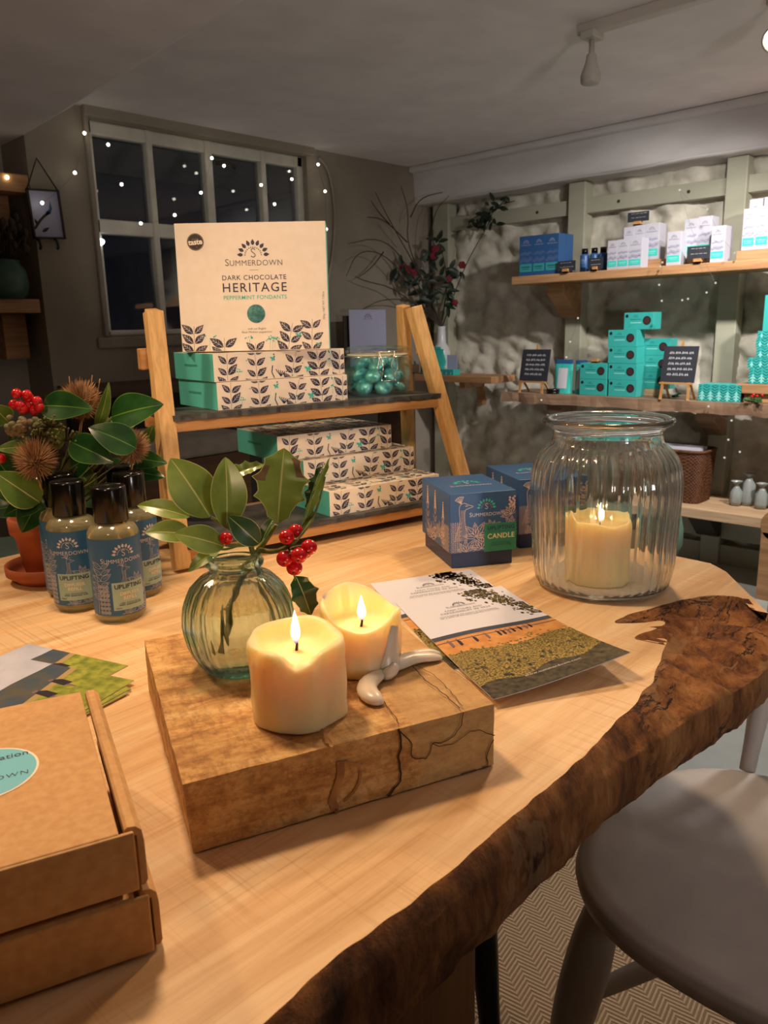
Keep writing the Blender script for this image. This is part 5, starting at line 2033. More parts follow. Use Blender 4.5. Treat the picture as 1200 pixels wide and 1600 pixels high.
def card_art():
    a = []
    n = 12
    f1 = lambda u: 0.60 + 0.16 * u + 0.02 * math.sin(u * 11)
    f2 = lambda u: 0.22 + 0.34 * u
    def band(f0, g0, m, lift=0.0):
        pts = [(i / n, f0(i / n)) for i in range(n + 1)] + [(i / n, g0(i / n)) for i in range(n + 1)]
        art(a, (pts, [(i, i + 1, n + 2 + i, n + 1 + i) for i in range(n)]), m, lift)
    band(f1, lambda u: 1.0, 1)
    band(f2, f1, 2)
    band(lambda u: f2(u) - 0.05, f2, 4, 0.00005)
    band(lambda u: 0.0, lambda u: f2(u) - 0.04, 3)
    for k, u in enumerate((0.86, 0.74, 0.58, 0.45, 0.3, 0.2)):
        v = f2(u) - 0.05
        s = 1.1 - 0.35 * u
        art(a, ngon([(u - .03 * s, v - .09 * s), (u + .028 * s, v - .11 * s), (u + .034 * s, v + .02 * s), (u + .012 * s, v + .07 * s), (u - .02 * s, v + .065 * s)]), 5, 0.0001)
        art(a, disc2(u - .004, v + .09 * s, .017 * s, 8, 0.022 * s), 6, 0.0001)
        art(a, ngon([(u - .016 * s, v - .2 * s), (u - .004 * s, v - .2 * s), (u + .004, v - .09 * s), (u - .02 * s, v - .09 * s)]), 6, 0.0001)
    return a


ARC = card_art()


def card(label, T):
    root = thing('picture_card', label, 'card', T, 'picture cards beside the mailing boxes')
    Geo().box(-CWD, 0, -CH_, 0, 0, 0.0005).build('sheet', [M_paper], root)
    Geo().flat(ARC, lambda u, v, l: (-CWD + u * CWD, -CH_ + v * CH_, 0.0006 + l)).build('printed_picture', CPR, root)
    return root


cexx = -wv
c00 = card('lowest picture card of the fan, its sky corner furthest back on the table', frame(ca_ + V((0, 0, 0.0003)), cexx))
tpx = onz(208, 1064, TZ + 0.004)
lbls = ['second picture card from the bottom of the fanned stack', 'third picture card from the bottom of the fanned stack', 'fourth picture card from the bottom of the fanned stack', 'topmost picture card of walkers on a grassy hill']
for k, (xx, yy, an) in enumerate(((206, 1078, -0.05), (203, 1082, -0.07), (205, 1076, -0.03), (210, 1064, 0.04))):
    z = TZ + 0.0003 + 0.0009 * (k + 1)
    brp = onz(xx, yy, z)
    ex_ = MX.Rotation(an, 3, 'Z') @ cexx
    ey_ = V((-ex_.y, ex_.x, 0))
    dup(c00, frame(brp + ey_ * CH_, ex_), lbls[k])

# ================================================================== kraft mailing boxes
mh = 0.0385
FRt = onz(222, 1292, TZ + 2 * mh)
BRt = onz(152, 1073, TZ + 2 * mh)
MD = (BRt - FRt).length
mex = (BRt - FRt).normalized()            # runs away from the viewer
mux = V((mex.y, -mex.x, 0))               # points right
MW = 0.30


def mailer(label, T, sticker=False):
    """x to the left of the right edge is negative, y away from the viewer, z up"""
    t = thing('mailing_box', label, 'box', T, 'kraft mailing boxes')
    h = mh - 0.0006
    g = Geo().box(-MW, -0.0128, 0.0022, MD, 0, h - 0.0035)
    g.build('tray', [M_kraft], t, bevel=0.0012)
    # lid: top panel, front flap, rolled side edge
    g = Geo().box(-MW, -0.0118, 0.0, MD - 0.001, h - 0.003, h)
    g.box(-MW, -0.0045, -0.0016, 0.0012, 0.0025, h - 0.0006)
    g.build('lid', [M_kraft], t, bevel=0.001)
    pr = [(-0.0092, h - 0.0045), (-0.0088, h - 0.0010), (-0.0070, h + 0.0002), (-0.003, h - 0.0004), (0.0, h - 0.0035), (0.0008, h - 0.010), (0.0008, 0.004), (-0.0008, 0.0015), (-0.0030, 0.0015), (-0.0030, h - 0.0060)]
    n = len(pr)
    g = Geo()
    vs = [(x, y, z) for y in (0.0035, MD - 0.0015) for x, z in pr]
    g.add(vs, [(i, (i + 1) % n, n + (i + 1) % n, n + i) for i in range(n)] + [tuple(range(n - 1, -1, -1)), tuple(range(n, 2 * n))])
    g.build('rolled_edge', [M_kraft], t, bevel=0.0004)
    if sticker:
        c_ = t.matrix_world.inverted() @ onz(-26, 1210, TZ + 2 * mh)
        r_ = 0.0305
        nn = 48
        a = []
        art(a, disc2(c_.x, c_.y, r_, nn), 0)
        art(a, disc2(c_.x, c_.y, r_ * 0.955, nn), 1, 0.0001)
        st_ = Geo().flat(a, lambda x, y, l: (x, y, h + 0.0003 + l)).build('round_sticker', [M_cream, mat('sky blue sticker', C(122, 202, 222), 0.4)], t)
        a = []
        art_text(a, 'ation', c_.x + 0.017, c_.y + 0.0125, 0.016, 0, 0, 1.0, 0.0)
        art_text(a, 'SUMMERDOWN', c_.x - 0.002, c_.y - 0.0115, 0.052, 0, 0, 1.15, -0.01)
        Geo().flat(a, lambda x, y, l: (x, y, h + 0.0006 + l)).build('lettering', [M_navy], st_)
    return t


Tm0 = frame(V((FRt.x, FRt.y, TZ + 0.0003)) + mux * 0.004 - mex * 0.002, mux)
mailer('lower kraft mailing box of the pair at the front left of the table', Tm0)
mailer('upper kraft mailing box with a round blue sticker on its lid', frame(V((FRt.x, FRt.y, TZ + mh + 0.0002)), mux), True)

# ================================================================== rug, chair, stool
M_rug = mat('herringbone jute', C(190, 160, 124), 0.95)
nt, b = nodes(M_rug)
v = coords(nt, (1, 1, 1), (0, 0, 0.62))
sx = N(nt, 'ShaderNodeSeparateXYZ')
nt.links.new(v, sx.inputs[0])
ppg = N(nt, 'ShaderNodeMath', operation='PINGPONG')
nt.links.new(sx.outputs[0], ppg.inputs[0])
ppg.inputs[1].default_value = 0.026
ad = N(nt, 'ShaderNodeMath', operation='ADD')
nt.links.new(sx.outputs[1], ad.inputs[0])
nt.links.new(ppg.outputs[0], ad.inputs[1])
ml = N(nt, 'ShaderNodeMath', operation='MULTIPLY')
nt.links.new(ad.outputs[0], ml.inputs[0])
ml.inputs[1].default_value = 2 * PI / 0.0105
sn = N(nt, 'ShaderNodeMath', operation='SINE')
nt.links.new(ml.outputs[0], sn.inputs[0])
mr = N(nt, 'ShaderNodeMapRange')
mr.inputs[1].default_value = -1
mr.inputs[2].default_value = 1
nt.links.new(sn.outputs[0], mr.inputs[0])
nz = N(nt, 'ShaderNodeTexNoise', Scale=260, Detail=3)
nt.links.new(coords(nt), nz.inputs['Vector'])
rr = ramp(nt, mr.outputs[0], [(0.25, C(150, 120, 90)), (0.75, C(196, 168, 134))])
r2 = ramp(nt, nz.outputs['Fac'], [(0.3, (0.8, 0.78, 0.74, 1)), (0.7, (1, 1, 1, 1))])
nt.links.new(mix(nt, 0.8, rr.outputs[0], r2.outputs[0], 'MULTIPLY'), b.inputs['Base Color'])
bump(nt, b, mr.outputs[0], 0.7, 0.004)
g = Geo().box(-0.9, 1.58, -0.9, 1.5, 0.0004, 0.008)
rug = g.build('rug', M_rug, None, bevel=0.003)
tag(rug, 'beige and brown herringbone jute rug under the table and chair', 'rug')

M_chair = mottled('off-white chair paint', C(220, 213, 208), C(204, 197, 193), 12, 0.45, 0.08, 0.001, (1, 1, 0.3))
sc0 = V((0.898, 0.234, 0.0085))
chair = thing('dining_chair', 'off-white painted wooden chair with a rounded seat beside the table edge', 'chair', sc0)
SH = 0.46 - sc0.z


def seat(u, v):
    # v rings: 0 centre of the top -> 1 centre of the underside
    t = 2 * PI * u
    q = abs(math.cos(t)) ** 2.6 + abs(math.sin(t)) ** 2.6
    R = 0.2165 / q ** (1 / 2.6)
    R *= 1 - 0.05 * math.cos(t - 0.2)
    prof = [(0.0, -0.008), (0.3, -0.010), (0.6, -0.009), (0.82, -0.003), (0.93, 0.0), (0.985, -0.005), (1.0, -0.016), (0.985, -0.030), (0.93, -0.040), (0.5, -0.042), (0.0, -0.042)]
    k = v * 10
    i = min(int(k), 9)
    f = k - i
    r = prof[i][0] * (1 - f) + prof[i + 1][0] * f
    z = prof[i][1] * (1 - f) + prof[i + 1][1] * f
    return (R * r * math.cos(t), R * r * math.sin(t), SH + z)


g = Geo().grid(seat, 64, 30)
g.build('seat', M_chair, chair)


def turned(g, p, q, rs, n=14):
    p, q = V(p), V(q)
    m = len(rs)
    g.tube([p + (q - p) * (i / (m - 1)) for i in range(m)], rs, n)


LEGR = [0.016, 0.018, 0.021, 0.024, 0.026, 0.0265, 0.026, 0.0245, 0.022, 0.019, 0.0165, 0.0215, 0.0225, 0.0165, 0.0195, 0.0165, 0.017, 0.016]
LEGR = LEGR
TURN = [0.018, 0.0235, 0.0245, 0.0235, 0.018, 0.0235, 0.0245, 0.0235, 0.018, 0.021, 0.024, 0.026, 0.027, 0.0265, 0.025, 0.022, 0.018, 0.023, 0.023, 0.017, 0.019, 0.017, 0.016]
f1 = onz(852, 1740, 0.0085) - sc0
tops = [(-0.135, 0.150), (-0.160, -0.048), (0.15, 0.06), (0.13, -0.15)]
feet = [(f1.x, f1.y), (-0.200, -0.060), (0.225, 0.07), (0.17, -0.21)]
for k, ((a_, b_), (c_, d_)) in enumerate(zip(tops, feet)):
    g = Geo()
    turned(g, (a_, b_, SH - 0.036), (c_, d_, 0.0044), TURN if k != 0 else [0.018, 0.020, 0.0235, 0.026, 0.0275, 0.0285, 0.029, 0.029, 0.0285, 0.0275, 0.026, 0.024, 0.021, 0.0185, 0.0225, 0.0225, 0.018, 0.0165, 0.016])
    g.build('leg', M_chair, chair)
mid = lambda i, t: V((tops[i][0] + (feet[i][0] - tops[i][0]) * t, tops[i][1] + (feet[i][1] - tops[i][1]) * t, SH * (1 - t)))
for i, j in ((0, 2), (1, 3)):
    g = Geo()
    turned(g, mid(i, 0.50), mid(j, 0.50), [0.009, 0.012, 0.014, 0.0145, 0.014, 0.012, 0.009])
    g.build('stretcher', M_chair, chair)
spb = onz(1168, 1197, 0.46) - sc0
spt = onz(1226, 1010, 0.76) - sc0
SPR = [0.011, 0.0115, 0.0125, 0.014, 0.0152, 0.0158, 0.0155, 0.0148, 0.0125, 0.0158, 0.0165, 0.0125, 0.0135, 0.012, 0.011, 0.0105, 0.010]
bk = [(spb.x, spb.y), (0.222, 0.07), (0.228, 0.0), (0.222, -0.075), (0.19, -0.155)]
tp_ = [(0.280, 0.095), (0.304, 0.055), (0.31, -0.005), (0.30, -0.075), (0.26, -0.145)]
for (a_, b_), (c_, d_) in zip(bk, tp_):
    g = Geo()
    turned(g, (a_, b_, SH - 0.006), (c_, d_, 0.86), SPR)
    g.build('spindle', M_chair, chair)
g = Geo().tube(smooth([(0.285, 0.10, 0.875), (0.305, 0.06, 0.885), (0.316, 0.0, 0.89), (0.285, -0.10, 0.885), (0.225, -0.19, 0.875)], 2), 0.026, 12, 0, True, 0.5)
g.build('crest_rail', M_chair, chair)

M_dkgreen = mat('dark green paint', C(22, 40, 36), 0.4)
st0 = V((0.57, 0.62, 0.0085))
stool = thing('stool', 'dark green painted stool pushed under the table, one leg showing', 'stool', st0)
Geo().lathe([(0.001, 0.45), (0.16, 0.45), (0.17, 0.46), (0.17, 0.475), (0.16, 0.485), (0.001, 0.482)], 32).build('seat', M_dkgreen, stool)
for k in range(4):
    a_ = math.radians(-43 + 90 * k)
    g = Geo()
    turned(g, (0.150 * math.cos(a_), 0.150 * math.sin(a_), 0.452), (0.182 * math.cos(a_), 0.182 * math.sin(a_), 0.0004), [0.015, 0.017, 0.019, 0.019, 0.018, 0.0165, 0.015, 0.014, 0.0135, 0.0175, 0.0185, 0.014, 0.013])
    g.build('leg', M_dkgreen, stool)
# ================================================================== shelves on the stone wall
XS = 3.27                       # front edge of the shelf boards


def SF(x, y, X=XS):
    return onp(x, y, (X, 0, 0), (1, 0, 0))


def board(name, label, xl, yl, xr_out, ytop, ybot, X=XS, m=None, wavy=0.0, deep=None, cat='shelf', xm=1000, back=XP):
    """a plank on the stone wall; left end seen at (xl,yl); runs out of frame to the right"""
    yL = SF(xl, yl, X).y
    z1 = SF(xm, ytop, X).z
    z0 = SF(xm, ybot, X).z
    yR = xr_out
    t = thing(name, label, cat, ((X + back) / 2, (yL + yR) / 2, z0))
    o = V(t.location)
    g = Geo()
    n = 60
    vs = []
    for j in range(n + 1):
        y = yR + (yL - yR) * j / n
        w = wavy * NZ.fractal(V((y * 7, 1, z0)), 1, 2, 4)
        w2 = wavy * 0.5 * NZ.fractal(V((y * 9, 4, z0)), 1, 2, 4)
        vs += [(X + w, y, z1), (back - 0.001, y, z1), (back - 0.001, y, z0), (X + w + w2, y, z0 + w2)]
    vs = [tuple(V(p) - o) for p in vs]
    fs = []
    for j in range(n):
        for k in range(4):
            a, b_ = j * 4 + k, j * 4 + (k + 1) % 4
            fs.append((a, b_, b_ + 4, a + 4))
    fs += [(3, 2, 1, 0), (n * 4, n * 4 + 1, n * 4 + 2, n * 4 + 3)]
    g.add(vs, fs)
    g.build('shelf_board', m or M_oak, t, bevel=0.003 if not wavy else 0)
    return t, z1, z0, yL


def brace(t, y0, y1, z, drop=0.16, out=0.17, m=None):
    o = V(t.location)
    pf_ = [(XP - out, z), (XP - 0.002, z), (XP - 0.002, z - drop), (XP - 0.035, z - drop), (XP - out, z - 0.045)]
    g = Geo()
    vs = [(x - o.x, y - o.y, zz - o.z) for y in (y0, y1) for x, zz in pf_]
    g.add(vs, [(0, 1, 2, 3, 4), (9, 8, 7, 6, 5)] + [(i, 5 + i, 5 + (i + 1) % 5, (i + 1) % 5) for i in range(5)])
    g.build('bracket', m or M_oak, t, bevel=0.003)


sh_up, zu1, zu0, yuL = board('wall_shelf', 'upper oak plank shelf on the stone wall, holding blue and white cartons', 799, 440, 0.35, 418, 432)
pm = (p1[0] + p1[1]) / 2
brace(sh_up, pm - 0.045, pm + 0.045, zu0)
brace(sh_up, p3[0] + 0.02, p3[1] - 0.02, zu0)
M_live = wood('weathered shelf plank', C(170, 138, 112), C(112, 84, 62), 1, 12)
sh_lo, zl1, zl0, ylL = board('wall_shelf', 'middle rough-edged plank shelf on the stone wall, holding teal cartons and chalkboards', 783, 612, 0.35, 623, 640, XS - 0.02, M_live, 0.012)
pm2 = (p2[0] + p2[1]) / 2
brace(sh_lo, pm - 0.04, pm + 0.04, zl0, 0.12, 0.15, M_live)
brace(sh_lo, pm2 - 0.04, pm2 + 0.04, zl0, 0.12, 0.15, M_live)
sh_be, zb1, zb0, ybL = board('wall_shelf', 'lowest pale plank shelf on the stone wall, behind the large glass jar', 985, 780, 0.35, 800, 816, XS - 0.06, M_bench, 0.0, None, 'shelf', 1125)
brace(sh_be, pm2 - 0.05, pm2 + 0.05, zb0, 0.14, 0.14, M_dark)
# small shelf in the far corner
zc1 = onp(740, 588, (XS + 0.04, 0, 0), (1, 0, 0)).z
yc0 = onp(768, 590, (XS + 0.04, 0, 0), (1, 0, 0)).y
cs_ = thing('wall_shelf', 'short oak shelf in the far corner under the tall branches', 'shelf', (XS + 0.16, (yc0 + YB) / 2, zc1 - 0.035))
g = Geo().box(-0.12, XP - 0.001 - XS - 0.16, -(YB - yc0) / 2, (YB - yc0) / 2 - 0.001, 0, 0.035)
g.build('shelf_board', M_oak, cs_, bevel=0.003)
g = Geo().box(0.14, 0.23, -0.06, -0.02, -0.14, 0).box(-0.02, 0.23, -0.06, -0.02, -0.04, 0)
g.build('bracket', M_oak, cs_, bevel=0.003)

# ------------------------------------------------------------------ cartons
_ctn = {}


def carton(label, xl, xr, ytop, zbase, X, depth, kind, group, yaw=0.0, cat='box', name='tall_carton'):
    """a carton standing with its printed face to the room; face edges seen at xl..xr"""
    xm_ = (xl + xr) / 2
    ya, yb = onp(xl, ytop + 20, (X, 0, 0), (1, 0, 0)).y, onp(xr, ytop + 20, (X, 0, 0), (1, 0, 0)).y
    w = ya - yb - 0.0008
    h = onp(xm_, ytop, (X, 0, 0), (1, 0, 0)).z - zbase
    # local x from left to right along the face (-Y), y into the wall (+X)
    T = frame(V((X, ya - 0.0004, zbase + 0.0003)), (-math.sin(yaw) * 0 + 0, -1, 0))
    t = thing(name, label, cat, T @ MX.Rotation(yaw, 4, 'Z'), group)
    body, band, mark = kind
    g = Geo().box(0, w, 0, depth, 0, h)
    g.build('carton', [body], t, bevel=0.0012)
    g = Geo().box(w * 0.06, w * 0.94, -0.0008, 0.0, h * 0.10, h * 0.30)
    bd = g.build('colour_band', [band], t)
    a = []
    art(a, stroke([(w * 0.18, h * 0.22), (w * 0.82, h * 0.22)], h * 0.02), 1)
    art(a, stroke([(w * 0.25, h * 0.17), (w * 0.75, h * 0.17)], h * 0.012), 1)
    Geo().flat(a, lambda x, y, l: (x, -0.0012 - l, y)).build('band_lettering', list(mark), bd)
    a = []
    art_logo(a, w * 0.5, h * 0.82, w * 0.22, 0, 0, 0, 0, 7)
    art_name(a, w * 0.5, h * 0.755, w * 0.72, 0)
    Geo().flat(a, lambda x, y, l: (x, -0.0006 - l, y)).build('printed_logo', list(mark), t)
    a = []
    for k in range(4):
        art_leafspray(a, w * (0.15 + 0.23 * k), h * (0.34 + 0.05 * (k % 2)), w * 0.26, 2, random.Random(k), 5)
        art_leafspray(a, w * (0.2 + 0.2 * k), h * (0.52 + 0.03 * (k % 2)), w * 0.2, 2, random.Random(k + 9), 5)
    a = clip_art(a, 0.001, w - 0.001, 0.001, h - 0.001)
    Geo().flat(a, lambda x, y, l: (x, -0.0006 - l, y)).build('leaf_print', list(mark), t)
    return t, w, h, ya


KW = (M_whitec, M_teal, (M_grey, mat('pale band text', C(150, 226, 214), 0.5), M_lilac))
KB = (M_blue, mat('blue carton teal label', C(58, 158, 160), 0.4), (M_lilac, M_navy, mat('blue carton leaves', C(112, 132, 176), 0.4)))
GB = 'blue cartons on the upper shelf'
GW = 'white cartons with teal bands on the upper shelf'
for k, (a_, b_, yt) in enumerate(((811.5, 832.5, 369), (832.5, 852, 367), (852, 873, 365))):
    nm = ('leftmost', 'middle', 'rightmost')[k]
    t, w, h, ya = carton(nm + ' of the three front blue cartons at the left end of the upper shelf', a_, b_, yt, zu1, XS + 0.012, 0.062, KB, GB)
    dup(t, t.matrix_world @ MX.Translation((0.0, 0.064, 0)), 'blue carton directly behind the ' + nm + ' front blue carton of the upper shelf')
for k, (a_, b_) in enumerate(((949, 964.5), (964.5, 982), (982, 1003))):
    carton(('leftmost', 'middle', 'rightmost')[k] + ' of three short white cartons in the front row on the upper shelf', a_, b_, 376 - 2 * k, zu1, XS + 0.010, 0.062, KW, GW)
rz = zu1 + 0.034


def riser(label, xa, xb, X, d, z0, h, m=M_oak):
    ya, yb = onp(xa, 395, (X, 0, 0), (1, 0, 0)).y, onp(xb, 395, (X, 0, 0), (1, 0, 0)).y
    g = Geo().box(-d / 2, d / 2, -(ya - yb) / 2, (ya - yb) / 2, 0, h)
    o = g.build('wooden_riser', m, None, MX.Translation((X + d / 2, (ya + yb) / 2, z0 + 0.0003)), bevel=0.003)
    return tag(o, label, 'riser')


riser('oak block riser lifting the tall white cartons behind the front row, upper shelf', 972, 1041, XS + 0.076, 0.13, zu1, 0.034)
for k, (a_, b_) in enumerate(((974, 991), (991, 1007), (1007, 1030))):
    carton(('leftmost', 'middle', 'rightmost')[k] + ' of three tall white cartons raised behind the short ones on the upper shelf', a_, b_, 355 - 3 * k, rz + 0.0006, XS + 0.080, 0.066, KW, GW)
carton('single white carton standing alone between two groups on the upper shelf', 1042, 1064, 362, zu1, XS + 0.012, 0.06, KW, GW)
riser('small oak block under the pair of tall white cartons on the upper shelf', 1066, 1113, XS + 0.068, 0.11, zu1, 0.030)
for k, (a_, b_) in enumerate(((1069, 1090.5), (1090.5, 1112))):
    carton(('left', 'right')[k] + ' carton of the tall white pair raised behind the price sign, upper shelf', a_, b_, 342 - 4 * k, zu1 + 0.0306, XS + 0.07, 0.07, KW, GW)
carton('wide-sided white carton at the front beside the middle timber post, upper shelf', 1111, 1133, 353, zu1, XS + 0.012, 0.075, KW, GW)
riser('long oak riser at the right end of the upper shelf', 1150, 1330, XS + 0.02, 0.17, zu1, 0.036)
for k, (a_, b_, yt) in enumerate(((1161, 1181.5, 326), (1181.5, 1203, 322), (1203, 1226, 318))):
    carton(('leftmost', 'middle', 'last')[k] + ' tall white carton in the front row on the long riser at the right', a_, b_, yt, zu1 + 0.0366, XS + 0.024, 0.062, KW, GW)
for k, (a_, b_, yt) in enumerate(((1170, 1191, 311), (1193, 1215, 307))):
    carton(('left', 'right')[k] + ' taller white carton in the back row on the long riser at the right', a_, b_, yt, zu1 + 0.0366, XS + 0.092, 0.062, KW, GW)


# ------------------------------------------------------------------ little signs and chalkboards
def scribble(w, h, rows, rg):
    a = []
    for r in range(rows):
        y = h * (0.82 - 0.7 * r / max(1, rows - 0.3))
        x = w * 0.18
        while x < w * 0.8:
            L = w * rg.uniform(0.08, 0.16)
            pts = [(x + L * i / 6, y + h * 0.035 * (1 if i % 2 else -1) * rg.uniform(0.5, 1)) for i in range(7)]
            art(a, stroke(pts, h * 0.022), 0)
            x += L + w * 0.05
    return a


def price_sign(label, xa, xb, ya_, yb_, X, zbase):
    l_, r_ = onp(xa, ya_, (X, 0, 0), (1, 0, 0)), onp(xb, ya_, (X, 0, 0), (1, 0, 0))
    zt__, zb__ = l_.z, max(zbase + 0.008, onp(xa, yb_, (X, 0, 0), (1, 0, 0)).z)
    w = l_.y - r_.y
    t = thing('price_sign', label, 'sign', frame(V((X, l_.y, zbase + 0.0003)), (0, -1, 0)), 'small black price signs')
    g = Geo().box(0, w, 0, 0.003, zb__ - zbase, zt__ - zbase)
    g.build('sign_board', [M_blackm], t)
    g = Geo().box(w * 0.35, w * 0.65, -0.012, -0.0003, 0, 0.018).box(w * 0.35, w * 0.65, 0.0033, 0.016, 0, 0.018).box(w * 0.35, w * 0.65, -0.012, 0.016, 0, 0.006)
    g.build('wooden_holder', [M_pinex], t)
    a = scribble(w, (zt__ - zb__), 2, random.Random(int(xa)))
    Geo().flat(a, lambda x, y, l: (x, -0.0005, zb__ - zbase + y)).build('chalk_writing', [M_chalk], t)


price_sign('black price sign in front of the blue cartons on the upper shelf', 871, 899, 409, 425, XS + 0.0, zu1)
# dark blue bottles
db0 = None
for k, xx in enumerate((911, 926, 940)):
    p = onp(xx, 405, (XS + 0.06, 0, 0), (1, 0, 0))
    T = MX.Translation((XS + 0.075, p.y, zu1 + 0.0003))
    if db0 is None:
        db0 = thing('small_bottle', '', 'bottle', T, 'dark blue bottles on the upper shelf')
        Geo().lathe([(0.001, 0), (0.019, 0), (0.0205, 0.003), (0.0205, 0.072), (0.018, 0.078), (0.012, 0.081), (0.001, 0.081)], 20).build('bottle_body', [M_blue], db0)
        Geo().lathe([(0.001, 0.081), (0.0145, 0.081), (0.0145, 0.104), (0.001, 0.104)], 20).build('cap', [M_black], db0)
        a = []
        art_logo(a, 0, 0.048, 0.012, 0, 0, 0, 0, 7)
        art_name(a, 0, 0.040, 0.028, 0)
        Geo().flat(a, lambda x, y, l: (-0.0209 * math.cos(x / 0.0209), -0.0209 * math.sin(x / 0.0209), y)).build('print', [M_lilac], db0)
        o = db0
    else:
        o = dup(db0, T)
    o['label'] = ('leftmost', 'middle', 'rightmost')[k] + ' of three dark blue black-capped bottles on the upper shelf'
price_sign('black price sign in front of the dark blue bottles on the upper shelf', 920, 942, 404, 421, XS + 0.004, zu1)
price_sign('black price sign in front of the tall white pair on the upper shelf', 1074, 1110, 386, 406, XS + 0.004, zu1)
tz_ = onp(1000, 351, (XS + 0.11, 0, 0), (1, 0, 0)).z
price_sign('black price sign standing on top of the tall white cartons', 981, 1014, 333, 348, XS + 0.11, rz + 0.0006 + (onp(1000, 352, (XS + 0.08, 0, 0), (1, 0, 0)).z - rz) + 0.002)


def chalkboard(label, xa, xb, yt, yb_, zbase, rows, X=XS + 0.02):
    l_, r_ = onp(xa, yb_, (X, 0, 0), (1, 0, 0)), onp(xb, yb_, (X, 0, 0), (1, 0, 0))
    w = l_.y - r_.y
    zt__, zb__ = onp((xa + xb) / 2, yt, (X + 0.03, 0, 0), (1, 0, 0)).z - zbase, l_.z - zbase
    t = thing('chalkboard', label, 'chalkboard', frame(V((X, l_.y, zbase + 0.0003)), (0, -1, 0)), 'chalkboards on little easels')
    ln = 0.20
    g = Geo()
    vs = [(x, (z - zb__) * ln + dy, z) for dy in (0, 0.005) for z in (zb__, zt__) for x in (0, w)]
    g.add(vs, [(0, 1, 3, 2), (4, 6, 7, 5), (0, 4, 5, 1), (2, 3, 7, 6), (0, 2, 6, 4), (1, 5, 7, 3)])
    g.build('slate_board', [M_blackm], t)
    a = scribble(w, zt__ - zb__, rows, random.Random(int(xb)))
    Geo().flat(a, lambda x, y, l: (x, y * ln - 0.0006, zb__ + y)).build('chalk_writing', [M_chalk], t)
    g = Geo()
    for s in (0.12, 0.88):
        g.bar((w * s, -0.008, zb__ + 0.002), (w * (s - (0.03 if s < .5 else -0.03)), -0.018, 0), 0.008, 0.010, 0, (1, 0, 0))
        g.bar((w * s, 0.008, zb__ + 0.002), (w * s, 0.062, 0), 0.007, 0.008, 0, (1, 0, 0))
    g.bar((w * 0.02, -0.008, zb__ - 0.003), (w * 0.98, -0.008, zb__ - 0.003), 0.012, 0.007)
    g.bar((w * 0.5, 0.010, zb__), (w * 0.5, (zt__ - zb__) * ln + 0.012, zt__ + 0.022), 0.010, 0.008, 0, (1, 0, 0))
    g.build('easel', [M_pinex], t)


chalkboard('chalkboard on an easel at the far left end of the middle shelf', 811, 854, 546, 595, zl1, 5)
chalkboard('chalkboard on an easel to the right of the teal cartons on the middle shelf', 1031, 1084, 541, 597, zl1, 5, XS + 0.0)


# ------------------------------------------------------------------ teal goods on the middle shelf
def teal_box(label, xl, xr, yt, zbase, X, depth=0.075, hh=None, ref=None):
    ya, yb = onp(xl, yt + 10, (X, 0, 0), (1, 0, 0)).y, onp(xr, yt + 10, (X, 0, 0), (1, 0, 0)).y
    w = ya - yb
    T = frame(V((X, ya, zbase + 0.0003)), (0, -1, 0))
    if ref is not None:
        return dup(ref, T, label), hh
    t = thing('mint_carton', label, 'box', T, 'teal cartons stacked on the middle shelf')
    Geo().box(0, w, 0, depth, 0, hh).build('carton', [M_tealbox], t, bevel=0.0012)
    a = []
    art(a, disc2(w * 0.78, hh * 0.52, hh * 0.26, 18), 1)
    art(a, disc2(w * 0.78, hh * 0.52, hh * 0.20, 16), 2, 0.0001)
    art(a, disc2(w * 0.10, hh * 0.80, hh * 0.10, 10), 1)
    art_logo(a, w * 0.40, hh * 0.72, hh * 0.16, 3, 3, 3, 0, 5)
    art_name(a, w * 0.40, hh * 0.56, w * 0.36, 3)
    art(a, stroke([(w * 0.22, hh * 0.40), (w * 0.60, hh * 0.40)], hh * 0.05), 4)
    Geo().flat(a, lambda x, y, l: (x, -0.0005 - l, y)).build('print', [M_navy, M_blk, M_brown, M_tealdk, mat('pale teal print', C(150, 226, 214), 0.5)], t)
    return t, hh


hb = (onp(930, 593, (XS + 0.03, 0, 0), (1, 0, 0)).z - zl1)
X1 = XS + 0.03
tb, _ = teal_box('teal carton at the bottom of the short left stack, middle shelf', 905.5, 947.5, 593, zl1, X1, 0.075, hb)
g1 = hb + 0.0006
teal_box('teal carton on top of the short left stack, middle shelf', 906, 948, 573, zl1 + g1, X1, ref=tb)
for k, nm in enumerate(('bottom', 'second', 'third', 'fourth')):
    teal_box('teal carton, ' + nm + ' from the shelf in the tallest front stack, middle shelf', (950.5, 950, 949.8, 949.5)[k], 1000, 593 - 20 * k, zl1 + g1 * k, X1 + (0.0, 0.002, 0.001, 0.004)[k], ref=tb)
teal_box('teal carton crowning the teal stacks, bridging the two columns', 974, 1022, 515, zl1 + g1 * 4, X1 + 0.03, ref=tb)
rbk = riser('pale wooden block under the rear teal stack on the middle shelf', 1000, 1036, X1 + 0.081, 0.078, zl1, 0.032, M_bench)
for k, nm in enumerate(('bottom', 'middle', 'top')):
    teal_box('teal carton, ' + nm + ' of the rear stack behind the chalkboard, middle shelf', 998 + k, 1044, 575 - 20 * k, zl1 + 0.0326 + g1 * k, X1 + 0.082, ref=tb)
price_sign('black price sign lying along the top of the short left teal stack', 915, 946, 565, 572, X1 + 0.02, zl1 + g1 * 2 + 0.0006)


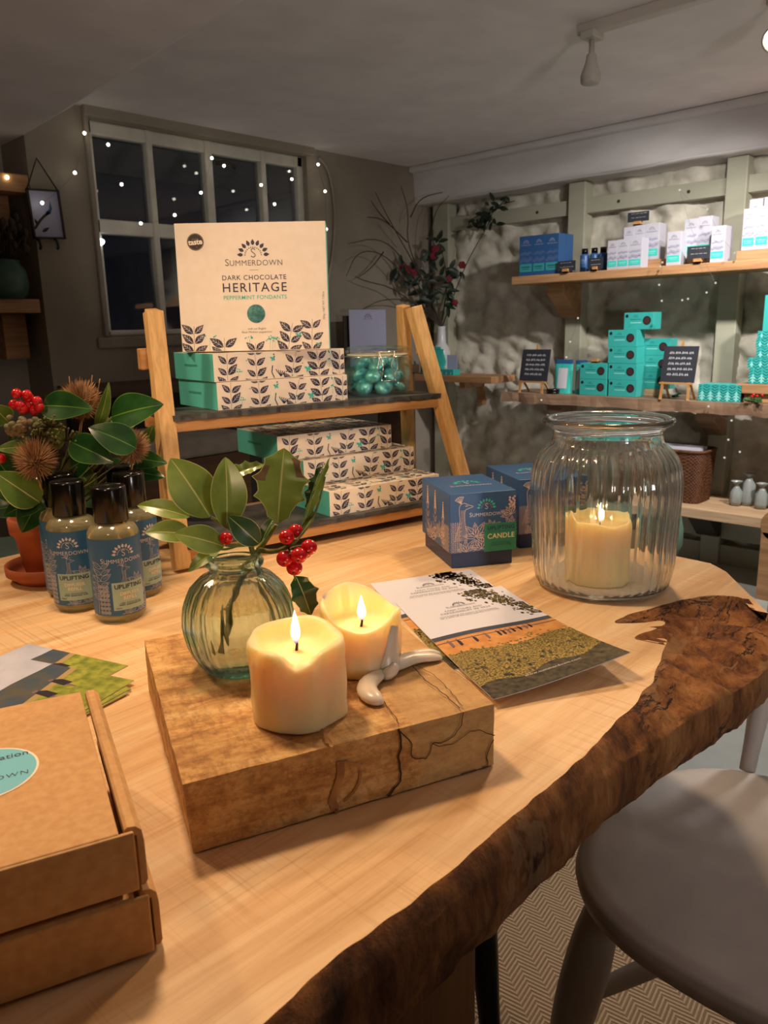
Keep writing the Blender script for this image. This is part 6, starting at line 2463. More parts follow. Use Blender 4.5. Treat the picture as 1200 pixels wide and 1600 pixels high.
def pouch(label, xl, xr, yt, X):
    ya, yb = onp(xl, yt + 15, (X, 0, 0), (1, 0, 0)).y, onp(xr, yt + 15, (X, 0, 0), (1, 0, 0)).y
    h = onp(xl, yt, (X, 0, 0), (1, 0, 0)).z - zl1
    w = ya - yb
    t = thing('pouch', label, 'pouch', frame(V((X, ya, zl1 + 0.0003)), (0, -1, 0)), 'foil pouches on the middle shelf')

    def fn(u, v):
        a = 2 * PI * u
        th = 0.020 * (1 - v) + 0.0015
        return (w * (0.5 + 0.5 * math.copysign(abs(math.cos(a)) ** 0.6, math.cos(a)) * (1 - 0.06 * (1 - v))), th * math.sin(a) + 0.02, h * v)
    g = Geo().grid(fn, 24, 8, 0, True, None, lambda u, v: 1 if v > 0.85 else 0)
    g.add([fn(i / 24, 0) for i in range(24)], [tuple(range(23, -1, -1))])
    g.add([fn(i / 24, 1) for i in range(24)], [tuple(range(24))], 1)
    g.build('bag', [M_teal, M_blue], t)
    g = Geo().grid(lambda u, v: (w * (0.24 + 0.52 * u), 0.0185 - (0.020 * (1 - (0.15 + 0.6 * v)) + 0.0015) * math.sin(math.acos(max(-1, min(1, (2 * (0.24 + 0.52 * u) - 1)))) ), h * (0.15 + 0.6 * v)), 8, 4)
    g.build('white_label', [M_white], t)


pouch('teal foil pouch with white label beside the left chalkboard, middle shelf', 864, 892, 562, XS + 0.05)
pouch('narrower teal and blue foil pouch touching the teal cartons, middle shelf', 896, 914, 563, XS + 0.06)
p = onp(866, 600, (XS + 0.035, 0, 0), (1, 0, 0))
tn_ = thing('round_tin', 'flat black round tin in front of the teal pouch, middle shelf', 'tin', (XS + 0.025, p.y, zl1 + 0.0003))
Geo().lathe([(0.001, 0), (0.030, 0), (0.031, 0.002), (0.031, 0.012), (0.001, 0.012)], 24).build('tin_body', [M_black], tn_)
Geo().lathe([(0.001, 0.0122), (0.032, 0.0122), (0.032, 0.021), (0.030, 0.023), (0.001, 0.023)], 24).build('tin_lid', [M_black], tn_)


def zig_box(label, xl, xr, yt, zbase, X, depth, hh, dark_end=False, group='teal patterned boxes on the middle shelf'):
    ya, yb = onp(xl, yt + 8, (X, 0, 0), (1, 0, 0)).y, onp(xr, yt + 8, (X, 0, 0), (1, 0, 0)).y
    w = ya - yb
    t = thing('gift_box', label, 'box', frame(V((X, ya, zbase + 0.0003)), (0, -1, 0)), group)
    g = Geo().box(0, w, 0, depth, 0, hh)
    if dark_end:
        g.m = [0, 0, 0, 0, 0, 1]
    g.build('carton', [M_tealbox, M_blk], t, bevel=0.001)
    a = []
    n = max(2, int(w / 0.030))
    for k in range(n + 1):
        x0 = w * k / n
        r = 0
        while r * 0.011 < hh + 0.01:
            y0 = r * 0.011
            art(a, stroke([(x0 - 0.013, y0 + 0.008), (x0, y0), (x0 + 0.013, y0 + 0.008)], 0.0030), 0)
            r += 1
    for k in range(n):
        art(a, ngon(leaf2(w * (k + .5) / n, 0.002, PI / 2, hh * 0.6, hh * 0.4)), 1)
    a = clip_art(a, 0.0008, w - 0.0008, 0.0008, hh - 0.0008)
    Geo().flat(a, lambda x, y, l: (x, -0.0005, y)).build('zigzag_print', [M_tealdk, mat('pale aqua print', C(140, 222, 216), 0.5)], t)


zf = 0.035
zig_box('flat teal patterned box with a dark end beside the right chalkboard', 1091, 1158, 601, zl1, XS + 0.01, 0.11, onp(1120, 601, (XS + 0.01, 0, 0), (1, 0, 0)).z - zl1, True)
zk1 = riser('lower wooden block under the patterned boxes at the right end, middle shelf', 1180, 1330, XS + 0.03, 0.13, zl1, 0.036, M_oak)
zk2 = riser('wooden crate board carrying the stack of patterned boxes, middle shelf right end', 1166, 1330, XS + 0.015, 0.16, zl1 + 0.0364, 0.038, M_oak)
zz_ = zl1 + 0.0752
for k, (a_, hh_, nm) in enumerate(((1171, 0.062, 'lowest and widest'), (1169, 0.038, 'second lowest'), (1183, 0.040, 'middle'), (1183, 0.034, 'second highest'), (1186, 0.028, 'highest'))):
    zig_box(nm + ' patterned box of the stack at the right end of the middle shelf', a_, a_ + 70, 565 - k * 20, zz_, XS + 0.03, 0.12, hh_, False, 'patterned boxes stacked at the right end')
    zz_ += hh_ + 0.0006
ya = onp(1191, 560, (XS + 0.06, 0, 0), (1, 0, 0)).y
g = Geo().box(-0.04, 0.04, -0.10, 0, 0, 0.135)
tag(g.build('teal_carton', M_tealbox, None, MX.Translation((XS + 0.075, ya, zz_ + 0.0003)), bevel=0.001), 'tall plain teal carton topping the stack of patterned boxes', 'box')
# holly on the shelf edge
def little_holly(label, x, y, X, z, s=1.0, nl=5, nb=4, seed=1):
    p = onp(x, y, (X, 0, 0), (1, 0, 0))
    t = thing('holly_trimming', label, 'holly', (X, p.y, z))
    rg = random.Random(seed)
    for k in range(nl):
        a = rg.uniform(0, 2 * PI)
        tip = V((math.cos(a) * 0.05 - 0.012, math.sin(a) * 0.05, rg.uniform(0.006, 0.03))) * s
        leaf_geo((0, 0, 0.006 * s), tip, 0.026 * s, 4, 0.2, 0.1, (-0.6, 0, 1), nseg=12).build('leaf', [M_hold, M_hold, M_hold], t)
    for k in range(nb):
        Geo().ball((rg.uniform(-.02, .0) * s, rg.uniform(-.025, .025) * s, (0.016 + rg.uniform(0, .022)) * s), 0.0055 * s, 8, 6).build('berry', [M_berry], t)


little_holly('sprig of holly and red berries on the front edge of the middle shelf', 1183, 618, XS + 0.0, zl1 + 0.0004, 1.0, 6, 6, 3)
little_holly('dark evergreen sprig under the right chalkboard easel', 1052, 612, XS + 0.05, zl1 + 0.0004, 0.8, 6, 0, 5)

# ------------------------------------------------------------------ on the lowest shelf
M_wick2 = mottled('brown wicker', C(120, 72, 40), C(70, 40, 22), 90, 0.7, 0.6, 0.003, (1, 1, 3))
pbk = onp(1040, 770, (XS + 0.06, 0, 0), (1, 0, 0))
yl_, yr_ = onp(990, 770, (XS + 0.0, 0, 0), (1, 0, 0)).y, onp(1094, 765, (XS + 0.0, 0, 0), (1, 0, 0)).y
bkt = thing('wicker_basket', 'brown wicker basket holding papers on the lowest shelf', 'basket', (XS + 0.09, (yl_ + yr_) / 2, zb1 + 0.0004))
hw = (yl_ - yr_) / 2
hbk = onp(1090, 708, (XS + 0.0, 0, 0), (1, 0, 0)).z - zb1


def wick(u, v):
    a = 2 * PI * u
    s = 1 - 0.10 * (1 - v)
    cx_ = math.copysign(abs(math.cos(a)) ** 0.35, math.cos(a))
    cy_ = math.copysign(abs(math.sin(a)) ** 0.35, math.sin(a))
    wv_ = 0.0025 * math.sin(v * 30 * PI) * (1 if int(u * 60) % 2 else -1)
    return ((0.09 * s + wv_) * cx_, (hw * s + wv_) * cy_, hbk * v)


g = Geo().grid(wick, 120, 60)
g.add([wick(i / 120, 0.02) for i in range(120)], [tuple(range(120))])
g.build('woven_body', M_wick2, bkt, solid=0.004)
g = Geo().tube([wick(i / 60, 1.0) for i in range(61)], 0.007, 6)
g.build('rolled_rim', M_wick2, bkt)
g = Geo()
for k in range(5):
    g.box(-0.06 + 0.022 * k, -0.0585 + 0.022 * k, -hw * 0.8, hw * 0.75, 0.03, hbk * (1.02 + 0.03 * (k % 3)))
o = g.build('paper_bundle', M_white, None, MX.Translation(V(bkt.location) + V((0, 0, 0.002))))
tag(o, 'white papers standing in the wicker basket', 'papers', None, 'stuff')
M_cello = glass('cellophane', (0.95, 0.96, 0.96, 1), 0.3, 1.2, 0.15)
M_cellow = mat('frosted packet', C(150, 156, 152), 0.2)
for k, (x, y, s_, nm) in enumerate(((1150, 772, 0.026, 'leftmost'), (1170, 760, 0.028, 'second'), (1190, 776, 0.026, 'third'), (1212, 762, 0.028, 'rightmost'))):
    p = onp(x, y, (XS + 0.10 + 0.03 * (k % 2), 0, 0), (1, 0, 0))
    t = thing('clear_packet', nm + ' crumpled clear packet on the lowest shelf beside the post', 'packet', (XS + 0.10 + 0.03 * (k % 2), p.y, zb1 + 0.0004), 'clear packets on the lowest shelf')

    def pk_(t_, r, z, i, k=k):
        q = NZ.fractal(V((math.cos(t_) * 2 + k, math.sin(t_) * 2, z * 40)), 1, 2, 3)
        return r * (1 + 0.25 * q), z
    zz0 = max(0.0, p.z - zb1 - 0.03)
    Geo().lathe([(0.001, 0), (s_ * 0.8, 0.002), (s_, 0.02), (s_ * 0.9, 0.04 + zz0), (s_ * 0.5, 0.058 + zz0), (0.012, 0.064 + zz0), (0.001, 0.064 + zz0)], 20, 0, True, None, pk_).build('bag', M_cellow, t)
    Geo().lathe([(0.010, 0.064 + zz0), (0.008, 0.07 + zz0), (0.024, 0.086 + zz0)], 14, 0, True, None, pk_, close=False).build('gathered_neck', M_cellow, t)
# round wooden board at the very edge of the picture
prd = onp(1216, 822, (XS - 0.10, 0, 0), (1, 0, 0))
rr_ = (onp(1189, 822, (XS - 0.10, 0, 0), (1, 0, 0)).y - prd.y)
g = Geo().lathe([(0.001, -0.009), (rr_, -0.009), (rr_, 0.009), (0.001, 0.009)], 40, 0, False)
g.box(-rr_ * 0.9, rr_ * 0.9, -0.9, -rr_ * 0.5, -0.009, 0.009)
tb_ = g.build('chair_arm', M_oakx, None, MX.Translation(prd) @ MX.Rotation(PI / 2, 4, 'Y') @ MX.Rotation(0, 4, 'Z'))
tb_.matrix_world = MX.Translation(prd) @ frame((0, 0, 0), (0, -1, 0), (-1, 0, 0))
tag(tb_, 'rounded pale wooden board end at the right edge below the lowest shelf', 'wooden board')
tb_.name = 'wooden_board'

# dark green pouffe seen through the jar
pgc = onp(985, 822, (2.0, 0.98, 0), VN)
hgr = (onp(1063, 822, pgc, VN) - pgc).length
pf0 = V((pgc.x, pgc.y, 0.0004))
pouf = thing('pouffe', 'round sage green pouffe on dark legs behind the large glass jar', 'seat', pf0)
M_sageup = mottled('green upholstery', C(96, 124, 104), C(84, 112, 92), 60, 0.85, 0.2, 0.001)
zp = pgc.z
Geo().lathe([(0.001, zp - 0.075), (hgr * 0.9, zp - 0.075), (hgr, zp - 0.04), (hgr, zp + 0.0), (hgr * 0.94, zp + 0.035), (hgr * 0.6, zp + 0.048), (0.001, zp + 0.05)], 40).build('cushion', M_sageup, pouf)
for k in range(4):
    a = k * PI / 2 + 0.5
    g = Geo()
    turned(g, (hgr * 0.7 * math.cos(a), hgr * 0.7 * math.sin(a), zp - 0.076), (hgr * 0.8 * math.cos(a), hgr * 0.8 * math.sin(a), 0), [0.018, 0.016, 0.012])
    g.build('leg', M_dark, pouf)
# ================================================================== far corner: tall branches in a white vase
zc_ = zc1
pv = onp(690, 575, (XS + 0.185, 0, 0), (1, 0, 0))
vv = thing('floor_branches_vase', 'slim white bottle vase of tall bare branches and red flowers in the far corner', 'vase', (XS + 0.185, pv.y, zc_ + 0.0004))
vv.name = 'branch_vase'
hv_ = onp(690, 510, (XS + 0.185, 0, 0), (1, 0, 0)).z - zc_
M_whv = mat('white ceramic', C(214, 212, 214), 0.3)
Geo().lathe([(0.001, 0), (0.045, 0), (0.05, 0.01), (0.05, hv_ * 0.45), (0.043, hv_ * 0.55), (0.026, hv_ * 0.65), (0.022, hv_ * 0.95), (0.024, hv_), (0.018, hv_), (0.017, hv_ * 0.7), (0.001, hv_ * 0.66)], 28).build('vase_body', M_whv, vv)
vo = V(vv.location)
M_bark2 = mat('bare twig', C(66, 52, 42), 0.9)
M_dkleaf = mottled('dark leaf', C(34, 50, 32), C(22, 36, 24), 60, 0.5, 0, 0)
M_flow = mat('deep red flower', C(118, 20, 38), 0.7)


def cp(x, y, d=0.0):
    return onp(x, y, vo + VN * d, VN) - vo


g = Geo()
rg = random.Random(13)
TW = [[(690, 512), (660, 440), (636, 380), (640, 330), (628, 290)], [(690, 512), (640, 440), (600, 395), (560, 390), (540, 430)], [(690, 512), (650, 420), (610, 350), (585, 300)],
      [(690, 512), (672, 400), (676, 330), (700, 305)], [(690, 512), (720, 430), (742, 390), (770, 340)], [(690, 512), (620, 450), (570, 440), (556, 432)],
      [(690, 512), (630, 400), (590, 372), (545, 380)], [(636, 380), (600, 340), (572, 338)], [(640, 340), (655, 310), (690, 300)], [(610, 350), (590, 330), (580, 312)],
      [(600, 395), (580, 420), (560, 436)], [(690, 512), (655, 470), (600, 468), (570, 480)], [(690, 512), (700, 440), (690, 390), (682, 372)]]
for tw in TW:
    d0 = rg.uniform(-0.12, 0.0)
    pts = [cp(x + rg.uniform(-2, 2), y + rg.uniform(-2, 2), d0 * i / 3 - max(0.0, (690 - x)) * 0.0020 - max(0.0, x - 690) * 0.0030) for i, (x, y) in enumerate(tw)]
    q = smooth([tuple(p) for p in pts], 2)
    n = len(q)
    g.tube(q, [0.0034 * (1 - 0.8 * i / n) + 0.0006 for i in range(n)], 5)
g.build('bare_branches', M_bark2, vv)
cl = [(624, 420, 14), (660, 422, 30), (690, 430, 26), (706, 440, 22), (676, 402, 18), (640, 436, 18), (715, 425, 14), (690, 462, 18), (655, 450, 20), (684, 378, 8), (700, 475, 12), (668, 470, 16)]
k = 0
for (x, y, s_) in cl:
    for q in range(7 if s_ > 15 else 5):
        a = rg.uniform(0, 2 * PI)
        bx, by = x + rg.uniform(-.6, .6) * s_, y + rg.uniform(-.5, .5) * s_
        d = rg.uniform(-0.12, -0.04)
        L = rg.uniform(14, 22)
        leaf_geo(cp(bx, by, d), cp(bx + L * math.cos(a), by + L * math.sin(a), d - 0.01), 0.026, 0, 0.2, 0.1, tuple(-VN + V((0, 0, .5)) + SIDE * rg.uniform(-.6, .6)), nseg=8).build('leaf', [M_dkleaf, M_dkleaf, M_dkleaf], vv)
for x, y, s_ in ((635, 422, 9), (645, 427, 9), (680, 390, 8), (677, 400, 7), (701, 437, 7), (722, 414, 7), (711, 473, 6), (629, 417, 6)):
    g = Geo()
    c_ = cp(x, y, -0.09)
    pk2 = px_of(c_ + vo)[2] / F_PX
    for q in range(6):
        a = q * PI / 3
        g.ball(c_ + SIDE * math.cos(a) * s_ * 0.45 * pk2 + V((0, 0, math.sin(a) * s_ * 0.45 * pk2)), s_ * 0.42 * pk2, 8, 6)
    g.ball(c_ - VN * 0.004, s_ * 0.4 * pk2, 8, 6)
    g.build('flower', M_flow, vv)
# greenery over the rail
t = thing('greenery_garland', 'dark trailing greenery hung over the rail under the white beam', 'garland', onp(770, 340, (XP - 0.02, 0, 0), (1, 0, 0)))
to = V(t.location)
g = Geo()
gp = lambda x, y, d=0.0: onp(x, y, (XP - 0.03 - d, 0, 0), (1, 0, 0)) - to
for tw in ([(804, 314), (780, 320), (760, 340), (745, 362)], [(790, 312), (770, 330), (762, 352)], [(770, 330), (742, 338), (732, 350)]):
    g.tube(smooth([tuple(gp(*p)) for p in tw], 1), 0.0022, 5)
g.build('stem', M_bark2, t)
for q in range(34):
    x, y = rg.choice(((795, 316), (786, 322), (775, 318), (766, 336), (758, 346), (750, 338), (744, 350), (770, 350), (760, 326)))
    a = rg.uniform(0, 2 * PI)
    L = rg.uniform(9, 17)
    x += rg.uniform(-8, 8); y += rg.uniform(-6, 6)
    d = rg.uniform(0.0, 0.05)
    leaf_geo(gp(x, y, d), gp(x + L * math.cos(a), y + L * math.sin(a), d + 0.012), 0.022, 0, 0.2, 0.1, (-1, 0, .4), nseg=6).build('leaf', [M_dkleaf, M_dkleaf, M_dkleaf], t)
# things on the corner shelf
zig_box('flat teal patterned box on the short corner shelf', 660, 708, 577, zc_, XS + 0.055, 0.06, 0.030, False, 'teal goods on the corner shelf')
pc_ = onp(683, 556, (XS + 0.09, 0, 0), (1, 0, 0))
t = thing('teal_packet', 'crumpled teal packet standing on the box on the corner shelf', 'packet', (XS + 0.075, pc_.y, zc_ + 0.0312))
Geo().grid(lambda u, v: (0.012 * math.sin(2 * PI * u) * (1 - v), (0.055 + 0.015 * math.sin(v * 5)) * math.cos(2 * PI * u) - 0.02 * v, 0.001 + 0.105 * v), 20, 8).build('bag', M_tealdk if False else M_teal, t)
Geo().box(-0.003, 0.003, -0.04, 0.03, 0.105, 0.118).build('sealed_top', M_teal, t)
pcd = onp(704, 560, (XS + 0.11, 0, 0), (1, 0, 0))
tag(Geo().box(-0.001, 0.001, -0.035, 0.035, 0, 0.105).build('card', M_lilac, None, MX.Translation((XS + 0.10, pcd.y - 0.02, zc_ + 0.0004))), 'pale card leaning behind the teal packet on the corner shelf', 'card')

# ================================================================== window wall furniture
M_dkwood = wood('dark stained board', C(96, 70, 48), C(60, 42, 28), 0, 10)
zsb = onp(150, 606, (0, YB - 0.28, 0), (0, 1, 0)).z
sbx0, sbx1 = BW(90, 620).x, XP - 0.4
sb = thing('sideboard', 'dark wooden sideboard along the window wall behind the plant and stand', 'sideboard', ((sbx0 + sbx1) / 2, YB - 0.15, 0))
hw_ = (sbx1 - sbx0) / 2
Geo().box(-hw_, hw_, -0.15, 0.148, zsb - 0.04, zsb).build('top', M_dkwood, sb, bevel=0.004)
Geo().box(-hw_ + 0.02, hw_ - 0.02, 0.10, 0.14, 0, zsb - 0.041).build('back_panel', M_dark, sb)
for s in (-1, 1):
    Geo().box(s * (hw_ - 0.04) - 0.025, s * (hw_ - 0.04) + 0.025, -0.13, 0.09, 0, zsb - 0.041).build('side_panel', M_dkwood, sb)
# notice card in a stand on the sideboard
pn = onp(575, 505, (0, YB - 0.17, 0), (0, 1, 0))
wN = (onp(604, 505, (0, YB - 0.17, 0), (0, 1, 0)).x - onp(547, 505, (0, YB - 0.17, 0), (0, 1, 0)).x)
hN = onp(575, 484, (0, YB - 0.17, 0), (0, 1, 0)).z - zsb
t = thing('notice_card', 'white notice card in a clear stand on the sideboard behind the clip-top jar', 'sign', frame(V((pn.x, pn.y, zsb + 0.0004)), (1, 0, 0)))
Geo().box(-wN / 2, wN / 2, 0, 0.003, 0.0, hN).build('card', M_lilac, t)
Geo().box(-wN / 2 - 0.02, wN / 2 - 0.02, 0.02, 0.026, 0, hN * 0.9).box(-wN / 2 - 0.02, wN / 2, -0.02, 0.05, 0, 0.004).build('stand', M_dark, t)
a = []
art_logo(a, 0, hN * 0.84, 0.03, 0, 0, 0, 0, 7)
for k in range(4):
    art(a, stroke([(-wN * 0.25, hN * (0.7 - 0.06 * k)), (wN * 0.25, hN * (0.7 - 0.06 * k))], 0.004), 1)
Geo().flat(a, lambda x, y, l: (x, -0.0006, y)).build('print', [M_grey, M_lilac], t)
# storage box in the gloom under the stand
psx = onp(350, 760, (0, 2.2, 0), (0, 1, 0))
xl_, xr_ = onp(200, 740, (0, 2.2, 0), (0, 1, 0)).x, onp(392, 740, (0, 2.2, 0), (0, 1, 0)).x
zt2, zb2 = onp(330, 698, (0, 2.2, 0), (0, 1, 0)).z, onp(330, 800, (0, 2.2, 0), (0, 1, 0)).z
t = thing('storage_trunk', 'brown trunk with a pale padded lid behind the display stand', 'trunk', ((xl_ + xr_) / 2, 2.4, 0.0004))
w2 = (xr_ - xl_) / 2
Geo().box(-w2, w2, -0.2, 0.2, 0.0, zt2 - 0.03).build('trunk_body', wood('trunk wood', C(120, 84, 56), C(84, 56, 36), 0, 8), t, bevel=0.004)
Geo().box(-w2 - 0.01, w2 + 0.01, -0.21, 0.21, zt2 - 0.029, zt2 + 0.035).build('padded_lid', mottled('pale cushion', C(176, 170, 160), C(160, 154, 146), 20, 0.9, 0.1, 0.002), t, bevel=0.02, seg=4)
# pale green side table beyond the plant
zst = 0.66
q0, q1 = onz(0, 868, zst), onz(49, 862, zst)
q2 = onz(46, 834, zst)
ut = (q1 - q0).normalized()
un = V((-ut.y, ut.x, 0))
if un.dot(VN) < 0:
    un = -un
dp = (q2 - q1).dot(un)
t = thing('side_table', 'pale green painted side table beyond the potted foliage', 'table', frame(V((q1.x, q1.y, 0.0004)), ut))
M_pgreen = mottled('pale green paint', C(168, 200, 188), C(156, 190, 178), 14, 0.3, 0, 0)
Geo().box(-0.5, 0.0, -0.02, dp, zst - 0.03, zst).build('top', M_pgreen, t, bevel=0.006)
for x in (-0.46, -0.04):
    for y in (0.02, dp - 0.04):
        Geo().box(x - 0.02, x + 0.02, y - 0.02, y + 0.02, 0, zst - 0.031).build('leg', M_pgreen, t)

# ================================================================== alcove shelves at the left
for k, (xr2, yt2, yb2, lab) in enumerate(((63, 467, 489, 'lower oak shelf in the left alcove under the green pot'), (45, 272, 300, 'upper oak shelf in the left alcove with a tiny light'))):
    fp = onp(xr2, (yt2 + yb2) / 2, (0, YB + 0.0, 0), (0, 1, 0))
    z1, z0 = onp(30, yt2, (0, YB, 0), (0, 1, 0)).z, onp(30, yb2, (0, YB, 0), (0, 1, 0)).z
    xe = min(fp.x, XA - 0.002)
    t = thing('alcove_shelf', lab, 'shelf', (xe - 0.3, YB + 0.08, z0))
    Geo().box(-0.6, 0.3, -0.08, 0.138, 0, z1 - z0).build('shelf_board', M_oakx, t, bevel=0.003)
    bx = onp(33 if k == 0 else 5, 520 if k == 0 else 330, (0, YB + 0.05, 0), (0, 1, 0)).x - xe + 0.3
    Geo().box(bx - 0.045, bx + 0.045, 0.02, 0.138, -0.17, -0.001).build('bracket', M_oakx, t, bevel=0.003)
    if k == 0:
        zal = z1
pgp = onp(6, 440, (0, YB + 0.03, 0), (0, 1, 0))
wg = onp(43, 440, (0, YB + 0.03, 0), (0, 1, 0)).x - pgp.x
hg = onp(6, 407, (0, YB + 0.03, 0), (0, 1, 0)).z - zal
t = thing('glazed_pot', 'dull green glazed pot of dried flowers on the left alcove shelf', 'pot', (pgp.x, YB + 0.03, zal + 0.0004))
rg_ = min(wg, 0.105)
Geo().lathe([(0.001, 0), (rg_ * 0.7, 0), (rg_ * 0.92, 0.02), (rg_, hg * 0.4), (rg_ * 0.92, hg * 0.75), (rg_ * 0.72, hg * 0.9), (rg_ * 0.72, hg), (rg_ * 0.64, hg), (rg_ * 0.6, hg * 0.85), (0.001, hg * 0.8)], 32).build('pot_body', mat('dull green glaze', C(60, 92, 80), 0.35), t)
g = Geo()
gl = Geo()
for q in range(60):
    a, s = rg.uniform(0, 2 * PI), rg.uniform(0.2, 1)
    e = V((0.13 * s * math.cos(a) - 0.03, 0.09 * s * math.sin(a) - 0.03, hg + rg.uniform(0.03, 0.15)))
    g.tube([(0.02 * math.cos(a), 0.02 * math.sin(a), hg * 0.8), tuple(e * 0.6 + V((0, 0, hg * 0.35))), tuple(e)], 0.0018, 4)
    gl.ball(e, (0.010, 0.010, 0.016), 6, 5)
g.build('dried_stems', M_bark2, t)
o_ = gl.build('dried_flower_heads', mat('dried flower', C(70, 54, 46), 0.9), t)
o_['kind'] = 'stuff'
# framed print hanging from a cord
PFq = lambda x, y, d=0.012: onp(x, y, (0, YB - d, 0), (0, 1, 0))
P0, P1, P2, P3 = PFq(44, 295), PFq(94, 297), PFq(100, 374), PFq(50, 372)
ctr = (P0 + P1 + P2 + P3) / 4
wF, hF = ((P1 - P0).length + (P2 - P3).length) / 2, ((P3 - P0).length + (P2 - P1).length) / 2
xF = ((P1 - P0) + (P2 - P3)).normalized()
TF = frame(ctr, xF, (0, -1, 0))
fr_ = thing('framed_print', 'small black-framed bird print hanging by a cord on the white pier', 'picture', TF)
g = Geo()
fwid = 0.006
for x0, x1, y0, y1 in ((-wF / 2, wF / 2, -hF / 2, -hF / 2 + fwid), (-wF / 2, wF / 2, hF / 2 - fwid, hF / 2), (-wF / 2, -wF / 2 + fwid, -hF / 2, hF / 2), (wF / 2 - fwid, wF / 2, -hF / 2, hF / 2)):
    g.box(x0, x1, y0, y1, -0.010, 0.006)
g.build('frame', M_dark, fr_)
Geo().box(-wF / 2 + 0.002, wF / 2 - 0.002, -hF / 2 + 0.002, hF / 2 - 0.002, -0.006, -0.003).build('mount', M_lilac, fr_)
a = []
art(a, stroke(smooth([(-wF * .42, -hF * .30), (-wF * .15, -hF * .08), (wF * .12, hF * .05)], 1), 0.009), 0)
art(a, ngon([(0, -0.005), (wF * .14, hF * .01), (wF * .22, hF * .12), (wF * .18, hF * .28), (wF * .12, hF * .10), (0.0, hF * 0.04)]), 1)
art(a, ngon(leaf2(-wF * .2, -hF * .36, 0.5, wF * .28, wF * .11)), 0)
art(a, ngon(leaf2(-wF * .3, -hF * .22, 2.0, wF * .2, wF * .1)), 0)
Geo().flat(a, lambda x, y, l: (x, y, -0.0025)).build('printed_picture', [M_dark, M_blue], fr_)
TFi = TF.inverted()
apx = TFi @ PFq(57, 247)
apx.z = 0
Geo().tube([(-wF / 2 + 0.004, hF / 2, 0), tuple(apx), (wF / 2 - 0.004, hF / 2, 0)], 0.003, 6).build('cord', M_dark, fr_)
t = thing('wall_hooks', 'pair of small dark hooks on the pier below the framed print', 'hooks', PFq(74, 382, 0.004))
for x in (60, 87):
    pq = PFq(x, 382, 0.004) - V(t.location)
    Geo().tube([pq + V((0, 0.003, 0.02)), pq + V((0, -0.012, 0.012)), pq + V((0, -0.02, -0.008)), pq + V((0, -0.012, -0.018))], 0.005, 6).build('hook', M_dark, t)

# ================================================================== ceiling track and lamps
M_trk = mottled('cream track paint', C(206, 200, 190), C(198, 192, 182), 10, 0.5, 0, 0)
k0, k1 = onz(906, 50, ZC - 0.015), onz(1072, 0, ZC - 0.015)
kd = (k1 - k0).normalized()
trk = thing('ceiling_track', 'cream ceiling track with an unlit spotlight hanging from its near end', 'track light', V((k0.x, k0.y, ZC - 0.0004)))
to = V(trk.location)
g = Geo().bar(k0 - to, k0 + kd * 2.2 - to, 0.036, 0.030)
g.build('rail', M_trk, trk, bevel=0.003)
hd = onz(931, 56, ZC - 0.03)
hd = k0 + kd * (hd - k0).dot(kd)
hp = hd - to
sc_ = px_of(hd)[2] / F_PX
g = Geo().box(hp.x - 0.03, hp.x + 0.03, hp.y - 0.022, hp.y + 0.022, hp.z - 0.030, hp.z - 0.010)
g.build('adaptor', M_trk, trk, bevel=0.003)
zz0 = hp.z - 0.030
yb_ = (125 - 62) * sc_
Geo().lathe([(0.001, 0), (0.008, 0), (0.008, -yb_ * 0.30), (0.014, -yb_ * 0.34), (15 * sc_ * 0.6, -yb_ * 0.5), (16 * sc_, -yb_ * 0.8), (15.5 * sc_, -yb_ * 0.97), (14 * sc_, -yb_), (0.001, -yb_ * 0.97)], 24, 0, True, MX.Translation((hp.x, hp.y, zz0))).build('lamp_head', M_trk, trk)
# lit spotlight at the right edge
sp0 = onz(1214, 66, ZC - 0.11)
sl = thing('ceiling_spotlight', 'lit ceiling spotlight at the right edge of the picture', 'spotlight', V((sp0.x, sp0.y, ZC - 0.0004)))
Geo().lathe([(0.001, 0), (0.035, 0), (0.035, -0.012), (0.008, -0.014), (0.008, -0.06), (0.001, -0.06)], 24).build('ceiling_rose', M_trk, sl)
dirl = (V((1.5, 0.75, 1.1)) - sp0).normalized()
Tq = MX.Translation((0, 0, -0.095)) @ dirl.to_track_quat('-Z', 'Y').to_matrix().to_4x4()
Geo().lathe([(0.012, 0.045), (0.022, 0.03), (0.034, 0.0), (0.036, -0.022), (0.032, -0.022), (0.030, -0.004), (0.001, -0.002)], 24, 0, True, Tq).build('lamp_head', M_trk, sl)
Geo().lathe([(0.001, -0.010), (0.027, -0.010), (0.027, -0.013), (0.001, -0.013)], 24, 0, True, Tq).build('bulb', glow('spotlight bulb', (1, 0.93, 0.85, 1), 25), sl)

# ================================================================== string lights and cable
M_bulb = glow('warm white bulb', (1.0, 0.93, 0.74, 1), 9.0)
M_bulbd = glow('faint bulb', (1.0, 0.90, 0.74, 1), 0.7)
M_wire = mat('thin clear wire', C(70, 66, 60), 0.5)


def string(label, pts, plane, sag, mb, r=0.0062):
    P = [onp(x, y, *plane) for x, y in pts]
    t = thing('string_lights', label, 'string lights', P[0])
    o = V(t.location)
    g = Geo()
    for a, b_ in zip(P[:-1], P[1:]):
        m_ = (a + b_) / 2 - V((0, 0, sag * (a - b_).length))
        g.tube(smooth([tuple(a - o), tuple(m_ - o), tuple(b_ - o)], 2), 0.0004, 4)
    g.build('wire', M_wire, t)
    for p in P:
        Geo().ball(p - o, r, 10, 8).build('bulb', mb, t)


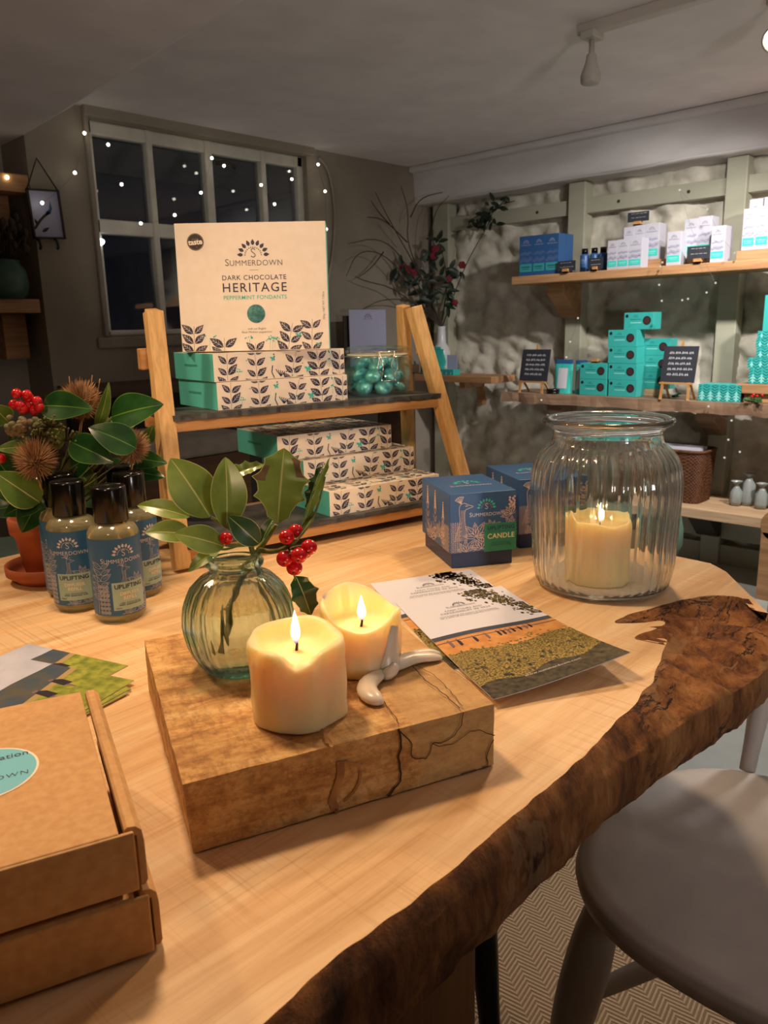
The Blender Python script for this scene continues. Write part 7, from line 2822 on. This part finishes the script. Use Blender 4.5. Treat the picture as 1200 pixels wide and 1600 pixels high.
string('string of warm lights draped across the upper window panes', [(66, 317), (117, 270), (132, 208), (169, 226), (190, 288), (220, 349), (273, 336), (314, 301), (331, 247), (350, 259), (408, 289), (429, 319), (456, 280), (497, 257), (508, 299), (510, 358), (510, 420)], ((0, YB - 0.05, 0), (0, 1, 0)), 0.06, M_bulb)
string('faint string lights looped along the shelves of the stone wall', [(1148, 395), (1105, 327), (1062, 297), (1118, 442), (1104, 457), (1075, 467), (1066, 469), (1034, 470), (1030, 445), (1035, 410), (1032, 416)], ((XS - 0.04, 0, 0), (1, 0, 0)), 0.1, M_bulbd, 0.0042)
string('faint string lights hanging between the middle shelf and the lowest shelf', [(903, 497), (891, 534), (885, 558), (846, 625), (856, 649), (1107, 635), (1143, 657), (1138, 687), (1156, 706), (1132, 715)], ((XS - 0.035, 0, 0), (1, 0, 0)), 0.1, M_bulbd, 0.0042)
t = thing('shelf_light', 'tiny warm light on the upper shelf of the left alcove', 'light', onp(11, 277, (0, YB - 0.006, 0), (0, 1, 0)))
Geo().ball((0, 0, 0), 0.007, 10, 8).build('bulb', glow('amber bulb', (1.0, 0.80, 0.45, 1), 9.0), t)
Geo().lathe([(0.003, 0), (0.003, 0.02)], 8, 0, True, MX.Rotation(-PI / 2, 4, 'X')).build('holder', M_wire, t)
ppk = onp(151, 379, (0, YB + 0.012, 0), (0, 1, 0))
t = thing('reflection_glow', 'glowing white oval imitating a lamp reflection at the lower left of the window crossbar', 'light', ppk)  # added emissive oval in place of a lamp's reflection in the glass; no fitting
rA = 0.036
Geo().ball((0, 0.0, 0), (rA, 0.006, 0.016), 16, 8, 0, MX.Rotation(-0.20, 4, 'Y')).build('glow_oval', glow('reflected lamp glow', (0.9, 0.98, 1.0, 1), 4.0), t)  # painted reflection, glowing by itself
Geo().box(-0.02, 0.02, 0.004, 0.009, -0.009, 0.009).build('glow_backing', M_frame, t)  # added backing plate behind the imitated reflection
cab = [onp(x, y, (0, YB - 0.012, 0), (0, 1, 0)) for x, y in ((498, 246), (512, 262), (521, 300), (524, 350), (520, 400), (512, 440), (508, 480), (512, 540))]
g = Geo().tube(smooth([tuple(p) for p in cab], 2), 0.007, 8)
tag(g.build('cable', M_plaster), 'loose white cable hanging down the wall right of the window', 'cable')
bpy.context.view_layer.update()
